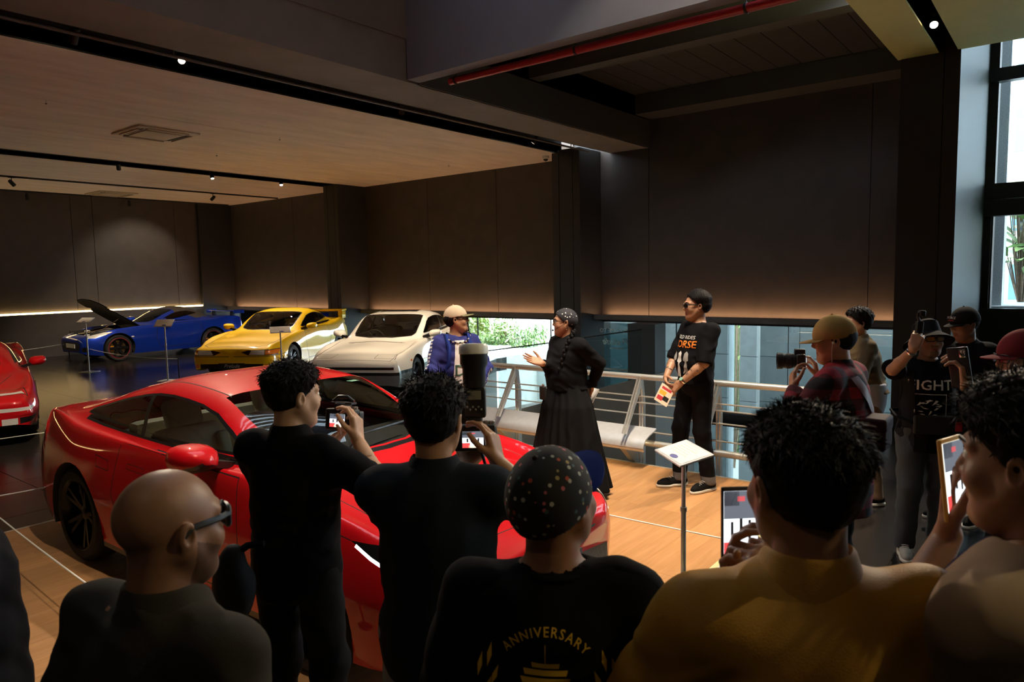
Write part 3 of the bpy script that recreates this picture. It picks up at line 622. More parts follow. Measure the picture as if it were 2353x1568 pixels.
    def emit(s, parent, body_mat, skip=('hole',), push=None):
        bm = s.bm; bm.normal_update(); out = {}
        groups = {}
        for f in bm.faces: groups.setdefault(f[s.lay], []).append(f)
        for pid, fs in groups.items():
            nm = s.names[pid]
            if nm in skip: continue
            sides = [[(1, -1)]] if s.mode[pid] == 'one' else [[(1,)], [(-1,)]]
            for sd in sides:
                V = []; N = []; Fc = []
                for sg in sd[0]:
                    idx = {}
                    for f in fs:
                        q = []
                        for v in f.verts:
                            if v not in idx:
                                idx[v] = len(V); c = v.co; nn = v.normal.copy()
                                if abs(c.y) < 1e-5: nn.y = 0; nn.normalize()
                                V.append((c.x, sg*c.y, c.z)); N.append((nn.x, sg*nn.y, nn.z))
                            q.append(idx[v])
                        Fc.append(q if sg > 0 else q[::-1])
                nmo = nm.split('#')[0]
                me = bpy.data.meshes.new(nmo); me.from_pydata(V, [], Fc); me.materials.append(s.mats[pid] or body_mat)
                me.polygons.foreach_set('use_smooth', [True]*len(Fc)); me.update()
                me.normals_split_custom_set_from_vertices(N)
                out.setdefault(nm, []).append(link(nmo, me, parent))
        return out
TYRE = mat('tyre_rubber', (0.012, 0.012, 0.012), 0.75, bump=0.05); RIMB = mat('rim_gloss_black', (0.006, 0.006, 0.007), 0.3, 0.0, coat=0.12, spec=0.3)
DISC = mat('brake_disc', (0.35, 0.33, 0.31), 0.35, 1.0); CARG = glassmat('car_glass', (0.82, 0.87, 0.85)); CARGD = glassmat('car_glass_dark', (0.30, 0.33, 0.33))
TRIM = mat('car_black_trim', (0.010, 0.010, 0.011), 0.3, coat=0.3); INTD = mat('interior_dark', (0.022, 0.021, 0.020), 0.7)
LENSC = glassmat('lamp_lens', (0.85, 0.87, 0.88)); LAMPI = mat('lamp_reflector', (0.78, 0.77, 0.74), 0.3, 0.0, coat=0.6); AMBER = mat('amber_lens', (0.75, 0.20, 0.02), 0.15, coat=1.0)
GAP = mat('panel_gap', (0.006, 0.005, 0.005), 0.8); REDL = mat('tail_lens_red', (0.35, 0.01, 0.01), 0.12, coat=1.0)
def wheel(parent, x, y, R, side, spokes=5, rim=RIMB, width=0.225, twin=True, rimfrac=0.70, caliper=None, steer=0.0, lip=None):
    """wheel: tyre part with rim, disc and caliper as its sub-parts; side=+1 left"""
    t = bpy.data.objects.new('wheel', None)
    rr = R*rimfrac; h = width/2; n = 40
    prof = [(rr-0.005, -h*0.9), (rr+0.02, -h), (R-0.03, -h), (R-0.008, -h*0.82), (R, -h*0.55), (R, h*0.55), (R-0.008, h*0.82), (R-0.03, h), (rr+0.02, h), (rr-0.005, h*0.9)]
    M = Matrix.Rotation(-side*pi/2, 4, 'X')     # local z -> outward (+y*side)
    mb = MB().lathe(prof, n, M=M)
    o = mb.build('wheel', TYRE, parent, (x, y, R)); o.rotation_euler = (0, 0, steer)
    mb = MB().lathe([(rr, -h*0.9), (rr-0.012, -h*0.6), (rr-0.012, h*0.75), (rr+0.004, h*0.95), (rr-0.004, h*1.0), (rr-0.018, h*0.8)], n, M=M)
    mb.lathe([(0.0, h*0.62), (0.03, h*0.62), (0.055, h*0.50), (0.062, h*0.3), (0.0, h*0.3)], 20, M=M)
    for k in range(spokes):
        for dd in ((-0.10, 0.10) if twin else (0.0,)):
            a = 2*pi*k/spokes; c0, s0 = math.cos(a+dd*0.4), math.sin(a+dd*0.4); c1, s1 = math.cos(a+dd*1.7), math.sin(a+dd*1.7)
            w0, w1 = (0.016, 0.012) if twin else (0.034, 0.026)
            P = Vector((c0*0.04, s0*0.04, 0)); Q = Vector((c1*(rr-0.01), s1*(rr-0.01), 0)); d = (Q-P).normalized(); nn = Vector((-d.y, d.x, 0))
            V = [M @ (v+Vector((0, 0, zz))) for v, zz in ((P+nn*w0, h*0.52), (P-nn*w0, h*0.52), (Q-nn*w1, h*0.84), (Q+nn*w1, h*0.84), (P+nn*w0*1.3, h*0.25), (P-nn*w0*1.3, h*0.25), (Q-nn*w1*1.4, h*0.45), (Q+nn*w1*1.4, h*0.45))]
            mb.add(V, [(0, 1, 2, 3), (7, 6, 5, 4), (0, 3, 7, 4), (1, 5, 6, 2), (3, 2, 6, 7), (0, 4, 5, 1)])
    mb.build('rim', rim, o)
    MB().lathe([(0.05, 0.0), (rr-0.05, 0.0), (rr-0.05, 0.02), (0.05, 0.02)], 28, M=M, closed=True).build('brake_disc', DISC, o)
    if caliper: MB().bbox((rr*0.45, -0.06, 0.0), (rr*0.86, 0.07, 0.05), 0.01, M=M).build('caliper', caliper, o)
    if lip: MB().lathe([(rr+0.006, h*0.97), (rr+0.012, h*1.01), (rr+0.018, h*0.99)], n, M=M).build('rim_stripe', lip, o)
    return o
def car_lines(p):
    g = p.get; xf, xr, W = p['xf'], p['xr'], p['W']; zs = p['zs']; zb1, zb2 = p['zb1'], p['zb2']
    xc, zc = p['xc'], p['zc']; xa = p['xa']; wt, ztop, zr = p['wt'], p['ztop'], p['zr']; re, zre, rg, zrg = p['re'], p['zre'], p['rg'], p['zrg']
    zn, zt, rw = p['zn'], p['zt'], p['rw']; fw = g('fw', 0.62); tw = g('tw', 0.68); zh = p['zh']; xh = g('xh', (xf+xc)/2); dm = g('dm', 0.0)
    zlo = g('zlo', 0.26)
    sill = [(xf, W*(fw-0.06), zlo), (xf-0.06, W*(fw+0.10), zlo-0.03), (xf-0.22, W*0.86, zlo-0.06), (xf-0.6, W*0.93, zs), (0, W*0.945, zs+0.01), (xr+0.6, W*0.94, zs+0.02), (xr+0.22, W*0.88, zs+0.06), (xr+0.06, W*(tw+0.10), zs+0.12), (xr, W*tw, zs+0.16)]
    low = [(xf, W*(fw-0.02), zlo+0.09), (xf-0.06, W*(fw+0.13), zlo+0.08), (xf-0.22, W*0.90, zlo+0.07), (xf-0.6, W*0.965, zs+0.15), (0, W*0.965, zs+0.15), (xr+0.6, W*0.975, zs+0.18), (xr+0.22, W*0.91, zs+0.21), (xr+0.06, W*(tw+0.13), zs+0.25), (xr, W*(tw+0.02), zs+0.27)]
    zm = g('zm', 0.58)
    mid = [(xf, W*fw, zn-0.17), (xf-0.05, W*(fw+0.13), zn-0.15), (xf-0.2, W*0.89, zn-0.12), (xf-0.5, W*0.965, zm-0.06), (p['fa'], W*0.99, zm), (p['fa']-0.8, W*0.97, zm), ((p['fa']+p['ra'])/2, W*0.965, zm+0.01), (p['ra'], W*1.0, zm+0.05), (xr+0.5, W*0.965, zm+0.08), (xr+0.2, W*0.89, zm+0.1), (xr+0.05, W*(tw+0.13), zm+0.1), (xr, W*tw, zm+0.08)]
    k = (zb2-zb1)/(wt-xa+1e-6)
    sh = [(xf, W*(fw-0.02), zn-0.06), (xf-0.05, W*(fw+0.08), zn-0.015), (xf-0.2, W*0.81, zn+0.035), (xf-0.5, W*0.88, zn+0.75*(zb1-zn)*0.6), (p['fa'], W*0.915, zb1-0.055-0.3*(zb1-zh)*0.5), (xa, W*0.92, zb1-0.035), ((xa+re)/2, W*0.92, (zb1+zb2)/2-0.035), (p['ra'], W*0.925, zb2-0.025), (xr+0.5, W*0.875, zt-0.0), (xr+0.2, W*0.80, zt-0.03), (xr+0.05, W*(tw+0.06), zt-0.06), (xr, W*(tw-0.03), zt-0.10)]
    ba = [(xf, W*(fw-0.10), zn-0.03), (xf-0.05, W*(fw-0.04), zn+0.01), (xf-0.2, W*0.65, zn+0.06), (xf-0.5, W*0.74, zn+(zh-zn)*0.65), (xh, W*0.76, zh-0.03), (xa+0.15, W*0.81, zb1-0.005), (xa-0.15, W*0.835, zb1), ((xa+re)/2, W*0.84, (zb1+zb2)/2), (re-0.1, W*0.82, zb2), (rg, W*0.78, (zb2*0.4+zt*0.6)+0.02), (xr+0.2, W*0.70, zt+0.005), (xr+0.05, W*(tw-0.04), zt-0.02), (xr, W*(tw-0.10), zt-0.06)]
    xa2 = xa+0.10
    ra = [(xf, W*(fw-0.34), zn-0.015), (xf-0.05, W*0.36, zn+0.022), (xf-0.2, W*0.40, zn+0.072), (xf-0.5, W*0.46, zn+(zh-zn)*0.72), (xh, W*0.49, zh-0.005), (xc-0.02, W*0.56, zc-0.03), (xa2, rw+0.025, zb1+0.055), ((xa2+wt)/2, rw+0.025, (zb1+0.055+ztop-0.045)/2+0.015), (wt, rw, ztop-0.045), ((wt+re)/2, rw-0.01, zr-0.055), (re, rw-0.02, zre-0.05), ((re+rg)/2-0.02, rw-0.02, (zre+zrg)/2-0.055), (rg+0.04, rw-0.02, zrg-0.035), (rg-0.10, rw-0.03, (zrg-0.04)*0.5+(zt+0.01)*0.5), (xr+0.2, W*0.5, zt+0.012), (xr+0.04, W*0.46, zt-0.01), (xr, W*0.42, zt-0.05)]
    ce = [(xf, 0, zn-0.005), (xf-0.05, 0, zn+0.03), (xf-0.2, 0, zn+0.085), (xf-0.5, 0, zn+(zh-zn)*0.80), (xh, 0, zh+0.02), (xc, 0, zc), (xc-0.10, 0, zc+0.045), ((xc+wt)/2, 0, (zc+ztop)/2+0.035), (wt, 0, ztop), ((wt+re)/2, 0, zr), (re, 0, zre), ((re+rg)/2, 0, (zre+zrg)/2+0.008), (rg, 0, zrg), (rg-0.12, 0, (zrg+zt+0.02)/2), (xr+0.2, 0, zt+0.02), (xr+0.04, 0, zt+0.0), (xr, 0, zt-0.04)]
    for L in (ra, ce, ba):   # keep x strictly decreasing where key stations crowd
        for i in range(1, len(L)):
            if L[i][0] >= L[i-1][0]-0.02: L[i] = (L[i-1][0]-0.02, L[i][1], L[i][2])
    return [sill, low, mid, sh, ba, ra, ce]
def circ(cx, cz, r, n=28): return [(cx+r*math.cos(2*pi*k/n), cz+r*math.sin(2*pi*k/n)) for k in range(n)]
def seat(parent, x, y, z, m, s=1.0, hr=True):
    mb = MB()
    prof = lambda t: 0.24-0.05*t
    mb.bbox((-0.26, -0.25, 0), (0.26, 0.25, 0.14), 0.05, M=Matrix.Translation((x, y, z)) @ Matrix.Rotation(math.radians(-8), 4, 'Y'), seg=3)
    Mb = Matrix.Translation((x-0.24, y, z+0.08)) @ Matrix.Rotation(math.radians(-22), 4, 'Y')
    mb.bbox((-0.08, -0.24, 0), (0.06, 0.24, 0.58), 0.055, M=Mb, seg=3); mb.bbox((-0.02, -0.26, 0.1), (0.11, -0.17, 0.48), 0.03, M=Mb, seg=3); mb.bbox((-0.02, 0.17, 0.1), (0.11, 0.26, 0.48), 0.03, M=Mb, seg=3)
    if hr: mb.bbox((-0.05, -0.13, 0.57), (0.06, 0.13, 0.78), 0.045, M=Mb, seg=3)
    return mb.build('seat', m, parent)
def finish_car(t, p, sh, paint, glass, seatm, spec):
    """arches, wheels, underbody, cabin, mirrors"""
    fa, ra, R, W = p['fa'], p['ra'], p['R'], p['W']
    for ax in (fa, ra): sh.region('hole', 'Y', circ(ax, R, R+0.045), None, sel=lambda c: c.y > W*0.5, mode='one')
    parts = sh.emit(t, paint)
    ub = MB()
    ub.box((p['xr']+0.25, -W*0.62, p['zs']+0.03), (p['xf']-0.3, W*0.62, p['zs']+0.10)); ub.box((ra+R+0.02, -W*0.9, p['zs']+0.02), (fa-R-0.02, W*0.9, p['zs']+0.12))
    ub.build('underbody', INTD, t)
    for ax in (fa, ra):
        for sg in (1, -1):
            wl_ = MB(); n = 18; r = R+0.044; V = []
            for yy in (W*0.985 if ax == ra else W*0.965, W*0.58):
                V += [(ax+r*math.cos(pi*k/n*1.2-0.3), sg*yy, R+r*math.sin(pi*k/n*1.2-0.3)) for k in range(n+1)]
            wl_.add(V, [(k, k+1, n+2+k, n+1+k) for k in range(n)] + [list(range(n+1, 2*n+2))], 0, True)
            wl_.build('wheel_well', INTD, t)
    for ax in (fa, ra):
        for sg in (1, -1): wheel(t, ax, sg*(W*(0.955 if ax == fa else 0.975)-p.get('tw_', 0.225)/2), R, sg, spec.get('spokes', 5), spec.get('rim', RIMB), p.get('tw_', 0.225), spec.get('twin', True), spec.get('rf', 0.70), spec.get('caliper'), spec.get('steer', 0.0) if ax == fa else 0.0, spec.get('lip'))
    # cabin: floor, dashboard, seats, steering wheel (right-hand drive)
    zb = p['zb1']; xc = p['xc']; xa = p['xa']
    cb = MB(); cb.box((p['re']-0.55, -W*0.80, p['zs']+0.12), (xa+0.1, W*0.80, p['zs']+0.16)); cb.box((p['re']-0.6, -W*0.78, p['zs']+0.1), (p['re']-0.5, W*0.78, zb-0.10))
    cb.bbox((xa-0.30, -W*0.80, zb-0.30), (xc-0.18, W*0.80, zb-0.01), 0.05); cb.box((p['re']-0.5, -0.10, p['zs']+0.1), (xa-0.3, 0.10, zb-0.35))
    for sg in (1, -1): cb.box((p['re']-0.5, sg*W*0.80, p['zs']+0.1), (xa+0.2, sg*W*0.84, zb-0.04))
    cb.build('interior', INTD, t)
    sx = p.get('sx', (xa+p['re'])/2+0.10)
    for sg in (1, -1): seat(t, sx, sg*0.36, p['zs']+0.18, seatm)
    if spec.get('rear_seat', True):
        MB().bbox((sx-0.95, -0.55, p['zs']+0.2), (sx-0.80, 0.55, zb+0.02), 0.05).build('rear_seat', seatm, t)
    swx = xa-0.38; Ms = Matrix.Translation((swx, -0.36, zb-0.06)) @ Matrix.Rotation(math.radians(-68), 4, 'Y')
    sw = MB().tube([Ms @ Vector((0.18*math.cos(2*pi*k/24), 0.18*math.sin(2*pi*k/24), 0)) for k in range(24)], 0.014, 8, closed=True)
    sw.bbox((-0.05, -0.06, -0.03), (0.05, 0.06, 0.01), 0.01, M=Ms)
    for a in (0, 2.2, 4.1): sw.tube([Ms @ Vector((0, 0, -0.01)), Ms @ Vector((0.18*math.cos(a+pi/2), 0.18*math.sin(a+pi/2), 0))], 0.011, 6)
    sw.build('steering_wheel', INTD, t)
    # door mirrors
    for sg in (1, -1):
        mx = p.get('mx', xa+0.02); mz = zb+0.07; y0 = W*0.90; ms = p.get('ms', 1.0)
        hd = MB(); n = 14; V = []
        secs = [(-0.10, 0.70), (-0.085, 0.95), (-0.03, 1.0), (0.03, 0.90), (0.075, 0.62), (0.095, 0.22)]
        for sx_, sc in secs:
            for k in range(n):
                a = 2*pi*k/n; ca, sa = math.cos(a), math.sin(a)
                V.append((mx+sx_*ms, sg*(y0+0.12+0.105*ms*sc*math.copysign(abs(ca)**0.7, ca)), mz+0.065*ms*sc*math.copysign(abs(sa)**0.75, sa)+0.01*(ca)))
        Fc = [(i*n+k, i*n+(k+1) % n, (i+1)*n+(k+1) % n, (i+1)*n+k) for i in range(len(secs)-1) for k in range(n)] + [[(len(secs)-1)*n+k for k in range(n)]]
        hd.add(V, Fc, 0, True)
        if p.get('mirror_two'): hd.m = [1 if (i < (len(secs)-1)*n and math.sin(2*pi*((i % n)+0.5)/n) < -0.38) else 0 for i in range(len(Fc))]
        mo = hd.build('door_mirror', [paint, TRIM], t)
        MB().add([V[k] for k in range(n)], [list(range(n))]).build('mirror_glass', CHROME, mo)
        MB().add([(mx-0.02, sg*(y0-0.08), mz-0.09), (mx+0.06, sg*(y0-0.08), mz-0.09), (mx+0.05, sg*(y0+0.08), mz-0.05), (mx-0.03, sg*(y0+0.08), mz-0.05), (mx-0.02, sg*(y0-0.08), mz-0.05), (mx+0.06, sg*(y0-0.08), mz-0.05), (mx+0.05, sg*(y0+0.08), mz-0.01), (mx-0.03, sg*(y0+0.08), mz-0.01)],
            [(3, 2, 1, 0), (4, 5, 6, 7), (0, 1, 5, 4), (1, 2, 6, 5), (2, 3, 7, 6), (3, 0, 4, 7)]).build('mirror_arm', TRIM, mo)
    return parts
def dlo(p, xq, fr=(0, 0), rear=None):
    """side window outline from belt and roof lines; returns closed polygon"""
    L = car_lines(p); ba, ra_ = L[4], L[5]
    zb = lambda x: float(pchip([q[0] for q in ba], [q[2] for q in ba], x)); zr = lambda x: float(pchip([q[0] for q in ra_], [q[2] for q in ra_], x))
    top = [(x, zr(x)-0.055) for x in np.linspace(xq[0], xq[1], 12)]; bot = [(x, zb(x)+0.022) for x in np.linspace(xq[3], xq[2], 8)]
    return top+bot
def wind(p, ins=0.035):
    xc, xa, wt, rw = p['xc'], p['xa'], p['wt'], p['rw']
    return [(xc-0.04, -0.01), (xc-0.06, 0.2), (xc-0.12, 0.36), (xa+0.16, rw-0.06), (xa+0.07, rw-ins+0.02), ((xa+wt)/2, rw-ins+0.018), (wt+0.03, rw-ins), (wt+0.06, rw*0.6), (wt+0.065, -0.01)]
def rearw(p):
    re, rg, rw = p['re'], p['rg'], p['rw']
    return [(re-0.04, -0.01), (re-0.05, rw-0.09), (re-0.09, rw-0.05), (rg+0.12, rw-0.06), (rg+0.05, rw-0.14), (rg+0.02, -0.01)]
def ring(poly, w):
    """thin frame strips following a closed outline"""
    return strip(list(poly)+[poly[0]], w)
# ------------------------------------------------------------------ red coupe on the platform
def paintmat(name, c, metal=0.0, rough=0.5): return mat(name, c, rough, metal, coat=1.0, var=0.02, scale=4, spec=0.1)
RED = paintmat('paint_red', (0.58, 0.004, 0.010)); YEL = paintmat('paint_yellow', (0.85, 0.52, 0.004)); WHP = paintmat('paint_white', (0.84, 0.80, 0.70)); BLU = paintmat('paint_blue', (0.008, 0.04, 0.42), metal=0.35, rough=0.3); RED2 = paintmat('paint_sports_red', (0.60, 0.005, 0.010))
CREAM = mat('seat_cream', (0.80, 0.74, 0.52), 0.6); DSEAT = mat('seat_dark', (0.03, 0.03, 0.03), 0.8); DRL = emat('drl_white', (0.85, 0.82, 1.0), 5.0)
p = dict(xf=2.25, xr=-2.28, W=0.935, zs=0.17, fa=1.31, ra=-1.30, R=0.345, zb1=0.955, zb2=0.985, xc=1.02, zc=0.965, xa=0.62, wt=0.10, ztop=1.315, zr=1.362, re=-0.95, zre=1.29, rg=-1.88, zrg=1.075, zn=0.665, zh=0.84, zt=1.02, rw=0.575, zm=0.60, fw=0.60, tw=0.66, mx=0.50, ms=1.22, mirror_two=True, xh=1.65, sx=-0.28)
t = thing('red_coupe', 'red two-door coupe with black wheels and cream seats on the wooden platform', 'car', (-4.07, 2.75, 0.001), math.radians(1.0)); t.scale = (0.94, 0.94, 0.94)
s = Shell(car_lines(p), 130, 7); P_ = p
up = lambda c: c.z > 0.9
D = dlo(p, (0.58, -1.48, -1.42, 0.66))
s.region('window_seal', 'Y', ring([(x, z) for x, z in D], 0.03), TRIM, sel=up)
s.region('side_window', 'Y', [q for q in D], CARG, sel=up)
s.region('window_pillar', 'Y', strip([(-0.62, 1.30), (-0.52, 0.98)], 0.05), TRIM, sel=up, only=['side_window'])
s.region('windshield', 'Z', wind(p), CARG, sel=up, mode='one')
s.region('rear_window', 'Z', rearw(p), CARGD, sel=up, mode='one')
hs = lambda c: c.z > 0.45 and c.x > 1.4
s.region('bonnet', 'Z', [(2.14, -0.01), (2.10, 0.36), (1.98, 0.58), (1.62, 0.665), (1.05, 0.70), (0.86, 0.56), (1.0, 0.3), (1.04, -0.01)], None, sel=lambda c: c.z > 0.6, mode='one', only=['body'])
s.region('panel_gap', 'Z', strip([(2.14, -0.01), (2.10, 0.36), (1.98, 0.58), (1.62, 0.665), (1.05, 0.70)], 0.006), GAP, sel=lambda c: c.z > 0.6)
s.region('cowl', 'Z', [(1.04, -0.01), (1.0, 0.3), (0.86, 0.56), (0.82, 0.58), (0.82, 0.54), (0.93, 0.36), (0.975, 0.2), (0.995, -0.01)], TRIM, sel=up, mode='one', only=['body', 'bonnet'])
s.region('headlight', 'Y', [(1.66, 0.775), (1.86, 0.772), (2.06, 0.735), (2.19, 0.665), (2.215, 0.615), (2.12, 0.625), (1.98, 0.655), (1.80, 0.715)], mat('headlight_black', (0.01, 0.01, 0.012), 0.06, coat=1.0), sel=lambda c: c.y > 0.64-max(0, c.x-1.85)*0.6 and c.x > 1.4)
s.region('lamp_lens', 'Y', [(1.92, 0.748), (2.05, 0.728), (2.15, 0.675), (2.06, 0.67), (1.97, 0.69)], LAMPI, sel=lambda c: c.y > 0.5 and c.x > 1.4, only=['headlight'])
s.region('running_light', 'Y', strip([(1.70, 0.755), (1.80, 0.712), (1.98, 0.652), (2.12, 0.622), (2.2, 0.613)], 0.014), DRL, sel=lambda c: c.y > 0.64-max(0, c.x-1.85)*0.6 and c.x > 1.4)
s.region('lower_grille', 'X', [(-0.01, 0.27), (0.50, 0.27), (0.62, 0.33), (0.55, 0.45), (0.30, 0.475), (-0.01, 0.475)], mat('grille_black', (0.008, 0.008, 0.008), 0.5, bump=0.6, bscale=90), sel=lambda c: c.x > 2.0, mode='one')
s.region('air_duct', 'X', [(0.66, 0.30), (0.80, 0.32), (0.83, 0.50), (0.72, 0.52), (0.68, 0.42)], TRIM, sel=lambda c: c.x > 1.85)
s.region('upper_slot', 'X', [(-0.01, 0.585), (0.42, 0.585), (0.42, 0.60), (-0.01, 0.60)], TRIM, sel=lambda c: c.x > 2.0, mode='one')
dp = [(0.66, 0.27), (0.80, 0.50), (0.74, 0.93), (-0.62, 0.96), (-0.70, 0.60), (-0.52, 0.29)]
s.region('door', 'Y', dp, None, only=['body']); s.region('panel_gap', 'Y', ring(dp, 0.007), GAP, sel=lambda c: c.z < 0.95)
s.region('panel_gap', 'Y', ring([(-0.94, 0.84), (-0.76, 0.82), (-0.75, 0.755), (-0.92, 0.765)], 0.005), GAP)
s.region('panel_gap', 'Y', strip([(1.66, 0.775), (1.0, 0.90)], 0.005), GAP, sel=lambda c: c.x > 0.9)
s.region('door_handle', 'Y', [(-0.30, 0.80), (-0.50, 0.808), (-0.50, 0.83), (-0.30, 0.824)], None, only=['door'])
s.region('panel_gap', 'Y', ring([(-0.29, 0.795), (-0.51, 0.802), (-0.51, 0.836), (-0.29, 0.83)], 0.004), GAP)
s.region('sill_trim', 'Y', [(1.0, 0.10), (1.0, 0.215), (-0.98, 0.225), (-0.98, 0.10)], TRIM)
s.region('tail_light', 'X', [(-0.01, 0.86), (0.70, 0.87), (0.80, 0.89), (0.80, 0.845), (0.7, 0.815), (-0.01, 0.815)], REDL, sel=lambda c: c.x < -1.9, mode='one')
s.region('rear_diffuser', 'X', [(-0.01, 0.2), (0.9, 0.2), (0.8, 0.44), (0.5, 0.50), (-0.01, 0.50)], TRIM, sel=lambda c: c.x < -2.0, mode='one')
s.region('roof_seam', 'Z', strip([(0.15, 0.515), (-0.95, 0.50)], 0.008), GAP, sel=lambda c: c.z > 1.2)
finish_car(t, p, s, RED, CARG, CREAM, dict(spokes=5, rf=0.75, twin=True, caliper=mat('caliper_blue', (0.02, 0.05, 0.3), 0.4), steer=math.radians(3)))
# extras: wipers, sensor pod, stickers, plate
MB().tube([(0.96, -0.25, 1.0), (0.86, -0.10, 1.045), (0.80, 0.36, 1.045)], 0.009, 6).tube([(0.95, 0.30, 1.0), (0.83, 0.42, 1.035), (0.72, 0.50, 1.06)], 0.009, 6).build('wiper', TRIM, t)
MB().bbox((0.13, -0.09, 1.23), (0.30, 0.09, 1.27), 0.012).build('sensor_pod', TRIM, t)
boxo('inspection_sticker', (0.16, 0.40, 1.262), (0.22, 0.47, 1.264), mat('sticker_green', (0.45, 0.75, 0.60), 0.5), t)
MB().box((2.245, -0.26, 0.40), (2.262, 0.26, 0.51)).build('number_plate', mat('plate_black', (0.02, 0.02, 0.02), 0.4), t)

# ------------------------------------------------------------------ yellow coupe
py = dict(xf=2.2, xr=-2.22, W=0.883, zs=0.17, fa=1.30, ra=-1.25, R=0.315, zb1=0.87, zb2=0.92, xc=0.88, zc=0.88, xa=0.50, wt=-0.02, ztop=1.235, zr=1.285, re=-0.85, zre=1.23, rg=-1.45, zrg=0.985, zn=0.62, zh=0.77, zt=0.965, rw=0.55, zm=0.54, fw=0.74, tw=0.72, xh=1.55, sx=-0.30)
t = thing('yellow_coupe', 'yellow two-door coupe with a rear wing, parked beside the blue roadster', 'car', (-13.6, 9.1, FZ), math.radians(-58))
s = Shell(car_lines(py), 90, 5); upy = lambda c: c.z > 0.82
D = dlo(py, (0.46, -1.05, -1.12, 0.53))
s.region('window_seal', 'Y', ring(D, 0.024), TRIM, sel=upy); s.region('side_window', 'Y', D, CARG, sel=upy)
s.region('window_pillar', 'Y', strip([(-0.62, 1.22), (-0.55, 0.90)], 0.05), TRIM, sel=upy, only=['side_window'])
s.region('windshield_seal', 'Z', ring(wind(py), 0.03), TRIM, sel=upy, mode='one'); s.region('windshield', 'Z', wind(py), CARG, sel=upy, mode='one'); s.region('rear_window', 'Z', rearw(py), CARG, sel=upy, mode='one')
s.region('bonnet', 'Z', [(2.12, -0.01), (2.10, 0.50), (2.0, 0.62), (1.5, 0.66), (0.95, 0.67), (0.85, 0.3), (0.9, -0.01)], None, sel=lambda c: c.z > 0.58, mode='one', only=['body'])
s.region('panel_gap', 'Z', strip([(2.12, -0.01), (2.10, 0.50), (2.0, 0.62), (1.5, 0.66), (0.95, 0.67)], 0.01), GAP, sel=lambda c: c.z > 0.55)
fr = lambda c: c.x > 1.75
s.region('headlight_surround', 'X', [(0.20, 0.565), (0.36, 0.605), (0.80, 0.61), (0.80, 0.50), (0.34, 0.505)], TRIM, sel=fr)
s.region('headlight', 'X', [(0.35, 0.515), (0.40, 0.60), (0.655, 0.60), (0.655, 0.515)], LAMPI, sel=fr)
s.region('indicator', 'X', [(0.665, 0.515), (0.665, 0.60), (0.80, 0.595), (0.80, 0.52)], AMBER, sel=fr)
s.region('grille', 'X', [(-0.01, 0.24), (0.62, 0.24), (0.62, 0.345), (-0.01, 0.35)], TRIM, sel=fr, mode='one')
s.region('fog_lamp', 'X', [(0.66, 0.27), (0.80, 0.27), (0.80, 0.34), (0.66, 0.34)], AMBER, sel=fr)
dp = [(0.52, 0.27), (0.66, 0.5), (0.60, 0.86), (-0.66, 0.89), (-0.74, 0.6), (-0.55, 0.28)]
s.region('door', 'Y', dp, None, only=['body']); s.region('panel_gap', 'Y', ring(dp, 0.01), GAP, sel=lambda c: c.z < 0.88)
s.region('bumper_line', 'Y', strip([(2.3, 0.48), (1.66, 0.50)], 0.01), GAP, sel=lambda c: c.y > 0.3)
s.region('tail_light', 'X', [(0.2, 0.70), (0.75, 0.71), (0.75, 0.84), (0.2, 0.84)], REDL, sel=lambda c: c.x < -1.9)
finish_car(t, py, s, YEL, CARG, DSEAT, dict(spokes=5, rf=0.68, rim=mat('rim_dark_grey', (0.05, 0.05, 0.052), 0.3, 0.7, coat=0.5)))
for sg in (1, -1): MB().bbox((-2.12, sg*0.70-0.06, 0.94), (-1.86, sg*0.70+0.06, 1.14), 0.03).build('wing_stand', YEL, t)
MB().bbox((-2.18, -0.76, 1.12), (-1.84, 0.76, 1.175), 0.025, seg=3).build('rear_wing', YEL, t)
MB().box((2.185, -0.26, 0.255), (2.205, 0.26, 0.36)).build('number_plate', mat('plate_black', (0.02, 0.02, 0.02), 0.4), t)
text_mesh('Prelude', 0.10, frame((2.207, 0, 0.305), (0, 1, 0), (0, 0, 1)), t, WHT, shear=0.4)
for yy in (0.44, 0.57): 
    for sg in (1, -1): MB().ball((2.10-0.1*(yy-0.4), sg*yy, 0.557), (0.02, 0.05, 0.04), 10).build('lamp_bulb', mat('lamp_glass_grey', (0.4, 0.4, 0.38), 0.05, 0.6), t)

# ------------------------------------------------------------------ white coupe
pw_ = dict(xf=2.18, xr=-2.28, W=0.855, zs=0.17, fa=1.29, ra=-1.275, R=0.305, zb1=0.86, zb2=0.90, xc=0.80, zc=0.865, xa=0.46, wt=-0.02, ztop=1.255, zr=1.295, re=-0.95, zre=1.25, rg=-1.58, zrg=0.97, zn=0.60, zh=0.75, zt=0.93, rw=0.57, zm=0.52, fw=0.80, tw=0.78, xh=1.5, sx=-0.32)
t = thing('white_coupe', 'white two-door coupe with sunroof and black side strip, next to the railing', 'car', (-9.80, 8.98, FZ), math.radians(-62))
s = Shell(car_lines(pw_), 90, 5)
D = dlo(pw_, (0.42, -1.28, -1.30, 0.50))
s.region('window_seal', 'Y', ring(D, 0.02), TRIM, sel=upy); s.region('side_window', 'Y', D, CARG, sel=upy)
s.region('window_pillar', 'Y', strip([(-0.66, 1.24), (-0.62, 0.88)], 0.06), TRIM, sel=upy, only=['side_window'])
s.region('windshield_seal', 'Z', ring(wind(pw_), 0.026), TRIM, sel=upy, mode='one'); s.region('windshield', 'Z', wind(pw_), CARG, sel=upy, mode='one'); s.region('rear_window', 'Z', rearw(pw_), CARG, sel=upy, mode='one')
s.region('sunroof', 'Z', [(-0.20, -0.01), (-0.20, 0.36), (-0.62, 0.36), (-0.62, -0.01)], TRIM, sel=lambda c: c.z > 1.15, mode='one')
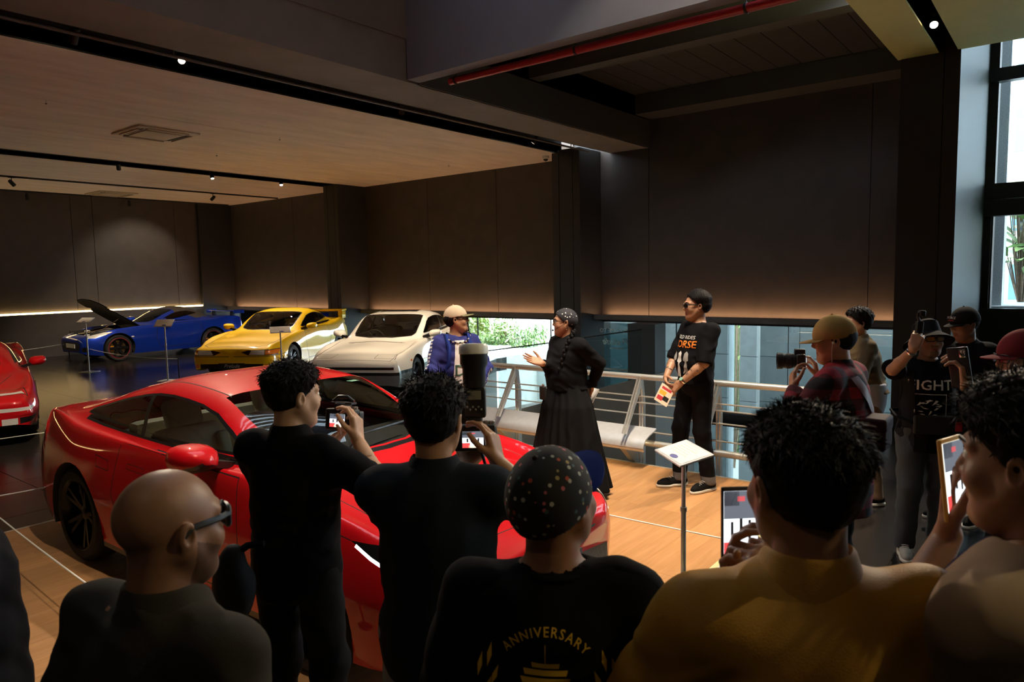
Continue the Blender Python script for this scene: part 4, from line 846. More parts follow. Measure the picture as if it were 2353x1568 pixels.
s.region('panel_gap', 'Z', strip([(2.10, -0.01), (2.09, 0.64), (1.5, 0.69), (0.9, 0.68)], 0.007), GAP, sel=lambda c: c.z > 0.55)
pu = [(2.02, 0.36), (1.78, 0.34), (1.72, 0.66), (1.98, 0.68)]
s.region('popup_headlight', 'Z', pu, None, sel=lambda c: c.z > 0.55 and c.x > 1.6, only=['body']); s.region('panel_gap', 'Z', ring(pu, 0.007), GAP, sel=lambda c: c.z > 0.55 and c.x > 1.6)
s.region('vent', 'Z', strip([(0.98, -0.01), (0.96, 0.50)], 0.03), TRIM, sel=lambda c: c.z > 0.6)
for k_, (xa_s, xb_s) in enumerate(((2.4, 1.29), (1.29, -1.275), (-1.275, -2.4))): zz_ = lambda x: 0.41+(2.4-x)/4.8*0.03; s.region('side_strip#%d' % k_, 'Y', [(xa_s, zz_(xa_s)+0.047), (xa_s, zz_(xa_s)), (xb_s, zz_(xb_s)), (xb_s, zz_(xb_s)+0.047)], TRIM, sel=lambda c: c.y > 0.1)
s.region('lower_body', 'Y', [(2.4, 0.41), (2.4, 0.1), (-2.4, 0.1), (-2.4, 0.44)], mat('paint_grey_lower', (0.20, 0.20, 0.19), 0.4, coat=0.6), mode='one', only=['body'])
s.region('indicator', 'Y', [(1.60, 0.60), (1.54, 0.60), (1.54, 0.57), (1.60, 0.57)], AMBER)
dp = [(0.50, 0.27), (0.62, 0.5), (0.55, 0.85), (-0.68, 0.88), (-0.76, 0.6), (-0.55, 0.28)]
s.region('panel_gap', 'Y', ring(dp, 0.009), GAP, sel=lambda c: c.z < 0.87)
s.region('grille', 'X', [(-0.01, 0.50), (0.72, 0.50), (0.72, 0.54), (-0.01, 0.54)], TRIM, sel=fr, mode='one')
s.region('tail_light', 'X', [(0.2, 0.68), (0.75, 0.68), (0.75, 0.80), (0.2, 0.80)], REDL, sel=lambda c: c.x < -1.9)
finish_car(t, pw_, s, WHP, CARG, DSEAT, dict(spokes=5, rf=0.72, twin=False, rim=mat('rim_graphite', (0.03, 0.03, 0.032), 0.25, 0.5, coat=0.5)))

# ------------------------------------------------------------------ blue roadster with its bonnet up
pb = dict(xf=2.02, xr=-2.10, W=0.875, zs=0.16, fa=1.24, ra=-1.16, R=0.325, zb1=0.86, zb2=0.90, xc=0.55, zc=0.875, xa=0.20, wt=-0.28, ztop=1.215, zr=1.255, re=-0.80, zre=1.20, rg=-1.32, zrg=0.965, zn=0.60, zh=0.77, zt=0.93, rw=0.53, zm=0.54, fw=0.66, tw=0.74, xh=1.25, sx=-0.58)
t = thing('blue_roadster', 'blue roadster with dark soft top and raised bonnet near the left wall', 'car', (-19.04, 8.95, FZ), math.radians(-91))
s = Shell(car_lines(pb), 90, 5)
D = dlo(pb, (0.16, -0.86, -0.80, 0.24))
SOFT = mat('soft_top_brown', (0.06, 0.048, 0.04), 0.85, bump=0.1, bscale=120)
s.region('soft_top', 'Z', [(-0.26, -0.01), (-0.26, 0.62), (-0.8, 0.69), (-1.30, 0.64), (-1.42, 0.4), (-1.44, -0.01)], SOFT, sel=lambda c: c.z > 0.955, mode='one')
s.region('side_window', 'Y', D, CARGD, sel=upy)
s.region('windshield', 'Z', wind(pb), CARGD, sel=upy, mode='one')
hood = [(1.86, -0.01), (1.84, 0.40), (1.70, 0.60), (1.2, 0.66), (0.62, 0.68), (0.60, 0.3), (0.64, -0.01)]
hb = [f for f in []]
s.region('bonnet_opening', 'Z', hood, None, sel=lambda c: c.z > 0.6, mode='one')
s.region('headlight', 'Y', [(1.38, 0.735), (1.62, 0.725), (1.84, 0.66), (1.90, 0.60), (1.74, 0.60), (1.5, 0.67)], LAMPI, sel=lambda c: c.y > 0.5 and c.x > 1.2, only=['body'])
s.region('indicator', 'Y', [(1.36, 0.735), (1.46, 0.73), (1.50, 0.68), (1.42, 0.70)], AMBER, sel=lambda c: c.y > 0.5 and c.x > 1.2)
s.region('grille', 'X', [(-0.01, 0.30), (0.50, 0.30), (0.56, 0.42), (0.50, 0.49), (-0.01, 0.50)], TRIM, sel=lambda c: c.x > 1.7, mode='one')
s.region('air_intake', 'X', [(0.62, 0.28), (0.74, 0.28), (0.74, 0.40), (0.60, 0.38)], TRIM, sel=lambda c: c.x > 1.6)
dp = [(0.24, 0.27), (0.34, 0.5), (0.28, 0.85), (-0.82, 0.88), (-0.88, 0.6), (-0.66, 0.28)]
s.region('door', 'Y', dp, None, only=['body']); s.region('panel_gap', 'Y', ring(dp, 0.01), GAP, sel=lambda c: c.z < 0.87)
s.region('tail_light', 'X', [(0.34, 0.70), (0.72, 0.71), (0.72, 0.84), (0.34, 0.84)], REDL, sel=lambda c: c.x < -1.8)
s.region('side_marker', 'Y', [(0.95, 0.60), (0.89, 0.60), (0.89, 0.575), (0.95, 0.575)], LAMPI)
pp = finish_car(t, pb, s, BLU, CARGD, DSEAT, dict(spokes=6, rf=0.72, twin=False, caliper=mat('caliper_gold', (0.7, 0.30, 0.03), 0.4), lip=mat('rim_red_stripe', (0.4, 0.01, 0.02), 0.4), rear_seat=False))
bo = pp['bonnet_opening'][0]; bo.name = 'bonnet'; bo.data.name = 'bonnet'
hx, hz = 0.64, 0.86; Mh = Matrix.Translation((hx, 0, hz)) @ Matrix.Rotation(math.radians(-42), 4, 'Y') @ Matrix.Translation((-hx, 0, -hz))
bo.data.materials[0] = BLU; lo = bo.data.copy(); bo.matrix_local = Mh
under = link('bonnet_lining', lo, bo); under.location = (0, 0, -0.02); under.data.materials[0] = mat('lining_black', (0.008, 0.008, 0.008), 0.8)
eb = MB().box((0.64, -0.62, 0.30), (1.82, 0.62, 0.34)).box((0.60, -0.66, 0.3), (0.66, 0.66, 0.84)).box((1.78, -0.55, 0.3), (1.84, 0.55, 0.62)); [eb.box((0.62, sg*0.62-0.02, 0.3), (1.80, sg*0.62+0.02, 0.74)) for sg in (1, -1)]
eb.build('engine_bay', INTD, t)
en = MB().bbox((0.85, -0.16, 0.40), (1.45, 0.20, 0.74), 0.04).bbox((0.9, 0.22, 0.5), (1.35, 0.42, 0.70), 0.05); en.build('engine', mat('engine_grey', (0.25, 0.24, 0.23), 0.4, 0.8, var=0.4, scale=30), t)
for k, (x0, y0, r) in enumerate(((1.5, -0.35, 0.07), (1.2, -0.40, 0.06), (0.9, -0.42, 0.08), (1.6, 0.35, 0.06))): MB().lathe([(0, 0.74), (r*0.8, 0.74), (r, 0.71), (r, 0.5)], 14, M=Matrix.Translation((x0, y0, 0))).build('reservoir', CHROME if k % 2 else mat('reservoir_white', (0.5, 0.5, 0.48), 0.4), t)
MB().tube([(0.95, 0.3, 0.72), (1.2, 0.1, 0.78), (1.6, 0.2, 0.72), (1.7, -0.3, 0.66)], 0.035, 10).build('intake_pipe', CHROME, t)
MB().tube([(1.72, 0.45, 0.62), (0.95, 0.50, 1.10)], 0.008, 6).build('prop_rod', CHROME, t)
for sg in (1, -1): MB().bbox((-2.0, sg*0.5-0.015, 0.93), (-1.86, sg*0.5+0.015, 1.06), 0.006).build('wing_stand', TRIM, t)
MB().bbox((-2.14, -0.74, 1.05), (-1.86, 0.74, 1.075), 0.01).bbox((-2.15, 0.735, 1.0), (-1.84, 0.75, 1.10), 0.005).bbox((-2.15, -0.75, 1.0), (-1.84, -0.735, 1.10), 0.005).build('rear_wing', BLU, t)
MB().box((2.0, -0.26, 0.36), (2.03, 0.26, 0.46)).build('number_plate', WHT, t)

# ------------------------------------------------------------------ low red sports car (only its nose shows)
pn = dict(xf=2.16, xr=-2.26, W=0.905, zs=0.15, fa=1.22, ra=-1.31, R=0.31, zb1=0.80, zb2=0.86, xc=1.02, zc=0.80, xa=0.72, wt=0.10, ztop=1.12, zr=1.165, re=-0.65, zre=1.11, rg=-1.35, zrg=0.965, zn=0.54, zh=0.69, zt=0.95, rw=0.53, zm=0.50, fw=0.72, tw=0.76, xh=1.5, sx=0.05, mx=0.62)
t = thing('red_sports_car', 'low red mid-engine sports car whose nose points at the platform', 'car', (-12.1, 2.93, FZ), math.radians(-16))
s = Shell(car_lines(pn), 90, 5); upn = lambda c: c.z > 0.76
D = dlo(pn, (0.66, -0.80, -0.86, 0.74))
s.region('side_window', 'Y', D, CARGD, sel=upn); s.region('windshield', 'Z', wind(pn), CARGD, sel=upn, mode='one'); s.region('rear_window', 'Z', rearw(pn), CARGD, sel=upn, mode='one')
s.region('roof', 'Z', [(0.14, -0.01), (0.12, 0.46), (-0.62, 0.44), (-0.62, -0.01)], TRIM, sel=lambda c: c.z > 1.0, mode='one')
pu = [(2.02, 0.42), (1.80, 0.40), (1.72, 0.72), (1.92, 0.76)]
s.region('headlight_surround', 'Z', ring(pu, 0.012), GAP, sel=lambda c: c.z > 0.45 and c.x > 1.5)
s.region('headlight', 'Z', [(2.0, 0.46), (1.92, 0.455), (1.86, 0.70), (1.92, 0.73)], LAMPI, sel=lambda c: c.z > 0.45 and c.x > 1.5)
s.region('indicator', 'X', [(0.46, 0.415), (0.80, 0.415), (0.84, 0.455), (0.46, 0.46)], LAMPI, sel=fr)
s.region('panel_gap', 'Z', strip([(2.04, -0.01), (2.03, 0.40), (1.75, 0.40), (1.1, 0.62)], 0.008), GAP, sel=lambda c: c.z > 0.5)
s.region('grille', 'X', [(-0.01, 0.24), (0.40, 0.24), (0.44, 0.34), (-0.01, 0.36)], TRIM, sel=fr, mode='one')
s.region('fog_lamp', 'X', [(0.48, 0.25), (0.64, 0.26), (0.64, 0.335), (0.48, 0.335)], LAMPI, sel=fr); s.region('air_intake', 'X', [(0.66, 0.26), (0.82, 0.28), (0.84, 0.34), (0.66, 0.335)], TRIM, sel=fr)
s.region('front_lip', 'Y', [(2.4, 0.225), (2.4, 0.1), (1.5, 0.1), (1.5, 0.19)], TRIM, mode='one')
finish_car(t, pn, s, RED2, CARGD, DSEAT, dict(spokes=5, rf=0.72, rear_seat=False))
# ------------------------------------------------------------------ people: smooth implicit surfaces meshed by surface nets
A_ = lambda *v: np.array(v, np.float32)
def nrm(v): v = np.asarray(v, np.float64); return v/max(1e-9, np.linalg.norm(v))
def rc(P, a, b, ra, rb):
    a = np.asarray(a, np.float32); ba = np.asarray(b, np.float32)-a; pa = P-a
    t = np.clip((pa@ba)/max(1e-9, float(ba@ba)), 0, 1); q = pa-t[:, None]*ba
    return np.sqrt(np.einsum('ij,ij->i', q, q))-(ra+(rb-ra)*t)
def el(P, c, R, M=None):
    q = P-np.asarray(c, np.float32)
    if M is not None: q = q@np.asarray(M, np.float32)
    q1 = q/np.asarray(R, np.float32); q2 = q1/np.asarray(R, np.float32)
    k0 = np.sqrt(np.einsum('ij,ij->i', q1, q1)); k1 = np.sqrt(np.einsum('ij,ij->i', q2, q2))
    return k0*(k0-1)/np.maximum(k1, 1e-6)
def smin(a, b, k):
    h = np.clip(0.5+0.5*(b-a)/k, 0, 1); return b*(1-h)+a*h-k*h*(1-h)
def smax(a, b, k): return -smin(-a, -b, k)
def prim_bound(p):
    if p[0] == 'c': a, b = np.asarray(p[1]), np.asarray(p[2]); return (a+b)/2, np.linalg.norm(a-b)/2+max(p[3], p[4])
    return np.asarray(p[1]), float(max(p[2]))
def evalp(P, prims, ids=False):
    d = np.full(len(P), 1.0, np.float32); best = np.full(len(P), 9.0, np.float32); idx = np.zeros(len(P), np.int16)
    for p in prims:
        di = rc(P, p[1], p[2], p[3], p[4]) if p[0] == 'c' else el(P, p[1], p[2], p[3])
        k = p[5] if p[0] == 'c' else p[4]; tg = p[6] if p[0] == 'c' else p[5]
        if tg < 0: d = smax(d, -di, k); continue
        if ids: m = di < best; best[m] = di[m]; idx[m] = tg
        d = smin(d, di, k)
    return (d, idx) if ids else d
def cull(prims, lo, hi):
    out = []
    for p in prims:
        c, r = prim_bound(p); q = np.clip(c, lo, hi)
        if np.linalg.norm(q-c) < r+0.05: out.append(p)
    return out
def surfnet(fn, lo, hi, h):
    lo = np.asarray(lo, float); hi = np.asarray(hi, float); B = 4
    nb = np.ceil((hi-lo)/(h*B)).astype(int); n = nb*B+1
    g = [lo[k]+(np.arange(nb[k])+0.5)*h*B for k in range(3)]
    C = np.stack(np.meshgrid(*g, indexing='ij'), -1).reshape(-1, 3).astype(np.float32)
    dc = fn(C).reshape(nb); act = np.abs(dc) < h*B*0.87*1.7+0.004
    up = act.repeat(B, 0).repeat(B, 1).repeat(B, 2); sg = np.where(dc < 0, -1.0, 1.0).astype(np.float32).repeat(B, 0).repeat(B, 1).repeat(B, 2)
    m = np.zeros(n, bool); D = np.ones(n, np.float32)
    D[:-1, :-1, :-1] = sg
    for a in (0, 1):
        for b in (0, 1):
            for c in (0, 1): m[a:n[0]-1+a, b:n[1]-1+b, c:n[2]-1+c] |= up
    I = np.argwhere(m); 
    if len(I) == 0: return np.zeros((0, 3)), np.zeros((0, 4), int)
    D[m] = fn((lo+I*h).astype(np.float32))
    S = D < 0; cnt = np.zeros(n-1, np.int8); cs = [(a, b, c) for a in (0, 1) for b in (0, 1) for c in (0, 1)]
    for a, b, c in cs: cnt += S[a:n[0]-1+a, b:n[1]-1+b, c:n[2]-1+c]
    mix = (cnt > 0) & (cnt < 8) & up
    cells = np.argwhere(mix); vid = np.full(n-1, -1, np.int64); vid[mix] = np.arange(len(cells))
    acc = np.zeros((len(cells), 3)); num = np.zeros(len(cells))
    val = {o: D[cells[:, 0]+o[0], cells[:, 1]+o[1], cells[:, 2]+o[2]] for o in cs}
    for o in cs:
        for ax in range(3):
            if o[ax] == 0:
                q = list(o); q[ax] = 1; q = tuple(q); va, vb = val[o], val[q]; ch = (va < 0) != (vb < 0)
                t = np.where(ch, va/np.where(ch, va-vb, 1), 0); p = np.repeat(np.array([o], float), len(cells), 0); p[:, ax] += t
                acc[ch] += p[ch]; num[ch] += 1
    V = lo+h*(cells+acc/np.maximum(num, 1)[:, None]); Fq = []
    for ax in range(3):
        sl0 = [slice(None)]*3; sl1 = [slice(None)]*3; sl0[ax] = slice(0, -1); sl1[ax] = slice(1, None)
        s0, s1 = S[tuple(sl0)], S[tuple(sl1)]; E = np.argwhere(s0 != s1); u, v = [(1, 2), (2, 0), (0, 1)][ax]
        ok = (E[:, u] > 0) & (E[:, v] > 0) & (E[:, u] < n[u]-1) & (E[:, v] < n[v]-1); E = E[ok]
        if len(E) == 0: continue
        def cid(du, dv):
            q = E.copy(); q[:, u] -= du; q[:, v] -= dv; return vid[q[:, 0], q[:, 1], q[:, 2]]
        Q = np.stack([cid(1, 1), cid(0, 1), cid(0, 0), cid(1, 0)], 1); inside = s0[E[:, 0], E[:, 1], E[:, 2]]
        Q[~inside] = Q[~inside][:, ::-1]; Q = Q[(Q >= 0).all(1)]; Fq.append(Q)
    return V, (np.concatenate(Fq) if Fq else np.zeros((0, 4), int))
def npmesh(name, V, Fq, mats, mi=None, smooth=True):
    me = bpy.data.meshes.new(name); nf = len(Fq)
    me.vertices.add(len(V)); me.vertices.foreach_set('co', np.asarray(V, np.float32).ravel())
    me.loops.add(nf*4); me.loops.foreach_set('vertex_index', np.asarray(Fq, np.int32).ravel())
    me.polygons.add(nf); me.polygons.foreach_set('loop_start', np.arange(nf, dtype=np.int32)*4)
    me.update(calc_edges=True)
    for m in (mats if isinstance(mats, (list, tuple)) else [mats]): me.materials.append(m)
    if mi is not None: me.polygons.foreach_set('material_index', np.asarray(mi, np.int32))
    me.polygons.foreach_set('use_smooth', np.full(nf, smooth)); me.validate(); me.update(); return me
class Waves:
    def __init__(s, seed, n=6, lo=0.06, hi=0.22, st=(1, 1, 0.6)):
        r = np.random.default_rng(seed); d = r.normal(size=(n, 3))*np.array(st); d /= np.linalg.norm(d, axis=1)[:, None]
        L = r.uniform(lo, hi, n); s.k = (d*(2*pi/L)[:, None]).astype(np.float32); s.ph = r.uniform(0, 6.28, n).astype(np.float32); s.a = (L/hi).astype(np.float32)
    def __call__(s, P): return (np.sin(P@s.k.T+s.ph)*s.a).sum(1)/math.sqrt(len(s.a))
def R3(yaw=0, pitch=0, roll=0):
    cy, sy = math.cos(yaw), math.sin(yaw); cp, sp = math.cos(pitch), math.sin(pitch); cr, sr = math.cos(roll), math.sin(roll)
    Z = np.array([[cy, -sy, 0], [sy, cy, 0], [0, 0, 1]]); X = np.array([[1, 0, 0], [0, cp, -sp], [0, sp, cp]]); Y = np.array([[cr, 0, sr], [0, 1, 0], [-sr, 0, cr]])
    return Z@X@Y
def hand_prims(w, d, n, right, curl=(0.5, 0.5, 0.55, 0.6), thumb=0.4, spread=0.15, s=1.0, tagid=1):
    """palm plus four fingers and thumb; w wrist, d finger direction, n palm normal"""
    d = nrm(d); n = nrm(np.asarray(n)-np.dot(n, d)*d); sd = np.cross(d, n)*(1 if right else -1)     # towards the thumb
    P = []; offs = (0.030, 0.010, -0.010, -0.029); Ls = ((0.044, 0.026, 0.021), (0.048, 0.030, 0.022), (0.045, 0.028, 0.021), (0.034, 0.021, 0.019)); reach = (0.088, 0.091, 0.086, 0.078)
    for i in range(4):
        b = w+s*(d*reach[i]+sd*offs[i]); P.append(('c', w+s*(d*0.012+sd*offs[i]*0.62), b, 0.0165*s, 0.0125*s, 0.010, tagid))
        ang = 0.0; p = b; di = nrm(d+sd*spread*offs[i]*8)
        for j, L in enumerate(Ls[i]):
            ang += curl[i]*(1.15, 1.45, 0.9)[j]; v = di*math.cos(ang)+n*math.sin(ang); q = p+v*L*s
            P.append(('c', p, q, (0.0098, 0.0088, 0.0078)[j]*s, (0.0088, 0.0078, 0.0066)[j]*s, 0.003, tagid)); p = q
    tb = w+s*(d*0.028+sd*0.026+n*0.004); v = nrm(d*0.75+sd*(0.85-0.7*thumb)+n*(0.15+0.9*thumb)); P.append(('c', w+s*d*0.01+sd*0.008*s, tb, 0.018*s, 0.0155*s, 0.012, tagid))
    t1 = tb+v*0.042*s; P.append(('c', tb, t1, 0.0145*s, 0.0110*s, 0.008, tagid)); v2 = nrm(v+d*0.45+n*0.25*thumb-sd*0.5*thumb); t2 = t1+v2*0.032*s; t3 = t2+nrm(v2+d*0.2-sd*0.2*thumb)*0.024*s
    P += [('c', t1, t2, 0.0105*s, 0.0095*s, 0.004, tagid), ('c', t2, t3, 0.0095*s, 0.0078*s, 0.003, tagid)]
    return P
def head_prims(c, R, s=1.0, fat=1.0):
    """R columns: side, forward, up. ids 1 skin, 2 lips"""
    T = lambda x, y, z: c+R@np.array([x, y, z])*s
    E = lambda p, r, k, tg=1, rot=None: ('e', T(*p), tuple(v*s for v in r), R if rot is None else R@rot, k, tg)
    Cc = lambda a, b, ra, rb, k, tg=1: ('c', T(*a), T(*b), ra*s, rb*s, k, tg)
    P = [E((0, -0.014, 0.034), (0.0745, 0.094, 0.086), 0.02), E((0, 0.036, -0.018), (0.060*fat, 0.054, 0.088), 0.03), Cc((0, 0.0, -0.03), (0, 0.056, -0.094), 0.056*fat, 0.027, 0.03)]
    for g in (-1, 1):
        P += [Cc((g*0.055*fat, 0.0, -0.03), (g*0.030, 0.05, -0.082), 0.018, 0.016, 0.03), E((g*0.040, 0.058, -0.022), (0.026*fat, 0.024, 0.024), 0.022), Cc((g*0.012, 0.084, 0.034), (g*0.048, 0.066, 0.032), 0.011, 0.009, 0.014)]
    P += [Cc((0, 0.083, 0.022), (0, 0.101, -0.014), 0.0080, 0.0105, 0.010), Cc((-0.012, 0.092, -0.022), (0.012, 0.092, -0.022), 0.0085, 0.0085, 0.006)]
    for g in (-1, 1): P.append(E((g*0.032, 0.094, 0.014), (0.0155, 0.014, 0.0105), 0.012, -1))
    P += [Cc((-0.017, 0.0835, -0.051), (0.017, 0.0835, -0.051), 0.0055, 0.0055, 0.005, 2), Cc((-0.015, 0.083, -0.059), (0.015, 0.083, -0.059), 0.0062, 0.0062, 0.005, 2), E((0, 0.070, -0.089), (0.022, 0.018, 0.018), 0.02)]
    for g in (-1, 1):
        rot = R3(0, 0, g*0.18)
        P += [E((g*0.0785, -0.012, 0.002), (0.0095, 0.0185, 0.031), 0.006, 1, rot), E((g*0.087, -0.008, 0.004), (0.008, 0.0095, 0.017), 0.005, -1, rot)]
    return P
SKINS = {}
def skin(k='mid'):
    c = {'mid': (0.42, 0.22, 0.13), 'light': (0.55, 0.32, 0.21), 'dark': (0.27, 0.13, 0.075)}[k]
    if k not in SKINS: SKINS[k] = (mat('skin_'+k, c, 0.48, var=0.08, scale=30, bump=0.03, bscale=180), mat('lip_'+k, (c[0]*0.85, c[1]*0.55, c[2]*0.6), 0.4), mat('stubble_'+k, tuple(v*0.45 for v in c), 0.6, var=0.15, scale=60))
    return SKINS[k]
HAIRM = mat('hair_black', (0.010, 0.009, 0.010), 0.6, var=0.4, scale=40, spec=0.08)
def make_hair(c, R, s, parent, top=0.03, side=0.008, nape=-0.075, off=0.0, amp=0.004, freq=0.03, seed=1, res=0.0045, mt=None, back=None, name='hair', lift=0.0, strands=0, slen=0.02, taper=0.0):
    wv = Waves(seed, 8, freq*0.5, freq, (1, 1, 1))
    def fn(P):
        q = (P-c.astype(np.float32))@R.astype(np.float32)/s
        b = el(q, (0, -0.014, 0.034), (0.0745, 0.094, 0.086))
        w_ = np.clip((q[:, 2]-0.02)/0.07, 0, 1); bk = np.clip((-q[:, 1]-0.02)/0.06, 0, 1)*(1-w_)
        th = side+(top-side)*w_*w_*(3-2*w_)+bk*(back if back is not None else side*0.6)
        th = th*(1-taper*np.clip(q[:, 1]/0.07, 0, 1))
        d = b-th-amp*wv(q)*(0.35+0.65*w_)-lift*np.clip(q[:, 1]/0.08, 0, 1)*w_
        f = 0.75*q[:, 1]-0.66*q[:, 2]-off+0.15*amp*wv(q*1.7)
        f2 = nape-q[:, 2]+0.25*np.abs(q[:, 0])*0; f3 = np.minimum(-(q[:, 1]+0.005), 0.0)*0
        ear = (0.75*q[:, 1]+0.004)-0.0
        d = np.maximum(np.maximum(d, f), f2)
        return d*s
    M = np.abs(R)@np.array([0.13, 0.15, 0.15])*s
    V, Fq = surfnet(fn, c-M, c+M+np.array([0, 0, 0.02]), res)
    o = link(name, npmesh(name, V, Fq, mt or HAIRM), parent)
    if strands and len(V):
        rg = np.random.default_rng(seed); e = 1e-3; I = rg.integers(0, len(V), strands); Pp = V[I].astype(np.float32)
        G = np.stack([fn(Pp+A_(*(e*np.eye(3)[k])))-fn(Pp-A_(*(e*np.eye(3)[k]))) for k in range(3)], 1); G /= np.linalg.norm(G, axis=1)[:, None]+1e-9
        dn = R@np.array([0, -0.5, -0.85]); tv = rg.normal(size=(strands, 3))*0.45+dn; tv -= (tv*G).sum(1)[:, None]*G; tv /= np.linalg.norm(tv, axis=1)[:, None]+1e-9
        hz = ((Pp-c)@R)[:, 2]/s; up_ = np.clip((hz-0.03)/0.06, 0, 1)[:, None]; L = slen*(0.35+0.65*up_)*rg.uniform(0.6, 1.3, (strands, 1))
        dr = G*(0.25+0.75*up_)+tv*0.8; dr /= np.linalg.norm(dr, axis=1)[:, None]; sd = np.cross(dr, G+0.01); sd /= np.linalg.norm(sd, axis=1)[:, None]+1e-9
        p0 = Pp-G*0.003; p1 = p0+dr*L*0.55; p2 = p1+(dr*0.6+tv*0.7)*L*0.5; wd = 0.0011
        VV = np.stack([p0-sd*wd, p0+sd*wd, p1+sd*wd, p1-sd*wd, p2+sd*wd*0.3, p2-sd*wd*0.3], 1).reshape(-1, 3); b = np.arange(strands)[:, None]*6
        FF = np.concatenate([b+np.array([[0, 1, 2, 3]]), b+np.array([[3, 2, 4, 5]])])
        so = link('hair_strands', npmesh('hair_strands', VV, FF, mt or HAIRM), o); so['kind'] = 'stuff'
    return o
def make_cap(c, R, s, parent, m_crown, m_brim, back=False, brim=0.072, low=0.022, tilt=0.0, th=0.016, name='cap', width=0.95, droop=0.35):
    Rt = R@R3(0, tilt, 0); Rb = Rt@R3(pi, 0, 0) if back else Rt
    def fn(P):
        q = (P-c.astype(np.float32))@Rt.astype(np.float32)/s
        return np.maximum(el(q, (0, -0.012, 0.036), (0.0745+th, 0.094+th, 0.086+th*1.25)), low-q[:, 2])*s
    M = np.abs(R)@np.array([0.13, 0.15, 0.15])*s; V, Fq = surfnet(fn, c-M, c+M+np.array([0, 0, 0.02]), 0.006)
    o = link(name, npmesh(name, V, Fq, m_crown), parent); bm_ = MB(); na, nr = 15, 6; VV = []
    for z0 in (0, -0.004):
        for i in range(na):
            a = (i/(na-1)-0.5)*2*width; rx, ry = 0.0745+th, 0.094+th
            for j in range(nr):
                t = j/(nr-1); e = brim*math.cos(a/width*pi/2*0.86)**0.6
                x = rx*math.sin(a)*(1+0.03*t); y = -0.012+ry*math.cos(a)-0.004+e*t; z = low+0.004+z0-droop*(x*x)*3.2*t-0.10*e*t*t
                VV.append(c+Rb@np.array([x, y, z])*s)
    k = na*nr; Fc = []
    for i in range(na-1):
        for j in range(nr-1):
            a = i*nr+j; Fc += [(a, a+1, a+nr+1, a+nr), (k+a, k+a+nr, k+a+nr+1, k+a+1)]
    for i in range(na-1): Fc.append((i*nr+nr-1, k+i*nr+nr-1, k+(i+1)*nr+nr-1, (i+1)*nr+nr-1))
    for i in (0, na-1):
        for j in range(nr-1): Fc.append((i*nr+j, i*nr+j+1, k+i*nr+j+1, k+i*nr+j))
    bm_.add(VV, Fc, 0, True); bm_.build('brim', m_brim, o)
    MB().ball(Vector(c+Rt@np.array([0, -0.012, 0.036+0.086+th*1.25])*s), 0.007*s, 8).build('button', m_crown, o)
    return o
def make_glasses(c, R, s, parent, m=BLACKM, lens=None, w=0.052, h=0.036, r=0.0028):
    T = lambda x, y, z: Vector(c+R@np.array([x, y, z])*s); mb = MB(); yb = 0.102
    for g in (-1, 1):
        pts = []
        for k in range(20):
            a = 2*pi*k/20; ca, sa = math.cos(a), math.sin(a); x = g*0.034+w/2*math.copysign(abs(ca)**0.6, ca); z = 0.014+h/2*math.copysign(abs(sa)**0.6, sa)
            pts.append(T(x, yb-4.0*(x*x), z))
        mb.tube(pts, r*s, 6, closed=True)
        mb.tube([T(g*0.060, yb-0.016, 0.022), T(g*0.074, 0.06, 0.022), T(g*0.0795, 0.0, 0.018), T(g*0.080, -0.018, 0.004)], r*1.15*s, 6)
    mb.tube([T(-0.010, yb, 0.018), T(0, yb+0.002, 0.021), T(0.010, yb, 0.018)], r*s, 6)
    o = mb.build('glasses', m, parent)
    for g in (-1, 1):
        pts = []
        for k in range(16):
            a = 2*pi*k/16; ca, sa = math.cos(a), math.sin(a); x = g*0.034+w/2*0.97*math.copysign(abs(ca)**0.6, ca); z = 0.014+h/2*0.97*math.copysign(abs(sa)**0.6, sa); pts.append(T(x, yb-4.0*x*x-0.0005, z))
        MB().add(pts, [list(range(16))]).build('lens', lens or glassmat('spectacle_lens', (0.92, 0.94, 0.94)), o)
    return o
def ik(S, W, l1, l2, pole):
    S = np.asarray(S, float); W = np.asarray(W, float); d = W-S; L = np.linalg.norm(d); L2 = min(L, (l1+l2)*0.995); u = d/L; W2 = S+u*L2
    a = (l1*l1-l2*l2+L2*L2)/(2*L2); h = math.sqrt(max(0, l1*l1-a*a)); p = np.asarray(pole, float); p = nrm(p-np.dot(p, u)*u); return S+u*a+p*h, W2
class Person: pass
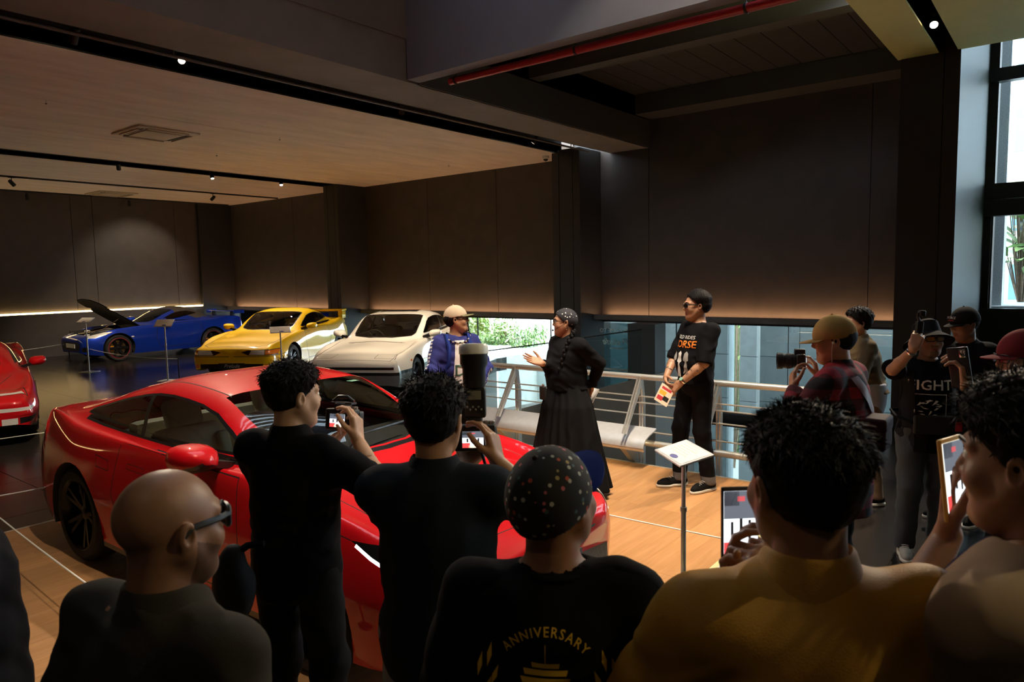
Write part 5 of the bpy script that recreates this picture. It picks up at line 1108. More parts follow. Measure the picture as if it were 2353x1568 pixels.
def person(label, root, heading, H=1.72, skn='mid', build=1.0, lean=0.0, twist=0.0, head=(0, 0, 0), shirt=None, sleeve=0.62, hem=0.93, collar=0.0, loose=1.0, trousers=None, shoe=None, arms=(None, None), hands=({}, {}), feet=((0.11, 0.03), (-0.11, -0.02)), belly=0.0, skirt=None, res=0.009, hres=0.0042, legres=0.012, sleeve_m=None, fat=1.0, stubble=0, folds=0.009, seed=1, wristcuff=False, shift=(0, 0), trouser_cuff=None, leg_w=1.0):
    """root: world point on the floor; heading: world angle of the facing direction"""
    t = thing('person', label, 'person', root, heading-pi/2); q = Person(); q.t = t; s = H/1.72; q.s = s
    skin_m, lip_m, stub_m = skin(skn)
    hip = np.array([shift[0], shift[1], 0.945*s]); Rt = R3(twist, -lean, 0); q.Rt = Rt
    U = lambda x, y, z: hip+Rt@np.array([x, y, z])*s
    nb = U(0, -0.015, 0.505); b = build
    yaw, pit, tl = head; Rh = R3(twist+yaw, pit, tl); hc = nb+np.array([0, 0, 0.02])*s+R3(twist+yaw*0.4, pit*0.6-lean*0.4, tl*0.6)@np.array([0, 0.032, 0.118])*s; q.hc, q.Rh, q.nb = hc, Rh, nb
    sk = [('e', U(0, 0.0, 0.0), (0.155*b*s, 0.10*b*s, 0.12*s), None, 0.05, 1), ('e', U(0, 0.01+belly*0.5, 0.17), ((0.135*b+belly*0.3)*s, (0.095*b+belly)*s, 0.16*s), Rt, 0.06, 1), ('e', U(0, 0.0, 0.34), (0.155*b*s, 0.105*b*s, 0.17*s), Rt, 0.06, 1), ('c', U(-0.13, -0.02, 0.445), U(0.13, -0.02, 0.445), 0.056*s, 0.056*s, 0.05, 1)]
    sk += [('c', nb-np.array([0, 0, 0.03]), hc+Rh@np.array([0, -0.022, -0.05])*s, 0.060*fat*s, 0.053*fat*s, 0.03, 1)]
    trunk = list(sk[:4])
    cloth = []; lo_arm = []; q.hand = []
    for i, g in enumerate((1, -1)):           # right arm first (+x)
        S = U(g*0.178*(0.5+0.5*b), -0.02, 0.445); A = arms[i] or (U(g*0.27, 0.03, -0.06), (g*0.2, -1, 0), (0, 0.15, -1), (-g, 0.2, 0))
        W_, pole, hd, hn = [np.asarray(v, float) for v in A]; Eb, W2 = ik(S, W_, 0.285*s, 0.255*s, pole)
        hk = dict(hands[i]); n0_ = len(sk); sk += [('c', S, Eb, 0.050*s*(0.6+0.4*b), 0.041*s, 0.03, 1), ('c', Eb, Eb+(W2-Eb)*0.35, 0.040*s, 0.039*s, 0.02, 1), ('c', Eb+(W2-Eb)*0.3, W2, 0.039*s, 0.0255*s, 0.015, 1)]
        hp = hand_prims(W2, hd, hn, g > 0, s=s*1.0, **hk); sk += hp; q.hand.append((W2, nrm(hd), nrm(hn), Eb)); lo_arm.append(sk[n0_:])
        cloth.append((S, Eb, W2))
    feetp = []
    for i, g in enumerate((1, -1)):
        fx, fy = feet[i]; hp_ = hip+np.array([g*0.09, 0, -0.02])*s; an = np.array([fx, fy-0.03, 0.085*s]); kn = (hp_+an)/2+np.array([0, 0.035, 0.02])*s
        sk += [('c', hp_, kn, 0.078*b*s, 0.054*s, 0.03, 1), ('c', kn, an, 0.052*s, 0.036*s, 0.03, 1), ('c', an, an+np.array([0, 0.0, -0.04])*s, 0.036*s, 0.034*s, 0.02, 1)]; feetp.append((hp_, kn, an))
    hp = head_prims(hc, Rh, s, fat); full = sk+hp
    Vs, Fs, Ms, off = [], [], [], 0
    boxes = []
    hb = np.abs(Rh)@np.array([0.105, 0.13, 0.14])*s; boxes.append((hc-hb+np.array([0, 0, -0.01]), hc+hb, hres))
    for (W2, hd, hn, Eb) in q.hand:
        c0 = W2+hd*0.08*s; boxes.append((c0-0.125*s, c0+0.125*s, 0.0038))
    allP = np.array([v for p in sk for v in ([p[1], p[2]] if p[0] == 'c' else [p[1]])]); lo = allP.min(0)-0.2*s; hi = allP.max(0)+0.2*s; lo[2] = max(lo[2], 0.0)
    regs = [(lo, hi, 0.015, True, None)]+[(a, b_, h_, False, (None if k == 0 else lo_arm[k-1])) for k, (a, b_, h_) in enumerate(boxes)]
    for a, b_, h_, coarse, own in regs:
        pr = sk if coarse else (own if own is not None else cull(full, a, b_))
        V, Fq = surfnet(lambda P: evalp(P, pr), a, b_, h_)
        if len(Fq) == 0: continue
        cen = V[Fq].mean(1)
        if coarse:
            keep = np.ones(len(Fq), bool)
            for a2, b2, h2 in boxes: keep &= ~((cen > a2+h2*2.5) & (cen < b2-h2*2.5)).all(1)
            Fq = Fq[keep]; mi = np.zeros(len(Fq), int)
        else:
            _, ids = evalp(cen.astype(np.float32), pr, True); mi = np.where(ids == 2, 1, 0)
            if stubble and h_ == hres:
                ql = (cen-hc)@Rh/s; st = (ql[:, 2] < -0.012-0.42*(ql[:, 1]-0.01)) & (ql[:, 1] > 0.008); mu = (np.abs(ql[:, 2]+0.040) < 0.0065) & (np.abs(ql[:, 0]) < 0.026) & (ql[:, 1] > 0.06)
                chin = (ql[:, 2] < -0.072) & (np.abs(ql[:, 0]) < 0.03) & (ql[:, 1] > 0.04)
                mi = np.where((mu | (chin if stubble == 1 else st)) & (mi == 0), 2, mi)
        Vs.append(V); Fs.append(Fq+off); Ms.append(mi); off += len(V)
    q.body = link('body', npmesh('body', np.concatenate(Vs), np.concatenate(Fs), [skin_m, lip_m, stub_m], np.concatenate(Ms)), t)
    # eyes and brows
    T = lambda x, y, z: Vector(hc+Rh@np.array([x, y, z])*s)
    for g in (-1, 1):
        e = MB().ball(T(g*0.0315, 0.0748, 0.0135), 0.0118*s, 12).build('eye', mat('eye_white', (0.75, 0.72, 0.68), 0.2), t)
        MB().ball(T(g*0.0315, 0.0818, 0.0130), 0.0058*s, 8).build('iris', mat('iris_brown', (0.02, 0.012, 0.008), 0.1), e)
        MB().tube([T(g*0.014, 0.0955, 0.034), T(g*0.030, 0.090, 0.041), T(g*0.050, 0.0725, 0.036)], [0.0032*s, 0.004*s, 0.0022*s], 6).build('eyebrow', HAIRM, t)
    # shirt
    wv = Waves(seed, 7, 0.07, 0.24, (1, 1, 0.5)); wr = Waves(seed+9, 2, 0.11, 0.17, (0.5, 0.5, 1.0))
    if shirt is not None:
        L = 0.010*loose
        tp = [(p[0], p[1], tuple(v+L*s for v in p[2]), p[3], p[4], p[5]) if p[0] == 'e' else (p[0], p[1], p[2], p[3]+0.004*s, p[4]+0.004*s, p[5], p[6]) for p in trunk]
        drop = ('c', U(0, 0.0, 0.30), np.array([hip[0], hip[1], hem*s]), 0.118*b*s+L, 0.128*b*s+L*1.5, 0.06, 1)
        tp.append(drop)
        def sfn(P):
            d = evalp(P, tp)
            for (S, Eb, W2) in cloth:
                if sleeve <= 0: continue
                if sleeve < 1.0:
                    cu = S+(Eb-S)*sleeve*1.12; u = nrm(Eb-S).astype(np.float32); da = rc(P, S, cu, 0.058*s*(0.6+0.4*b)+L*0.3, 0.060*s+L*0.9)
                    da = np.maximum(da, (P-cu.astype(np.float32))@u)
                else:
                    cu = Eb+(W2-Eb)*min(1.0, sleeve-1.0+0.06); u = nrm(W2-Eb).astype(np.float32)
                    da = smin(rc(P, S, Eb, 0.057*s*(0.6+0.4*b)+L*0.3, 0.052*s+L*0.5), rc(P, Eb, cu, 0.050*s+L*0.5, 0.037*s+L*0.35), 0.02); da = np.maximum(da, np.where(rc(P, Eb, cu, 0.07, 0.07) < 0, (P-cu.astype(np.float32))@u, -1))
                d = smin(d, da, 0.055)
            if True:
                d = smin(d, rc(P, nb-Rt@np.array([0, 0.0, 0.05])*s, nb+Rt@np.array([0, 0.004, -0.010])*s, 0.086*s, 0.068*fat*s), 0.02)
                d = smax(d, -rc(P, nb+Rt@np.array([0, 0.012, 0.012])*s, nb+Rt@np.array([0, 0.05, 0.12])*s, 0.066*fat*s, 0.09*s), 0.006)
            zz = P[:, 2]/s; d = d-folds*wv(P)*np.clip(1.2-1.6*np.abs(zz-1.12), 0.35, 1.0)
            rd = 1-2*np.abs(np.sin(P@wr.k[0]+wr.ph[0]+0.8*wv(P)))*(0.5+0.5*np.sin(P@wr.k[1]+wr.ph[1])); d = d-folds*0.55*rd*np.clip(1.3-2.4*np.abs(zz-1.08), 0.25, 1.0)
            return np.maximum(d, hem*s-P[:, 2])
        pts = np.array([v for c_ in cloth for v in c_]+[nb, hip]); lo = pts.min(0)-0.26*s; hi = pts.max(0)+0.26*s; lo[2] = hem*s-0.03
        V, Fq = surfnet(sfn, lo, hi, res); mats = [shirt]; mi = None
        if sleeve_m is not None:
            cen = V[Fq].mean(1).astype(np.float32); ql = (cen-U(0, 0, 0.44))@Rt; g = np.abs(ql[:, 0]); mi = ((g > 0.125*s+0.35*np.minimum(0, 0.0-ql[:, 2])*-1) & (ql[:, 2] > -0.6)).astype(int)
            da = np.min([np.minimum(rc(cen, S, Eb, 0.08, 0.08), rc(cen, Eb, W2, 0.08, 0.08)) for S, Eb, W2 in cloth], 0); mi = ((da < 0.012) | ((g > 0.10*s) & (ql[:, 2] > -0.02))).astype(int); mats = [shirt, sleeve_m]
        q.shirt = link('shirt', npmesh('shirt', V, Fq, mats, mi), t); q.sfn = sfn
        if collar <= 0: MB().tube([Vector(nb+Rt@np.array([0.0725*fat*math.cos(2*pi*k/28), 0.010+0.0735*fat*math.sin(2*pi*k/28), -0.003-0.016*max(0, math.sin(2*pi*k/28))])*s) for k in range(28)], 0.0095*s, 8, closed=True).build('neckband', shirt, q.shirt)
        if collar > 0:      # folded collar: stand plus outer fall, open at the throat
            na = 26; VV = []; prof = [(0.060*fat, 0.0), (0.0605*fat, 0.012+collar*0.35), (0.063*fat, 0.016+collar*0.35), (0.069*fat, 0.010+collar*0.35), (0.086, -0.018), (0.092, -0.030), (0.089, -0.033), (0.068*fat, -0.008)]
            for i in range(na):
                a = (i/(na-1))*2*pi*0.88+0.12*pi-pi/2+pi; ca, sa = math.cos(a), math.sin(a)
                for r_, z_ in prof: fr_ = max(0, -sa) if False else max(0, sa); VV.append(nb+Rt@np.array([ca*r_*1.04, sa*r_*1.0+0.012+0.012*fr_, z_-0.045*max(0, sa)**1.5+0.016])*s)
            k_ = len(prof); FF = [(i*k_+j, i*k_+(j+1) % k_, (i+1)*k_+(j+1) % k_, (i+1)*k_+j) for i in range(na-1) for j in range(k_)]+[tuple(range(k_)), tuple((na-1)*k_+j for j in range(k_))]
            MB().add(VV, FF, 0, True).build('collar', shirt, q.shirt)
    if trousers is not None:
        wv2 = Waves(seed+50, 6, 0.05, 0.16, (0.6, 0.6, 1.2)); hipp = [('e', hip-np.array([0, 0, 0.0]), (0.168*b*s, 0.118*b*s, 0.125*s), None, 0.04, 1)]
        cz = 0.055*s
        def tfn(P):
            d = evalp(P, hipp); d = smin(d, rc(P, hip, hip+np.array([0, 0, 0.10*s]), 0.13*b*s, 0.125*b*s), 0.03)
            for hp_, kn, an in feetp: d = smin(d, smin(rc(P, hp_, kn, 0.092*b*s*leg_w, 0.072*s*leg_w), rc(P, kn, an-np.array([0, 0, 0.03]), 0.072*s*leg_w, 0.062*s*leg_w), 0.03), 0.025)
            return np.maximum(np.maximum(d-0.005*wv2(P), cz-P[:, 2]), P[:, 2]-1.06*s)
        allp = np.array([v for f in feetp for v in f]+[hip]); V, Fq = surfnet(tfn, allp.min(0)-0.2*s, allp.max(0)+np.array([0.2, 0.2, 0.22])*s, legres)
        mi = None; mats = [trousers]
        if trouser_cuff: cen = V[Fq].mean(1); mi = (cen[:, 2] < 0.125*s).astype(int); mats = [trousers, trouser_cuff]
        q.trousers = link('trousers', npmesh('trousers', V, Fq, mats, mi), t)
    if shoe is not None:
        up_m, sole_m = shoe
        for i, (hp_, kn, an) in enumerate(feetp):
            g = (1, -1)[i]; tw = -g*0.18; Rf = R3(tw, 0, 0); T2 = lambda x, y, z: np.array([an[0], an[1], 0])+Rf@np.array([x, y, z])*s
            pr = [('c', T2(0, -0.035, 0.05), T2(0, 0.15, 0.036), 0.038*s, 0.034*s, 0.02, 1), ('c', T2(0.012*-g, 0.12, 0.036), T2(0, 0.185, 0.032), 0.042*s, 0.028*s, 0.02, 1), ('c', T2(0, 0.02, 0.06), T2(0, 0.0, 0.105), 0.042*s, 0.046*s, 0.02, 1)]
            def ffn(P): return np.maximum(np.maximum(evalp(P, pr), 0.018*s-P[:, 2]), P[:, 2]-0.115*s)
            a = np.array([an[0], an[1]+0.07, 0.06]); V, Fq = surfnet(ffn, a-np.array([0.16, 0.2, 0.06])*s, a+np.array([0.16, 0.2, 0.08])*s, 0.008)
            so = link('shoe', npmesh('shoe', V, Fq, up_m), t)
            def gfn(P): return np.maximum(np.maximum(evalp(P*np.array([1, 1, 0], np.float32)+np.array([0, 0, 0.036*s], np.float32), pr)-0.006, -P[:, 2]), P[:, 2]-0.026*s)
            V, Fq = surfnet(gfn, a-np.array([0.16, 0.2, 0.07])*s, a+np.array([0.16, 0.2, 0.0])*s, 0.008); link('sole', npmesh('sole', V, Fq, sole_m), so)
            for k in range(5): MB().tube([Vector(T2(-0.022, 0.05+0.02*k, 0.093-0.006*k)), Vector(T2(0, 0.055+0.02*k, 0.099-0.0065*k)), Vector(T2(0.022, 0.05+0.02*k, 0.093-0.006*k))], 0.003, 5).build('lace', sole_m, so)
    return q
def loc(q_root, heading, P):
    """world point -> person's local frame"""
    a = heading-pi/2; d = np.asarray(P, float)-np.asarray(q_root, float); c, s = math.cos(-a), math.sin(-a)
    return np.array([c*d[0]-s*d[1], s*d[0]+c*d[1], d[2]])
def ldir(heading, v):
    a = heading-pi/2; c, s = math.cos(-a), math.sin(-a); return np.array([c*v[0]-s*v[1], s*v[0]+c*v[1], v[2]])
VIEW = math.atan2(FWD[1], FWD[0])
def face(phi): return VIEW+math.radians(phi)       # 0 = facing away from the viewer, +90 = towards the left of the view
def ground_at(px, py, dep, z=FZ): p = at(px, py, dep); return Vector((p.x, p.y, z))
# ------------------------------------------------------------------ cloth materials
def cloth(name, c, rough=0.85, **k): return mat(name, c, rough, bump=k.pop('bump', 0.15), bscale=k.pop('bscale', 350), var=k.pop('var', 0.12), scale=8, spec=k.pop('spec', 0.08), **k)
BLK = cloth('black_cotton', (0.0055, 0.0055, 0.007)); BLKD = cloth('black_denim', (0.008, 0.0085, 0.011)); NAVY = cloth('navy_cloth', (0.012, 0.014, 0.05)); DENIM = cloth('grey_denim', (0.075, 0.085, 0.095))
CUFF = cloth('denim_cuff', (0.16, 0.16, 0.17)); SHOEB = cloth('shoe_black', (0.012, 0.012, 0.013)); SOLEW = mat('sole_white', (0.72, 0.68, 0.60), 0.6); SHOEG = cloth('shoe_grey', (0.36, 0.33, 0.29))
BLUC = (0.03, 0.035, 0.16)
PAPERW = mat('flyer_paper', (0.72, 0.55, 0.42), 0.6); PRW = mat('print_white', (0.70, 0.70, 0.68), 0.7); PRR = mat('print_red', (0.45, 0.02, 0.03), 0.7); PRO = mat('print_orange', (0.85, 0.22, 0.02), 0.7); PRY = mat('print_yellow', (0.62, 0.36, 0.02), 0.7)
def decal(q, build_pts, origin, xa, ya, m, name='print', depth=0.35, parent=None, step=0.012, gap=0.0022):
    """project 2D polygons (list of point lists, in metres) onto the shirt surface along -(xa x ya)"""
    xa = nrm(xa); za = nrm(np.cross(xa, ya)); ya = np.cross(za, xa); V = []; Fc = []
    bm = bmesh.new()
    for poly in build_pts:
        vs = [bm.verts.new((p[0], p[1], 0)) for p in poly]
        try: bm.faces.new(vs)
        except ValueError: pass
    bmesh.ops.triangulate(bm, faces=bm.faces[:])
    for _ in range(3):
        E = [e for e in bm.edges if e.calc_length() > step*2]
        if not E: break
        bmesh.ops.subdivide_edges(bm, edges=E, cuts=1); bmesh.ops.triangulate(bm, faces=bm.faces[:])
    return proj_bm(q, bm, origin, xa, ya, za, m, name, depth, parent, gap)
def proj_bm(q, bm, origin, xa, ya, za, m, name, depth, parent, gap=0.0022):
    P0 = np.array([origin+v.co.x*xa+v.co.y*ya for v in bm.verts], np.float64)
    tt = np.full(len(P0), -depth*0.4)
    P = P0+za*depth*0.6; t = np.zeros(len(P0))
    for _ in range(40):
        d = q.sfn((P).astype(np.float32)).astype(float); P = P-za*np.clip(d-gap, -0.02, 0.05)[:, None]*0.8
    bad = set(np.nonzero(np.abs(q.sfn(P.astype(np.float32))-gap) > 0.008)[0].tolist()); bm.verts.index_update()
    kill = [v for v in bm.verts if v.index in bad]; P = P[[v.index for v in bm.verts if v.index not in bad]]
    if kill: bmesh.ops.delete(bm, geom=kill, context='VERTS')
    bm.verts.index_update()
    me = bpy.data.meshes.new(name); me.from_pydata([tuple(p) for p in P], [], [[v.index for v in f.verts] for f in bm.faces]); me.materials.append(m)
    me.polygons.foreach_set('use_smooth', [True]*len(me.polygons)); bm.free(); me.update()
    return link(name, me, parent or q.shirt)
def text_decal(q, s, size, origin, xa, ya, m, name='lettering', spacing=1.0, depth=0.35, arc=None, shear=0.0, gap=0.0026):
    xa = nrm(xa); za = nrm(np.cross(xa, ya)); ya = np.cross(za, xa)
    cu = bpy.data.curves.new(name, 'FONT'); cu.body = s; cu.size = size; cu.align_x = 'CENTER'; cu.align_y = 'CENTER'; cu.space_character = spacing; cu.resolution_u = 2; cu.shear = shear; cu.offset = size*0.012
    o = bpy.data.objects.new(name, cu); COL.objects.link(o); bpy.context.view_layer.update()
    me = bpy.data.meshes.new_from_object(o.evaluated_get(bpy.context.evaluated_depsgraph_get())); bpy.data.objects.remove(o)
    bm = bmesh.new(); bm.from_mesh(me); bmesh.ops.triangulate(bm, faces=bm.faces[:])
    for _ in range(2):
        E = [e for e in bm.edges if e.calc_length() > 0.02]
        if E: bmesh.ops.subdivide_edges(bm, edges=E, cuts=1); bmesh.ops.triangulate(bm, faces=bm.faces[:])
    if arc:
        for v in bm.verts: a = v.co.x/arc; r = arc+v.co.y; v.co.x = r*math.sin(a); v.co.y = r*math.cos(a)-arc
    return proj_bm(q, bm, np.asarray(origin, float), xa, ya, za, m, name, depth, None, gap)

# ------------------------------------------------------------------ man in black tee on the platform
rt = onZ(1597, 1122, 0.0); hd = face(112)
q = person('man in black printed tee and black glasses holding a flyer by the railing', rt, hd, 1.725, 'mid', 1.04, lean=-0.04, head=(math.radians(-20), -0.02, 0), shirt=BLK, sleeve=0.92, hem=0.93, trousers=BLKD, shoe=(SHOEB, SOLEW), belly=0.035, trouser_cuff=CUFF, feet=((0.13, 0.10), (-0.10, -0.04)), seed=5, res=0.008, hres=0.0038, stubble=0,
    arms=(((0.09, 0.24, 0.985), (0.9, -0.6, -0.2), (-0.7, 0.45, -0.45), (-0.3, -0.7, 0.2)), ((-0.115, 0.235, 0.965), (-1, -0.55, -0.1), (0.62, 0.35, -0.62), (0.1, -0.9, -0.3))),
    hands=(dict(curl=(0.35, 0.4, 0.45, 0.5), thumb=0.5), dict(curl=(0.3, 0.3, 0.35, 0.4), thumb=0.4)))
make_hair(q.hc, q.Rh, q.s, q.t, top=0.036, side=0.012, nape=-0.055, off=-0.012, amp=0.002, freq=0.02, seed=8, taper=0.62, strands=900, slen=0.016, back=0.02)
make_glasses(q.hc, q.Rh, q.s, q.t, BLACKM, glassmat('dark_lens', (0.12, 0.12, 0.13)), 0.054, 0.036, 0.0036)
TAT = mat('tattoo_ink', (0.10, 0.075, 0.065), 0.5, var=0.5, scale=40)
W2, dd, nn, Eb = q.hand[1]
MB().lathe([(0.031, -0.010), (0.034, -0.006), (0.034, 0.006), (0.031, 0.010)], 18, M=frame(Vector(W2-dd*0.0+(Eb-W2)*0.10), Vector(nrm(np.cross(W2-Eb, nn))), Vector(nrm(np.cross(W2-Eb, np.cross(W2-Eb, nn)))))).build('watch_strap', CHROME, q.t)
u_ = nrm(W2-Eb); bx_ = W2+(Eb-W2)*0.10-nrm(nn-np.dot(nn, u_)*u_)*0.033
MB().lathe([(0, 0.006), (0.015, 0.006), (0.018, 0.003), (0.018, -0.004)], 16, M=frame(Vector(bx_), Vector(u_), Vector(nrm(np.cross(-nn, u_))))).build('watch_face', mat('watch_green', (0.25, 0.45, 0.35), 0.2), q.t)
# tattoo patches on both forearms: irregular ink bands lying on the skin
rg = np.random.default_rng(3)
for W2, dd, nn, Eb in q.hand:
    u = nrm(W2-Eb); a_ = nrm(np.cross(u, [0.3, 0.2, 1])); b_ = np.cross(u, a_)
    for k in range(9):
        tpos = 0.12+0.07*k+rg.uniform(-0.02, 0.02); 
        if tpos > 0.82: continue
        rad = (0.0405 if tpos < 0.35 else 0.0405-0.013*(tpos-0.35)/0.65)*q.s+0.0012; th0 = rg.uniform(0, 6.28); pts = []
        V = []; n_ = 9
        for i in range(n_):
            th = th0+(i/(n_-1)-0.5)*rg.uniform(1.6, 2.6)
            for w_ in (-1, 1): 
                l = tpos+w_*rg.uniform(0.006, 0.022); V.append(Vector(Eb+(W2-Eb)*l+(a_*math.cos(th)+b_*math.sin(th))*rad))
        MB().add(V, [(2*i, 2*i+2, 2*i+3, 2*i+1) for i in range(n_-1)], 0, True).build('tattoo', TAT, q.t)
za_ = np.array([0, 1, 0]); xa_ = np.array([-1, 0, 0]); up3 = np.array([0, 0, 1])
text_decal(q, 'BOLD RIDES', 0.040, (0.0, 0.1, 1.335), xa_, up3, PRW)
text_decal(q, 'NORSE', 0.085, (0.0, 0.1, 1.275), xa_, up3, PRO, spacing=0.95)
for k, (x, h) in enumerate(((-0.07, 0.17), (-0.005, 0.20), (0.065, 0.17))):
    decal(q, [[(x-0.018, 0), (x-0.026, -h*0.35), (x-0.006, -h*0.4), (x-0.022, -h), (x-0.012, -h), (x+0.002, -h*0.5), (x+0.014, -h), (x+0.024, -h), (x+0.010, -h*0.4), (x+0.026, -h*0.33), (x+0.016, 0.0), (x, 0.02)]], np.array([0.0, 0.1, 1.20]), xa_, up3, PRW if k == 1 else mat('print_grey', (0.35, 0.35, 0.34), 0.7), 'figure_print')
W2 = q.hand[1][0]; fl_ = q.t.matrix_world
def held(name, label, cat, q, rt, hd): return thing(name, label, cat, rt, hd-pi/2)
f = thing('flyer', 'orange and white event flyer in the hand of the man in black tee', 'flyer', rt, hd-pi/2)
c0 = q.hand[1][0]+np.array([0.06, 0.12, -0.10]); Mf = frame(c0, (-0.35, -0.75, -0.55), (0.3, -0.55, 0.75))
MB().box((-0.062, -0.088, -0.0006), (0.062, 0.088, 0.0006), M=Mf).build('sheet', PAPERW, f)
for z_, sg in ((0.0008, 1), (-0.0008, -1)):
    for k, (x, y, w_, h_, m) in enumerate(((0.0, 0.055, 0.045, 0.012, PRR), (-0.02, 0.01, 0.03, 0.02, PRY), (0.025, -0.03, 0.025, 0.022, BLACKM), (-0.025, -0.045, 0.025, 0.02, PRR))): MB().box((x-w_, y-h_, z_-0.0003), (x+w_, y+h_, z_+0.0003), M=Mf).build('picture', m, f)

# ------------------------------------------------------------------ woman in black with bandana and headset
rt = ground_at(1303, 900, 6.15, 0.0); hd = face(122)
hp_ = loc(rt, hd, at(1246, 835, 5.98))
q = person('woman in black shirt and long skirt with bandana, speaking into a headset', rt, hd, 1.60, 'mid', 1.22, head=(math.radians(-32), 0.0, 0), shirt=BLK, sleeve=1.86, hem=0.98, collar=0.03, loose=1.2, belly=0.03, seed=12, res=0.008, hres=0.0038, fat=1.06,
    arms=((hp_, (0.5, -0.9, -0.6), ldir(hd, at(1205, 822, 5.95)-at(1246, 835, 5.98)), (-0.4, 0.6, 0.6)), ((-0.07, -0.21, 0.90), (-0.15, -1, -0.3), (0.7, -0.2, -0.6), (0, -1, 0))),
    hands=(dict(curl=(0.08, 0.06, 0.08, 0.12), thumb=0.1, spread=0.35), dict(curl=(0.4, 0.4, 0.4, 0.4))))
s_ = q.s; wp = Waves(4, 5, 0.1, 0.3)
def skfn(P):
    a = np.arctan2(P[:, 1], P[:, 0]); r = np.hypot(P[:, 0]*0.92, P[:, 1]*1.08); z = P[:, 2]; f_ = np.clip((1.03*s_-z)/(1.0*s_), 0, 1)
    R_ = 0.158+0.035*np.minimum(1, f_*5)+0.19*f_**1.2+(0.004+0.014*f_)*np.sin(a*17+1.5*np.sin(a*3)+wp(P)*0.4)
    return np.maximum(np.maximum((r-R_)*0.8, z-1.06*s_), 0.06-z)
V, Fq = surfnet(skfn, (-0.46, -0.44, 0.03), (0.46, 0.44, 1.10), 0.010); link('skirt', npmesh('skirt', V, Fq, cloth('black_pleated', (0.006, 0.006, 0.007), 0.75)), q.t)
BAND = bpy.data.materials.new('bandana_print'); BAND.use_nodes = True; nt = BAND.node_tree; b = nt.nodes['Principled BSDF']; b.inputs['Roughness'].default_value = 0.8
v = nt.nodes.new('ShaderNodeTexVoronoi'); v.inputs['Scale'].default_value = 38; tc = nt.nodes.new('ShaderNodeTexCoord'); cr = nt.nodes.new('ShaderNodeValToRGB')
cr.color_ramp.interpolation = 'CONSTANT'; cr.color_ramp.elements[0].color = (0.6, 0.6, 0.62, 1); cr.color_ramp.elements[1].position = 0.20; cr.color_ramp.elements[1].color = (0.012, 0.012, 0.02, 1)
nt.links.new(tc.outputs['Object'], v.inputs['Vector']); nt.links.new(v.outputs['Distance'], cr.inputs[0]); nt.links.new(cr.outputs[0], b.inputs['Base Color'])
make_hair(q.hc, q.Rh, q.s, q.t, top=0.016, side=0.012, nape=-0.02, off=0.0, amp=0.0015, freq=0.03, seed=3, mt=BAND, name='bandana')
def hp3(x, y, z): return Vector(q.hc+q.Rh@np.array([x, y, z])*q.s)
make_hair(q.hc, q.Rh, q.s, q.t, top=0.010, side=0.010, nape=-0.085, off=-0.006, amp=0.002, seed=4)
MB().add([hp3(-0.03, -0.105, 0.0), hp3(0.03, -0.105, 0.0), hp3(0.05, -0.15, -0.05), hp3(0.0, -0.165, -0.075), hp3(-0.05, -0.15, -0.05), hp3(0, -0.125, -0.03)], [(0, 1, 5), (1, 2, 5), (2, 3, 5), (3, 4, 5), (4, 0, 5)], 0, True).build('bandana_tail', BAND, q.t)
br = MB()
base = q.hc+q.Rh@np.array([-0.03, -0.085, -0.07])*q.s; end = q.nb+q.Rt@np.array([-0.095, 0.13, -0.27])*q.s; mid = q.nb+q.Rt@np.array([-0.13, 0.05, 0.05])*q.s
for k in range(15):
    tq = k/14; p = (1-tq)**2*base+2*tq*(1-tq)*mid+tq*tq*end
    for _ in range(12): p = p+nrm([-0.5, 0.9, 0.1])*max(0.0, 0.013-float(q.sfn(p[None].astype(np.float32))[0]))
    sg = (-1)**k; br.ball(Vector(p+np.array([0.007*sg, 0.004*sg, 0])), (0.017-0.006*tq, 0.015-0.005*tq, 0.022-0.006*tq), 8)
br.build('braid', HAIRM, q.t)
make_glasses(q.hc, q.Rh, q.s, q.t, BLACKM, None, 0.050, 0.038, 0.0022)
MB().tube([hp3(-0.082, -0.01, 0.01), hp3(-0.085, 0.03, -0.02), hp3(-0.065, 0.08, -0.05), hp3(-0.035, 0.105, -0.062)], 0.0018, 6).ball(hp3(-0.030, 0.108, -0.063), 0.010, 8).build('headset_microphone', BLACKM, q.t)
MB().tube([hp3(-0.083, -0.012+0.010*math.cos(k*pi/6), -0.045+0.010*math.sin(k*pi/6)) for k in range(12)], 0.0015, 5, closed=True).build('earring', CHROME, q.t)
f = thing('belt_transmitter', 'black microphone transmitter clipped at the waist of the woman in black', 'transmitter', rt, hd-pi/2)
MB().bbox((-0.035, 0.235, 0.84), (0.035, 0.265, 0.95), 0.006).build('case', BLACKM, f); MB().ball((0.0, 0.25, 0.965), 0.012, 8).build('knob', CHROME, f)
f = thing('paper_roll', 'small white paper held behind the back of the woman in black', 'paper', rt, hd-pi/2)
c0 = q.hand[1][0]+np.array([0.05, -0.06, -0.06]); MB().box((-0.05, -0.004, -0.10), (0.02, 0.004, 0.05), M=Matrix.Translation(Vector(c0)) @ Matrix.Rotation(0.6, 4, 'X')).build('sheet', WHT, f)

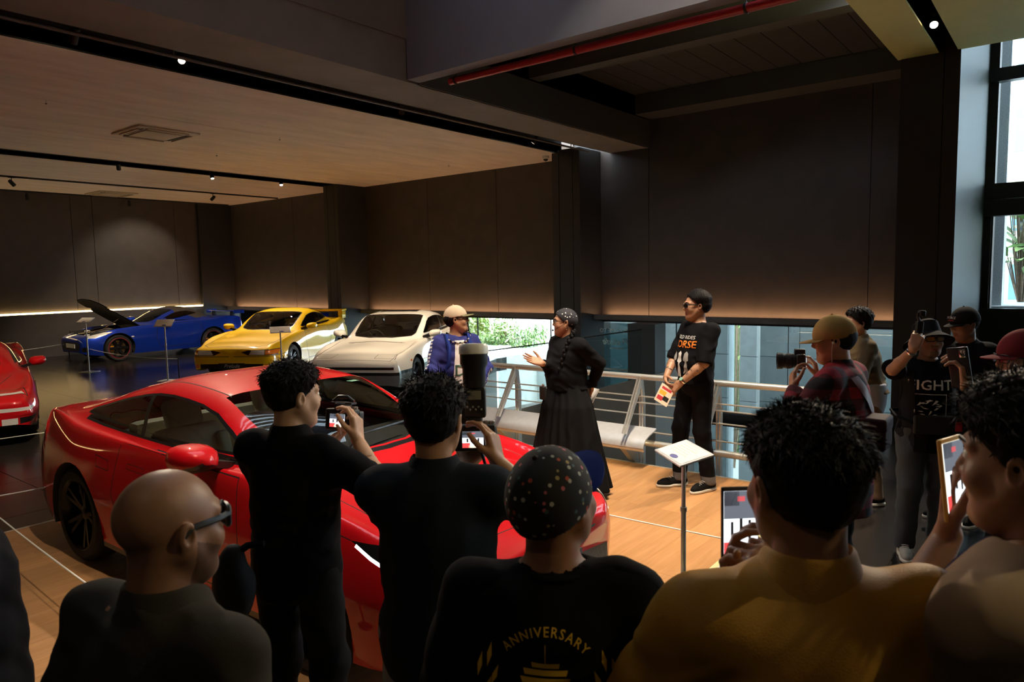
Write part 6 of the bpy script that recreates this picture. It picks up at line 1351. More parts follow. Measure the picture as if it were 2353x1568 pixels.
# ------------------------------------------------------------------ man in pale cap and blue racing jersey
rt = ground_at(1052, 900, 6.35, 0.0); hd = face(-158)
JER = cloth('jersey_blue', BLUC, 0.7); 
q = person('man in pale cap and blue racing jersey listening beside the white coupe', rt, hd, 1.63, 'mid', 0.98, head=(math.radians(66), 0.10, 0), shirt=JER, sleeve=1.92, hem=0.86, loose=1.3, trousers=BLKD, shoe=(SHOEB, SOLEW), stubble=1, seed=21, res=0.008, hres=0.0038,
    arms=(((0.12, 0.20, 0.92), (1, -0.5, 0), (-0.6, 0.3, -0.7), (-0.2, -0.9, 0)), ((-0.12, 0.20, 0.92), (-1, -0.5, 0), (0.6, 0.3, -0.7), (0.2, -0.9, 0))))
make_hair(q.hc, q.Rh, q.s, q.t, top=0.006, side=0.012, nape=-0.085, off=-0.002, amp=0.003, freq=0.02, seed=9, back=0.012)
make_cap(q.hc, q.Rh, q.s, q.t, cloth('cap_cream', (0.52, 0.42, 0.31)), cloth('cap_olive_brim', (0.17, 0.16, 0.09)), brim=0.068, low=0.032, tilt=0.06, th=0.017)
make_glasses(q.hc, q.Rh, q.s, q.t, BLACKM, glassmat('tinted_lens', (0.35, 0.35, 0.36)), 0.050, 0.032, 0.0026)
def cp(x, y, z): return Vector(q.nb+q.Rt@np.array([x, y, z])*q.s)
WJ = cloth('jersey_white', (0.62, 0.60, 0.62))
decal(q, [[(-0.045, 0.07), (0.045, 0.07), (0.05, 0.0), (0.08, -0.28), (0.065, -0.44), (-0.065, -0.44), (-0.08, -0.28), (-0.05, 0.0)]], np.array([0.0, 0.1, 1.335*q.s]), xa_, up3, WJ, 'chest_panel', gap=0.005)
text_decal(q, 'DI', 0.14, (0.0, 0.1, 1.13*q.s), xa_, up3, mat('print_green', (0.02, 0.07, 0.04), 0.6), gap=0.0085)
NK = MB(); NKS = []
for k in range(26):
    a = k/26*2*pi; p = q.nb+q.Rt@np.array([0.075*math.sin(a), 0.03+0.075*math.cos(a)*0.9, 0.0-0.075*(1+math.cos(a))/2])*q.s
    NK_p = np.asarray(p, float)
    for _ in range(14): NK_p = NK_p+nrm([0.6*math.sin(a), 0.5+0.6*math.cos(a), 0.35])*max(0.0, 0.007-float(q.sfn(NK_p[None].astype(np.float32))[0]))
    NK.ball(Vector(NK_p), 0.009, 6, mi=k % 2); NKS.append(Vector(NK_p))
NK.tube(NKS, 0.003, 5, closed=True); NK.ball(NKS[0]+Vector((0, 0.004, -0.026)), (0.014, 0.008, 0.022), 8, mi=1); NK.build('bead_necklace', [BLACKM, mat('bead_bone', (0.55, 0.48, 0.38), 0.4)], q.t)
for g in (1, -1): MB().tube([cp(g*0.115, -0.10, -0.20), cp(g*0.11, -0.06, 0.005), cp(g*0.105, 0.05, 0.0), cp(g*0.10, 0.115, -0.10), cp(g*0.11, 0.12, -0.26), cp(g*0.15, 0.04, -0.36)], 0.019, 6).build('backpack_strap', cloth('strap_blue', (0.02, 0.04, 0.22)), q.t)
# chequer ribbons down both sleeves
for (W2, dd, nn, Eb), g in zip(q.hand, (1, -1)):
    S = q.nb+q.Rt@np.array([g*0.18, 0, -0.04])*q.s
    for (A, B) in ((S, Eb), (Eb, W2)):
        A = np.asarray(A); B = np.asarray(B); u = nrm(B-A); o_ = nrm(np.array([g*1.0, 0.25, 0.3])-np.dot([g*1.0, 0.25, 0.3], u)*u); sd = np.cross(u, o_)
        for k in range(9):
            c_ = A+(B-A)*(k+0.5)/9; P = np.array([c_+o_*0.10+sd*(-0.016)-u*0.009, c_+o_*0.10+sd*0.016-u*0.009, c_+o_*0.10+sd*0.016+u*0.009, c_+o_*0.10+sd*(-0.016)+u*0.009])
            for _ in range(25): P = P-o_*np.clip(q.sfn(P.astype(np.float32))-0.0022, -0.02, 0.05)[:, None]*0.8
            if np.abs(q.sfn(P.astype(np.float32))).max() > 0.01: continue
            MB().add([Vector(p) for p in P], [(0, 1, 2, 3)]).build('sleeve_check', WJ if k % 2 else mat('print_white', (0.7, 0.7, 0.68), 0.7), q.shirt)
f = thing('flyer', 'pink and white event flyer held by the man in the pale cap', 'flyer', rt, hd-pi/2)
Mf = frame(q.hand[1][0]+np.array([0.06, 0.07, -0.14]), (-0.9, 0.4, 0), (0, 0, 1)); MB().box((-0.045, -0.07, -0.0006), (0.045, 0.07, 0.0006), M=Mf).build('sheet', PAPERW, f); MB().box((-0.035, -0.055, 0.0006), (0.035, -0.01, 0.001), M=Mf).build('picture', PRR, f)
# ------------------------------------------------------------------ held devices
SCR = [emat('screen_%d' % k, c, e) for k, (c, e) in enumerate((((0.9, 0.95, 1.0), 1.6), ((0.25, 0.28, 0.34), 0.5), ((0.9, 0.08, 0.08), 0.9), ((1.0, 0.75, 0.5), 1.4), ((0.05, 0.05, 0.06), 0.1)))]
SIL = mat('camera_silver', (0.35, 0.33, 0.31), 0.35, 0.8)
def screen(parent, M, w, h, seed=0, z=0.0):
    """lit display: a base panel with a coarse live picture as separate patches"""
    o = MB().box((-w/2, -h/2, 0), (w/2, h/2, 0.0008), M=M).build('screen', SCR[0], parent); rg = random.Random(seed)
    for (x0, y0, x1, y1, k) in ((0, 0.62, 1, 1, 1), (0, 0.80, 0.45, 1, 4), (0, 0.0, 0.36, 0.30, 2), (0.30, 0.0, 1, 0.16, 3), (0.20, 0.34, 0.28, 0.58, 4), (0.46, 0.36, 0.55, 0.62, 4), (0.72, 0.33, 0.80, 0.60, 4), (0.40, 0.86, 0.62, 0.93, 2)):
        MB().box((-w/2+x0*w, -h/2+y0*h, 0.0009), (-w/2+x1*w, -h/2+y1*h, 0.0012), M=M).build('picture_patch', SCR[k], o)
    return o
def phone(label, c, up, nrml, lit=True, case=BLACKM, w=0.076, h=0.158, seed=1):
    """c centre, up long axis, nrml direction the display faces"""
    up = Vector(up).normalized(); n = Vector(nrml).normalized(); xa = up.cross(n); M = frame((0, 0, 0), xa, up)
    t = thing('smartphone', label, 'phone', c)
    MB().bbox((-w/2, -h/2, -0.0095), (w/2, h/2, -0.0005), 0.004, M=M, seg=3).build('case', case, t)
    if lit: screen(t, M, w*0.92, h*0.90, seed)
    else: MB().box((-w*0.46, -h*0.46, -0.0004), (w*0.46, h*0.46, 0.0002), M=M).build('screen', mat('screen_off', (0.01, 0.01, 0.012), 0.05), t)
    MB().bbox((-w/2+0.006, h/2-0.04, -0.012), (-w/2+0.03, h/2-0.008, -0.009), 0.001, M=M).build('camera_bump', CHROME, t)
    return t
def camera_dev(label, c, fwd, up=(0, 0, 1), lens_l=0.09, lens_r=0.036, flash=False, lit=True, hump=True, rig=False):
    t = thing('digital_camera', label, 'camera', c); f = Vector(fwd).normalized(); xa = f.cross(Vector(up)).normalized(); ua = xa.cross(f); M = frame((0, 0, 0), xa, ua)     # local x right, y up, -z forward
    MB().bbox((-0.065, -0.045, -0.022), (0.065, 0.038, 0.022), 0.008, M=M, seg=3).bbox((0.034, -0.045, -0.05), (0.068, 0.03, -0.01), 0.010, M=M, seg=3).build('camera_body', BLACKM, t)
    if hump: MB().bbox((-0.024, 0.03, -0.03), (0.024, 0.062, 0.026), 0.008, M=M, seg=3).build('viewfinder', BLACKM, t)
    Ml = M @ Matrix.Translation((-0.008, -0.004, -0.02)) @ Matrix.Rotation(pi, 4, 'X'); r = lens_r
    MB().lathe([(0, 0), (r*0.92, 0), (r*0.92, lens_l*0.2), (r, lens_l*0.22), (r, lens_l*0.55), (r*0.95, lens_l*0.57), (r*0.95, lens_l*0.7), (r*1.08, lens_l*0.72), (r*1.08, lens_l), (r*0.9, lens_l), (r*0.85, lens_l*0.85), (0, lens_l*0.83)], 24, M=Ml).build('lens', BLACKM, t)
    MB().lathe([(r*1.0, lens_l*0.30), (r*1.03, lens_l*0.31), (r*1.03, lens_l*0.50), (r*1.0, lens_l*0.51)], 24, M=Ml).build('focus_ring', mat('rubber_grip', (0.02, 0.02, 0.02), 0.8, bump=0.4, bscale=200), t)
    MB().bbox((-0.044, -0.040, 0.022), (0.032, 0.026, 0.027), 0.003, M=M).build('screen_frame', BLACKM, t)
    if lit: screen(t, M @ Matrix.Translation((-0.006, -0.007, 0.0275)), 0.066, 0.05, 2)
    for x in (0.035, 0.052): MB().lathe([(0.011, 0.036), (0.011, 0.046), (0.009, 0.048), (0, 0.048)], 14, M=M @ Matrix.Translation((x, 0, -0.005)) @ Matrix.Rotation(-pi/2, 4, 'X')).build('dial', SIL, t)
    if rig:
        MB().bbox((-0.05, 0.055, -0.02), (0.05, 0.064, 0.02), 0.003, M=M).tube([M @ Vector((-0.045, 0.064, 0)), M @ Vector((-0.02, 0.085, 0)), M @ Vector((0.02, 0.085, 0)), M @ Vector((0.05, 0.066, 0))], 0.007, 8).build('top_handle', BLACKM, t)
    if flash:
        fb = MB().bbox((-0.036, 0.060, -0.03), (0.036, 0.155, 0.025), 0.008, M=M, seg=3).bbox((-0.014, 0.038, -0.014), (0.014, 0.062, 0.014), 0.003, M=M).build('flash_body', BLACKM, t)
        MB().bbox((-0.022, 0.118, 0.0255), (0.022, 0.146, 0.0275), 0.001, M=M).build('flash_display', mat('lcd_grey', (0.20, 0.21, 0.17), 0.3), fb)
        for k in range(6): MB().ball(M @ Vector((-0.022+0.0088*k, 0.095-0.008*(k % 2), 0.026)), 0.0035, 8).build('button', mat('button_grey', (0.25, 0.25, 0.25), 0.5), fb)
        Mz = M @ Matrix.Translation((0, 0.155, -0.003)) @ Matrix.Rotation(-pi/2, 4, 'X')
        MB().lathe([(0.034, 0), (0.036, 0.01), (0.037, 0.06), (0.044, 0.075), (0.0445, 0.105)], 24, M=Mz).build('flash_head', BLACKM, t)
        MB().lathe([(0.0445, 0.105), (0.047, 0.107), (0.047, 0.128), (0.040, 0.138), (0, 0.140)], 24, M=Mz).build('diffuser_cap', mat('diffuser_white', (0.90, 0.89, 0.86), 0.4), t)
    return t
def rootp(px, dep, z=FZ): p = at(px, 900, dep); q0 = at(px, 610, dep); return Vector((q0.x, q0.y, z))
def tgt(rt, hd, px, py, dep): return loc(rt, hd, at(px, py, dep))
def vdir(hd, r, u, f): return ldir(hd, RGT*r+UPV*u+FWD*f)     # direction given in view terms -> person space
DARKG = cloth('charcoal_shirt', (0.040, 0.036, 0.031)); NAVYB = cloth('midnight_shirt', (0.012, 0.016, 0.024)); MUST = cloth('mustard_shirt', (0.40, 0.195, 0.022), 0.55, spec=0.25); BEIGE = cloth('beige_sleeve', (0.42, 0.30, 0.21)); OLIVE = cloth('olive_jacket', (0.13, 0.095, 0.055))

# bald man with black glasses
rt = rootp(330, 1.25); hd = face(-26)
q = person('bald bearded man in charcoal collared shirt and black glasses', rt, hd, 1.60, 'dark', 1.12, head=(math.radians(-11), -0.04, 0), shirt=DARKG, sleeve=0.9, hem=0.86, collar=0.035, trousers=BLKD, shoe=(SHOEB, SHOEB), stubble=2, seed=31, res=0.009, hres=0.0028, fat=1.08)
make_glasses(q.hc, q.Rh, q.s, q.t, BLACKM, None, 0.052, 0.040, 0.0055)

# photographer in black with small camera
rt = rootp(650, 2.48, 0.001); hd = face(-22)
cpos = at(787, 962, 2.78)
q = person('photographer in black collared shirt raising a camera, dark pouch at hip', rt, hd, 1.60, 'light', 1.02, head=(math.radians(-26), -0.05, 0), shirt=BLK, sleeve=0.97, hem=0.84, collar=0.035, loose=1.6, trousers=BLKD, shoe=(SHOEB, SOLEW), seed=41, res=0.009, hres=0.0038,
    arms=((tgt(rt, hd, 822, 1012, 2.68), (0.9, -0.2, -1.0), vdir(hd, -0.10, 1.0, 0.15), vdir(hd, -0.9, 0.0, 0.3)), (tgt(rt, hd, 726, 1030, 2.72), (-0.6, 0.2, -1), vdir(hd, 0.85, 0.30, 0.25), vdir(hd, -0.2, 0.9, 0.1))),
    hands=(dict(curl=(0.45, 0.5, 0.55, 0.6), thumb=0.45), dict(curl=(0.40, 0.45, 0.5, 0.5), thumb=0.2)))
make_hair(q.hc, q.Rh, q.s, q.t, top=0.030, side=0.008, nape=-0.062, off=0.0, amp=0.006, freq=0.035, seed=42, strands=2200, slen=0.022)
camera_dev('small black camera with lit screen raised by the photographer in black', cpos, (RGT*0.35+FWD*1.0-UPV*0.05), lens_l=0.07, rig=True)
st = MB().tube([cpos+Vector(RGT)*0.06, cpos+Vector(RGT*0.055-UPV*0.09-FWD*0.05), cpos+Vector(RGT*-0.0-UPV*0.16-FWD*0.10), cpos+Vector(RGT*-0.10-UPV*0.15-FWD*0.15), at(660, 1010, 2.52)], 0.006, 6).build('camera_strap', mat('strap_grey', (0.09, 0.09, 0.10), 0.6)); tag(st, 'grey neck strap hanging from the small black camera', 'strap')
b = thing('sling_pouch', 'soft black pouch hanging at the hip of the photographer in black', 'bag', at(535, 1345, 2.34))
wv_ = Waves(77, 6, 0.06, 0.16)
V, Fq = surfnet(lambda P: smin(el(P, (0, 0, -0.02), (0.085, 0.06, 0.105)), el(P, (0.01, 0, 0.07), (0.05, 0.04, 0.07)), 0.04)-0.006*wv_(P), (-0.14, -0.12, -0.18), (0.14, 0.12, 0.2), 0.008); link('pouch', npmesh('pouch', V, Fq, cloth('pouch_black', (0.022, 0.022, 0.025), 0.6)), b)
MB().tube([(0.01, 0, 0.10), (0.05, 0.03, 0.135), (0.09, 0.065, 0.14)], 0.012, 6).build('strap', BLK, b)

# photographer with big flash
rt = rootp(985, 2.02); hd = face(-6)
cpos = at(1092, 1003, 2.26)
q = person('photographer in midnight shirt with a tall flash on his camera', rt, hd, 1.63, 'mid', 1.08, head=(math.radians(-6), 0.0, 0), shirt=NAVYB, sleeve=0.98, hem=0.82, collar=0.035, loose=2.0, trousers=cloth('light_trousers', (0.25, 0.23, 0.21)), shoe=(SHOEB, SOLEW), seed=51, res=0.009, hres=0.0038,
    arms=((tgt(rt, hd, 1143, 1062, 2.20), (1.0, 0.0, -1.0), vdir(hd, -0.22, 1.0, 0.15), vdir(hd, -0.9, 0.1, 0.4)), (tgt(rt, hd, 1062, 1075, 2.30), (-1, 0.1, -0.8), vdir(hd, 0.5, 0.6, 0.5), vdir(hd, 0.3, 0.8, -0.2))),
    hands=(dict(curl=(0.40, 0.5, 0.55, 0.6), thumb=0.5), dict(curl=(0.45, 0.45, 0.5, 0.5), thumb=0.2)))
make_hair(q.hc, q.Rh, q.s, q.t, top=0.034, side=0.010, nape=-0.055, off=0.0, amp=0.005, freq=0.03, seed=52, strands=2200, slen=0.026)
camera_dev('black camera with a tall hot-shoe flash and white diffuser cap', cpos, FWD, flash=True, lens_l=0.10)
st = MB().tube([cpos+Vector(RGT*0.02-UPV*0.05), cpos+Vector(RGT*0.035-UPV*0.10), cpos+Vector(RGT*0.02-UPV*0.15), cpos+Vector(RGT*0.05-UPV*0.21-FWD*0.05)], 0.005, 6).build('camera_strap', BLACKM); tag(st, 'black strap dangling under the camera with the tall flash', 'strap')

# man in patterned cap, printed tee
PATC = bpy.data.materials.new('floral_cap'); PATC.use_nodes = True; nt = PATC.node_tree; b = nt.nodes['Principled BSDF']; b.inputs['Roughness'].default_value = 0.85
v = nt.nodes.new('ShaderNodeTexVoronoi'); v.inputs['Scale'].default_value = 56; tc = nt.nodes.new('ShaderNodeTexCoord'); cr = nt.nodes.new('ShaderNodeValToRGB'); cr.color_ramp.interpolation = 'CONSTANT'
cr.color_ramp.elements[0].color = (1, 1, 1, 1); cr.color_ramp.elements[1].position = 0.26; cr.color_ramp.elements[1].color = (0, 0, 0, 1)
pk = nt.nodes.new('ShaderNodeValToRGB'); pk.color_ramp.interpolation = 'CONSTANT'; E_ = pk.color_ramp.elements; E_[0].color = (0.40, 0.38, 0.35, 1); E_[1].position = 0.35; E_[1].color = (0.45, 0.10, 0.13, 1)
for pos, c in ((0.55, (0.05, 0.10, 0.11, 1)), (0.7, (0.35, 0.28, 0.12, 1)), (0.82, (0.40, 0.06, 0.03, 1))): e = E_.new(pos); e.color = c
sx_ = nt.nodes.new('ShaderNodeSeparateColor'); mx = nt.nodes.new('ShaderNodeMix'); mx.data_type = 'RGBA'; mx.inputs[6].default_value = (0.006, 0.006, 0.007, 1)
nt.links.new(tc.outputs['Object'], v.inputs['Vector']); nt.links.new(v.outputs['Distance'], cr.inputs[0]); nt.links.new(v.outputs['Color'], sx_.inputs[0]); nt.links.new(sx_.outputs[0], pk.inputs[0]); nt.links.new(cr.outputs[0], mx.inputs[0]); nt.links.new(pk.outputs[0], mx.inputs[7]); nt.links.new(mx.outputs[2], b.inputs['Base Color'])
rt = rootp(1262, 1.43); hd = face(-6)
q = person('man in floral black cap and black tee with yellow anniversary print on back', rt, hd, 1.575, 'dark', 1.12, head=(math.radians(-30), 0.08, 0), shirt=BLK, sleeve=0.9, hem=0.84, loose=1.5, trousers=BLKD, shoe=(SHOEB, SOLEW), seed=61, res=0.009, hres=0.0038, fat=1.08)
make_hair(q.hc, q.Rh, q.s, q.t, top=0.008, side=0.010, nape=-0.07, off=0.0, amp=0.0015, seed=62, back=0.006)
make_cap(q.hc, q.Rh, q.s, q.t, PATC, cloth('brim_blue', (0.010, 0.022, 0.14)), brim=0.092, low=0.0, tilt=0.42, th=0.018, droop=0.12)
bx = np.array([1, 0, 0]); org = np.array([-0.012, -0.1, 1.335*q.s]); K = 0.72
text_decal(q, 'ANNIVERSARY', 0.0235, (-0.012, -0.1, 1.358*q.s), bx, up3, PRY, spacing=1.25, arc=0.105)
bars = [[(-0.038, -0.05), (0.038, -0.05), (0.036, -0.063), (-0.036, -0.063)], [(-0.06, -0.068), (0.06, -0.068), (0.056, -0.082), (-0.056, -0.082)], [(-0.068, -0.088), (0.068, -0.088), (0.062, -0.102), (-0.062, -0.102)], [(-0.07, -0.107), (0.07, -0.107), (0.066, -0.118), (-0.066, -0.118)], [(-0.075, -0.15), (0.075, -0.15), (0.075, -0.16), (-0.075, -0.16)], [(-0.001, 0.0), (0.001, 0.0), (0.001, -0.05), (-0.001, -0.05)]]
bars += [[(-0.06+0.02*k, -0.12), (-0.048+0.02*k, -0.12), (-0.048+0.02*k, -0.149), (-0.06+0.02*k, -0.149)] for k in range(7)]
for bpoly in bars: decal(q, [[(x*K, y*K) for x, y in bpoly]], org, bx, up3, PRY, 'building_print')
for g in (-1, 1):
    for k in range(6):
        for r_ in (0.118, 0.140):
            th = math.radians(-8-15*k) if r_ < 0.13 else math.radians(-14-15*k); c_ = (g*r_*math.cos(th), -0.045+r_*math.sin(th)*1.1); L_ = 0.045; an = math.radians(100+10*k)
            dx, dy = -g*math.cos(an)*L_*-1, math.sin(an)*L_; nx_, ny_ = -dy*0.11, dx*0.11
            decal(q, [[c_, (c_[0]+dx*0.5+nx_, c_[1]+dy*0.5+ny_), (c_[0]+dx, c_[1]+dy), (c_[0]+dx*0.5-nx_, c_[1]+dy*0.5-ny_)]], org, bx, up3, PRY, 'laurel_print')

# man in mustard shirt filming with a phone
rt = rootp(1868, 1.13); hd = face(4)
ph = at(1702, 1212, 1.40)
q = person('man in mustard yellow shirt filming with his phone', rt, hd, 1.695, 'dark', 1.16, head=(math.radians(4), -0.02, 0.0), shirt=MUST, sleeve=0.95, hem=0.80, collar=0.055, loose=2.2, trousers=BLKD, shoe=(SHOEB, SHOEB), seed=71, res=0.008, hres=0.0034, folds=0.012, fat=1.04,
    arms=((tgt(rt, hd, 1830, 1345, 1.33), (1.0, -0.1, -1.0), vdir(hd, -0.75, 0.6, 0.2), vdir(hd, -0.5, -0.2, 0.8)), (tgt(rt, hd, 1690, 1372, 1.42), (-0.8, 0, -1.0), vdir(hd, -0.05, 1.0, 0.05), vdir(hd, 0.75, 0.1, -0.55))),
    hands=(dict(curl=(0.6, 0.7, 0.75, 0.75), thumb=0.2), dict(curl=(0.42, 0.42, 0.45, 0.5), thumb=0.25)))
make_hair(q.hc, q.Rh, q.s, q.t, top=0.030, side=0.008, nape=-0.060, off=0.0, amp=0.004, freq=0.035, seed=72, strands=4200, slen=0.022)
phone('black smartphone with bright screen held by the man in mustard shirt', ph, UPV, -FWD+RGT*0.15, seed=3)

# raglan shirt: navy body, beige sleeves, seam running from collar to armpit
RAG = bpy.data.materials.new('raglan_cotton'); RAG.use_nodes = True; nt = RAG.node_tree; b = nt.nodes['Principled BSDF']; b.inputs['Roughness'].default_value = 0.9; b.inputs['Specular IOR Level'].default_value = 0.15
tc = nt.nodes.new('ShaderNodeTexCoord'); sp = nt.nodes.new('ShaderNodeSeparateXYZ'); nt.links.new(tc.outputs['Object'], sp.inputs[0])
def mth(op, a, b_=None, c=None):
    m = nt.nodes.new('ShaderNodeMath'); m.operation = op
    for k, v_ in enumerate((a, b_, c)):
        if v_ is None: continue
        if isinstance(v_, (int, float)): m.inputs[k].default_value = v_
        else: nt.links.new(v_, m.inputs[k])
    return m.outputs[0]
ax_ = mth('ABSOLUTE', sp.outputs[0]); lim = mth('MULTIPLY_ADD', mth('SUBTRACT', 1.44, sp.outputs[2]), 0.42, 0.075)
f_ = mth('GREATER_THAN', mth('MAXIMUM', mth('SUBTRACT', ax_, lim), mth('SUBTRACT', sp.outputs[1], 0.165)), 0.0)
mx = nt.nodes.new('ShaderNodeMix'); mx.data_type = 'RGBA'; mx.inputs[6].default_value = (0.012, 0.014, 0.05, 1); mx.inputs[7].default_value = (0.31, 0.21, 0.14, 1); nt.links.new(f_, mx.inputs[0]); nt.links.new(mx.outputs[2], b.inputs['Base Color'])
# man in raglan shirt in profile
rt = rootp(2425, 1.12); hd = face(24)
ph = at(2196, 1100, 1.36)
q = person('man in navy and beige raglan shirt seen in profile with a phone', rt, hd, 1.735, 'dark', 1.12, head=(math.radians(12), -0.05, 0), shirt=RAG, sleeve=1.25, hem=0.82, loose=2.2, trousers=BLKD, shoe=(SHOEB, SOLEW), seed=81, res=0.008, hres=0.0036,
    arms=(None, (tgt(rt, hd, 2178, 1232, 1.38), (-1, -0.4, -0.6), vdir(hd, 0.05, 1.0, 0.05), vdir(hd, 0.75, 0.1, -0.5))),
    hands=({}, dict(curl=(0.30, 0.4, 0.45, 0.5), thumb=0.3)))
make_hair(q.hc, q.Rh, q.s, q.t, top=0.040, side=0.010, nape=-0.03, off=0.0, amp=0.004, freq=0.03, seed=82, strands=3000, slen=0.028)
phone('smartphone in amber case held up by the man in the raglan shirt', ph, UPV*1.0+RGT*-0.1, -FWD+RGT*0.6, case=mat('amber_case', (0.55, 0.34, 0.10), 0.3), seed=4)

# man in plaid shirt with camera
PLAID = bpy.data.materials.new('plaid_flannel'); PLAID.use_nodes = True; nt = PLAID.node_tree; b = nt.nodes['Principled BSDF']; b.inputs['Roughness'].default_value = 0.9
tc = nt.nodes.new('ShaderNodeTexCoord'); sp = nt.nodes.new('ShaderNodeSeparateXYZ'); nt.links.new(tc.outputs['Object'], sp.inputs[0]); fac = []
for k, per in ((0, 0.115), (2, 0.115)):
    m1 = nt.nodes.new('ShaderNodeMath'); m1.operation = 'MULTIPLY'; m1.inputs[1].default_value = 1/per; m2 = nt.nodes.new('ShaderNodeMath'); m2.operation = 'FRACT'; m3 = nt.nodes.new('ShaderNodeMath'); m3.operation = 'GREATER_THAN'; m3.inputs[1].default_value = 0.5
    nt.links.new(sp.outputs[k], m1.inputs[0]); nt.links.new(m1.outputs[0], m2.inputs[0]); nt.links.new(m2.outputs[0], m3.inputs[0]); fac.append(m3)
ad = nt.nodes.new('ShaderNodeMath'); ad.operation = 'ADD'; nt.links.new(fac[0].outputs[0], ad.inputs[0]); nt.links.new(fac[1].outputs[0], ad.inputs[1])
dv = nt.nodes.new('ShaderNodeMath'); dv.operation = 'MULTIPLY'; dv.inputs[1].default_value = 0.5; nt.links.new(ad.outputs[0], dv.inputs[0]); cr = nt.nodes.new('ShaderNodeValToRGB'); cr.color_ramp.interpolation = 'CONSTANT'
cr.color_ramp.elements[0].color = (0.26, 0.008, 0.020, 1); cr.color_ramp.elements[1].position = 0.4; cr.color_ramp.elements[1].color = (0.075, 0.006, 0.010, 1); e = cr.color_ramp.elements.new(0.9); e.color = (0.007, 0.006, 0.008, 1)
nt.links.new(dv.outputs[0], cr.inputs[0]); nt.links.new(cr.outputs[0], b.inputs['Base Color'])
rt = rootp(1940, 3.7); hd = face(46)
cpos = at(1838, 828, 3.95)
q = person('man in red and black plaid shirt and tan cap looking at his camera', rt, hd, 1.675, 'mid', 1.10, lean=0.04, head=(math.radians(24), -0.12, 0), shirt=PLAID, sleeve=1.9, hem=0.66, collar=0.03, loose=2.0, trousers=BLKD, shoe=(SHOEB, SOLEW), seed=91, res=0.008, hres=0.0038,
    arms=((tgt(rt, hd, 1880, 872, 3.95), (0.8, 0, -1), vdir(hd, -0.15, 0.95, 0.1), vdir(hd, -0.8, 0, 0.3)), (tgt(rt, hd, 1822, 895, 3.85), (-1, 0.1, -1), vdir(hd, 0.10, 0.9, 0.25), vdir(hd, 0.7, 0.5, 0.1))),
    hands=(dict(curl=(0.45, 0.5, 0.55, 0.6), thumb=0.5), dict(curl=(0.40, 0.45, 0.5, 0.5), thumb=0.3)))
make_hair(q.hc, q.Rh, q.s, q.t, top=0.006, side=0.011, nape=-0.075, off=0.0, amp=0.002, seed=92, back=0.008)
make_cap(q.hc, q.Rh, q.s, q.t, cloth('cap_tan', (0.36, 0.22, 0.075)), cloth('brim_tan', (0.28, 0.16, 0.055)), brim=0.075, low=0.018, th=0.018, tilt=-0.02)
MB().add([Vector(q.hc+q.Rh@np.array([x, -0.118, z])*q.s) for x, z in ((-0.035, 0.02), (0.035, 0.02), (0.03, 0.055), (0.0, 0.072), (-0.03, 0.055))], [(0, 1, 2, 3, 4)]).build('cap_opening', HAIRM, q.t)
MB().tube([Vector(q.hc+q.Rh@np.array(v)*q.s) for v in ((-0.088, 0.008, 0.0), (-0.088, 0.015, -0.03), (-0.075, 0.02, -0.08), (-0.05, 0.02, -0.16))], 0.002, 5).ball(Vector(q.hc+q.Rh@np.array([-0.086, 0.006, 0.0])*q.s), 0.007, 8).build('earphone', mat('white_plastic', (0.7, 0.68, 0.62), 0.4), q.t)
decal(q, [[(-0.12, 0.20), (-0.065, 0.21), (0.18, -0.26), (0.13, -0.30)]], np.array([0.02, -0.1, 1.20*q.s]), bx, up3, mat('strap_leather', (0.13, 0.022, 0.026), 0.5), 'shoulder_strap', parent=q.t, gap=0.006)
camera_dev('black camera with wide lens held by the man in the plaid shirt', cpos, -RGT*0.95+FWD*0.25, lens_l=0.10, lens_r=0.042)
b = thing('shoulder_bag', 'small dark leather bag on the hip of the man in the plaid shirt', 'bag', at(2018, 985, 3.55)); MB().bbox((-0.05, -0.09, -0.10), (0.05, 0.09, 0.06), 0.02, seg=3).build('pouch', cloth('bag_maroon', (0.03, 0.010, 0.012), 0.6), b); MB().bbox((-0.052, -0.092, -0.01), (0.053, 0.092, 0.063), 0.02, seg=3).build('flap', cloth('bag_maroon', (0.03, 0.01, 0.012)), b)

# man in olive jacket leaning by the railing
rt = rootp(2003, 5.75); hd = face(80)
q = person('dark haired man in olive jacket leaning at the end of the railing', rt, hd, 1.60, 'mid', 1.0, lean=0.16, head=(math.radians(6), 0.0, 0), shirt=OLIVE, sleeve=1.9, hem=0.98, collar=0.035, loose=2.0, trousers=cloth('tan_trousers', (0.24, 0.15, 0.09)), shoe=(SHOEB, SOLEW), seed=101, hres=0.0042,
    arms=(((0.16, 0.34, 0.97), (1, -0.6, -0.4), (-0.3, 1, -0.2), (0, 0, -1)), ((-0.16, 0.34, 0.97), (-1, -0.6, -0.4), (0.3, 1, -0.2), (0, 0, -1))))
make_hair(q.hc, q.Rh, q.s, q.t, top=0.035, side=0.014, nape=-0.06, off=0.004, amp=0.006, freq=0.03, seed=102, strands=900)
V, Fq = surfnet(lambda P: np.maximum(np.maximum(el(P, (0.0, 0.0, 0.90), (0.178, 0.135, 0.26)), P[:, 2]-1.0), 0.74-P[:, 2]), (-0.22, -0.18, 0.7), (0.22, 0.18, 1.05), 0.012); link('undershirt', npmesh('undershirt', V, Fq, cloth('grey_tee', (0.33, 0.35, 0.42))), q.t)

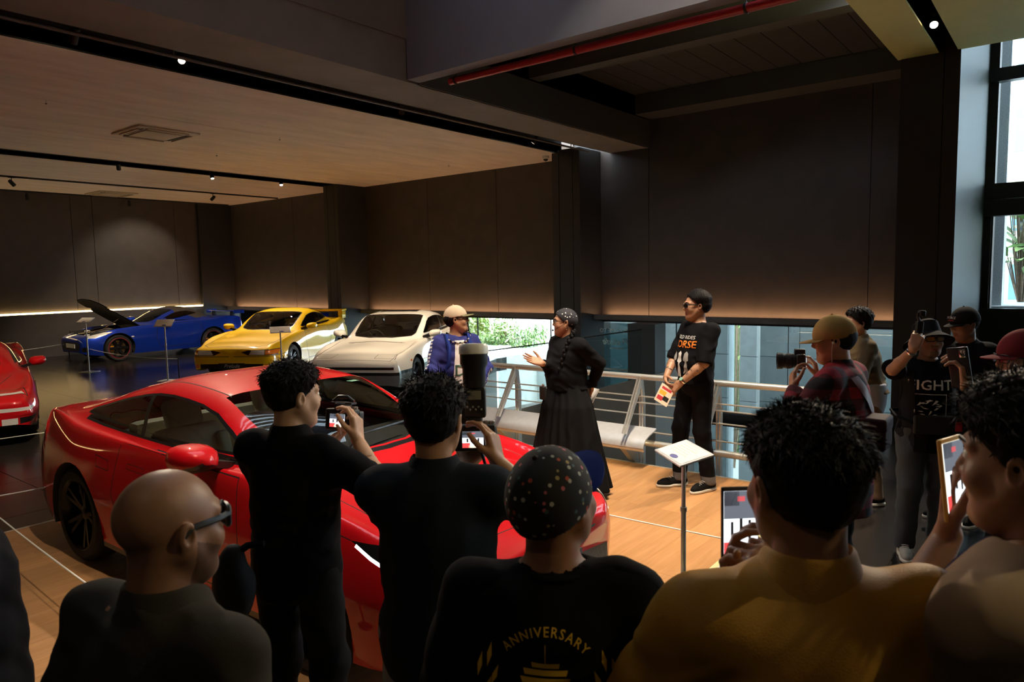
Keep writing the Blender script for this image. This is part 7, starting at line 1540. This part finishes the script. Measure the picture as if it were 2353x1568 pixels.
# man in bucket hat filming himself
rt = rootp(2140, 4.62); hd = face(168)
hnd = at(2100, 802, 4.34)
q = person('man in black bucket hat and amber sunglasses raising a pocket camera', rt, hd, 1.56, 'mid', 1.08, head=(math.radians(6), 0.10, 0), shirt=BLK, sleeve=0.92, hem=0.80, loose=1.6, trousers=DENIM, shoe=(SHOEG, SOLEW), stubble=1, seed=111, res=0.008, hres=0.0038, leg_w=1.12,
    arms=((loc(rt, hd, hnd), (1.0, 0.2, -0.9), vdir(hd, 0.30, 1.0, -0.05), vdir(hd, 0.5, -0.1, 0.8)), ((-0.27, 0.06, 0.86), (-0.6, -1, 0), (0, 0.2, -1), (1, 0, 0))),
    hands=(dict(curl=(0.75, 0.8, 0.8, 0.8), thumb=0.8), {}))
make_hair(q.hc, q.Rh, q.s, q.t, top=0.004, side=0.012, nape=-0.08, off=-0.004, amp=0.002, seed=112)
hc_, Rh_ = q.hc+q.Rh@np.array([0, -0.012, 0.012]), q.Rh@R3(0, 0.34, 0); hb_ = MB(); n_ = 28; V = []
for r_, rz_, z_ in ((0.0, 0.0, 0.142), (0.055, 0.075, 0.138), (0.080, 0.100, 0.118), (0.090, 0.110, 0.05), (0.094, 0.114, 0.030), (0.130, 0.150, 0.002), (0.165, 0.185, -0.028), (0.163, 0.183, -0.032), (0.092, 0.112, 0.022)):
    V += [Vector(hc_+Rh_@np.array([r_*math.cos(2*pi*k/n_), -0.012+rz_*math.sin(2*pi*k/n_), z_])*q.s) for k in range(n_)]
hb_.add(V, [(i*n_+k, i*n_+(k+1) % n_, (i+1)*n_+(k+1) % n_, (i+1)*n_+k) for i in range(8) for k in range(n_)], 0, True).build('bucket_hat', cloth('hat_black', (0.016, 0.014, 0.014)), q.t)
make_glasses(q.hc, q.Rh, q.s, q.t, BLACKM, mat('lens_amber', (0.42, 0.20, 0.01), 0.08, coat=0.8), 0.056, 0.036, 0.0034)
MB().lathe([(0.029, -0.008), (0.032, -0.004), (0.032, 0.004), (0.029, 0.008)], 16, M=frame(Vector(q.hand[0][0]+(q.hand[0][3]-q.hand[0][0])*0.12), Vector(nrm(np.cross(q.hand[0][3]-q.hand[0][0], q.hand[0][2]))), Vector(nrm(np.cross(q.hand[0][3]-q.hand[0][0], np.cross(q.hand[0][3]-q.hand[0][0], q.hand[0][2])))))).build('bracelet', CHROME, q.t)
text_decal(q, 'FIGHT', 0.090, (0.02, 0.1, 1.285*q.s), xa_, up3, PRW, spacing=1.02)
fr_ = [[(-0.09, 0.09), (0.09, 0.09), (0.09, 0.086), (-0.09, 0.086)], [(-0.09, -0.07), (0.09, -0.07), (0.09, -0.074), (-0.09, -0.074)], [(-0.09, 0.09), (-0.086, 0.09), (-0.086, -0.074), (-0.09, -0.074)], [(0.086, 0.09), (0.09, 0.09), (0.09, -0.074), (0.086, -0.074)]]
for k, f4 in enumerate(fr_): decal(q, [f4], np.array([0.02, 0.1, 1.125*q.s]), xa_, up3, PRW, 'frame_print')
rg = random.Random(6)
for k in range(16):
    x0, y0 = rg.uniform(-0.075, 0.05), rg.uniform(-0.06, 0.05); dx, dy = rg.uniform(0.015, 0.045), rg.uniform(-0.02, 0.03); decal(q, [[(x0, y0), (x0+dx*0.6, y0+dy+0.006), (x0+dx, y0+dy), (x0+dx*0.5, y0+dy*0.5-0.004)]], np.array([0.02, 0.1, 1.125*q.s]), xa_, up3, PRW, 'brush_print')
text_decal(q, 'THE EAA BIO HEX', 0.022, (0.02, 0.1, 1.035*q.s), xa_, up3, PRR)
# open vest panels and waist bag
for g in (1, -1): decal(q, [[(g*0.115, 0.24), (g*0.16, 0.24), (g*0.185, 0.0), (g*0.18, -0.42), (g*0.10, -0.42), (g*0.105, 0.0)]], np.array([0.0, 0.1, 1.19*q.s]), xa_, up3, cloth('vest_charcoal', (0.020, 0.021, 0.026)), 'vest_panel', parent=q.t, gap=0.004)
b = thing('waist_bag', 'flat dark waist bag with red tag on the man in bucket hat', 'bag', rt, hd-pi/2)
MB().bbox((-0.16, 0.155, 0.86), (0.13, 0.195, 0.98), 0.015, seg=3).build('pouch', cloth('waistbag_grey', (0.028, 0.027, 0.027), 0.6), b); MB().box((-0.145, 0.1955, 0.885), (-0.105, 0.1965, 0.945)).build('tag', PRR, b)
MB().tube([(-0.16, 0.16, 0.93), (-0.21, 0.05, 0.95), (-0.18, -0.12, 0.96), (0.0, -0.17, 0.96), (0.18, -0.12, 0.96), (0.20, 0.05, 0.95), (0.13, 0.16, 0.93)], 0.011, 6).build('strap', BLK, b)
W2, dd, nn, Eb = q.hand[0]; Wm = Matrix.Translation(rt) @ Matrix.Rotation(hd-pi/2, 4, 'Z'); g0 = Wm @ Vector(W2+dd*0.075+nn*0.032)
b = thing('pocket_gimbal_camera', 'black pocket gimbal camera held up by the man in bucket hat', 'camera', g0)
ux = Vector(UPV*1.0+RGT*0.12).normalized(); Mg = frame((0, 0, 0), ux.cross(Vector(FWD)), ux)
MB().bbox((-0.019, -0.07, -0.015), (0.019, 0.10, 0.015), 0.007, M=Mg, seg=3).build('handle', BLACKM, b); MB().tube([Mg @ Vector((0, 0.10, 0)), Mg @ Vector((0.016, 0.125, 0)), Mg @ Vector((0.016, 0.15, 0))], 0.008, 8).build('gimbal_arm', BLACKM, b)
MB().bbox((-0.022, 0.130, -0.02), (0.012, 0.168, 0.018), 0.008, M=Mg, seg=3).build('camera_head', BLACKM, b); MB().lathe([(0, 0), (0.012, 0), (0.014, 0.006), (0.010, 0.008), (0, 0.008)], 14, M=Mg @ Matrix.Translation((-0.005, 0.150, 0.018))).build('lens', CHROME, b)

# man in black cap looking down
rt = rootp(2228, 5.25); hd = face(112)
q = person('man in black cap and black tee looking down beside the thick pillar', rt, hd, 1.615, 'dark', 1.02, head=(math.radians(-14), -0.16, 0), shirt=BLK, sleeve=0.9, hem=0.86, trousers=BLKD, shoe=(SHOEB, SOLEW), seed=121)
make_hair(q.hc, q.Rh, q.s, q.t, top=0.005, side=0.008, nape=-0.06, off=0.0, amp=0.001, seed=122)
make_cap(q.hc, q.Rh, q.s, q.t, cloth('cap_black', (0.013, 0.012, 0.012)), cloth('cap_black', (0.013, 0.012, 0.012)), brim=0.07, low=0.022, th=0.020)
Mt = frame(q.hc+q.Rh@np.array([0.0, 0.1035, 0.078])*q.s, Vector(q.Rh@np.array([-1.0, 0, 0])), Vector(q.Rh@np.array([0, -0.35, 0.94])))
text_mesh('FORCE', 0.026, Mt, q.t, PRW); MB().box((-0.03, -0.022, 0), (0.03, -0.018, 0.001), M=Mt).build('red_line', PRR, q.t)

# man in dark red cap at the edge
rt = rootp(2368, 3.0); hd = face(72)
hp_ = at(2222, 892, 2.72)
q = person('man in dark red cap and spectacles holding a phone in a pale sleeve', rt, hd, 1.645, 'mid', 1.0, head=(math.radians(14), 0.0, 0), shirt=cloth('pale_sweater', (0.40, 0.34, 0.33)), sleeve=1.86, hem=0.86, loose=1.8, trousers=BLKD, shoe=(SHOEB, SOLEW), seed=131,
    arms=(None, (loc(rt, hd, hp_), (-0.8, -0.3, -1), vdir(hd, -0.05, 1.0, 0.1), vdir(hd, -0.55, 0.1, 0.6))), hands=({}, dict(curl=(0.5, 0.55, 0.6, 0.6), thumb=0.3)))
make_hair(q.hc, q.Rh, q.s, q.t, top=0.005, side=0.010, nape=-0.07, off=0.0, amp=0.002, seed=132)
make_cap(q.hc, q.Rh, q.s, q.t, cloth('cap_dark_red', (0.16, 0.022, 0.028)), cloth('cap_dark_red', (0.16, 0.022, 0.028)), brim=0.078, low=0.022, th=0.018)
make_glasses(q.hc, q.Rh, q.s, q.t, BLACKM, None, 0.05, 0.036, 0.0024)
phone('dark smartphone held upright by the man in dark red cap', at(2207, 845, 2.72), UPV*1.0-RGT*0.15, RGT*0.8+FWD*0.5, lit=False, seed=5)

# visitor at the left edge, only a sleeve shows
rt = rootp(-225, 1.55); hd = face(-30)
q = person('visitor in a long dark jacket at the platform corner', rt, hd, 1.70, 'mid', 1.05, shirt=cloth('jacket_midnight', (0.010, 0.011, 0.016)), sleeve=1.9, hem=0.62, loose=2.2, collar=0.03, trousers=BLKD, shoe=(SHOEB, SOLEW), seed=141)
make_hair(q.hc, q.Rh, q.s, q.t, top=0.025, side=0.010, nape=-0.06, amp=0.003, seed=142)
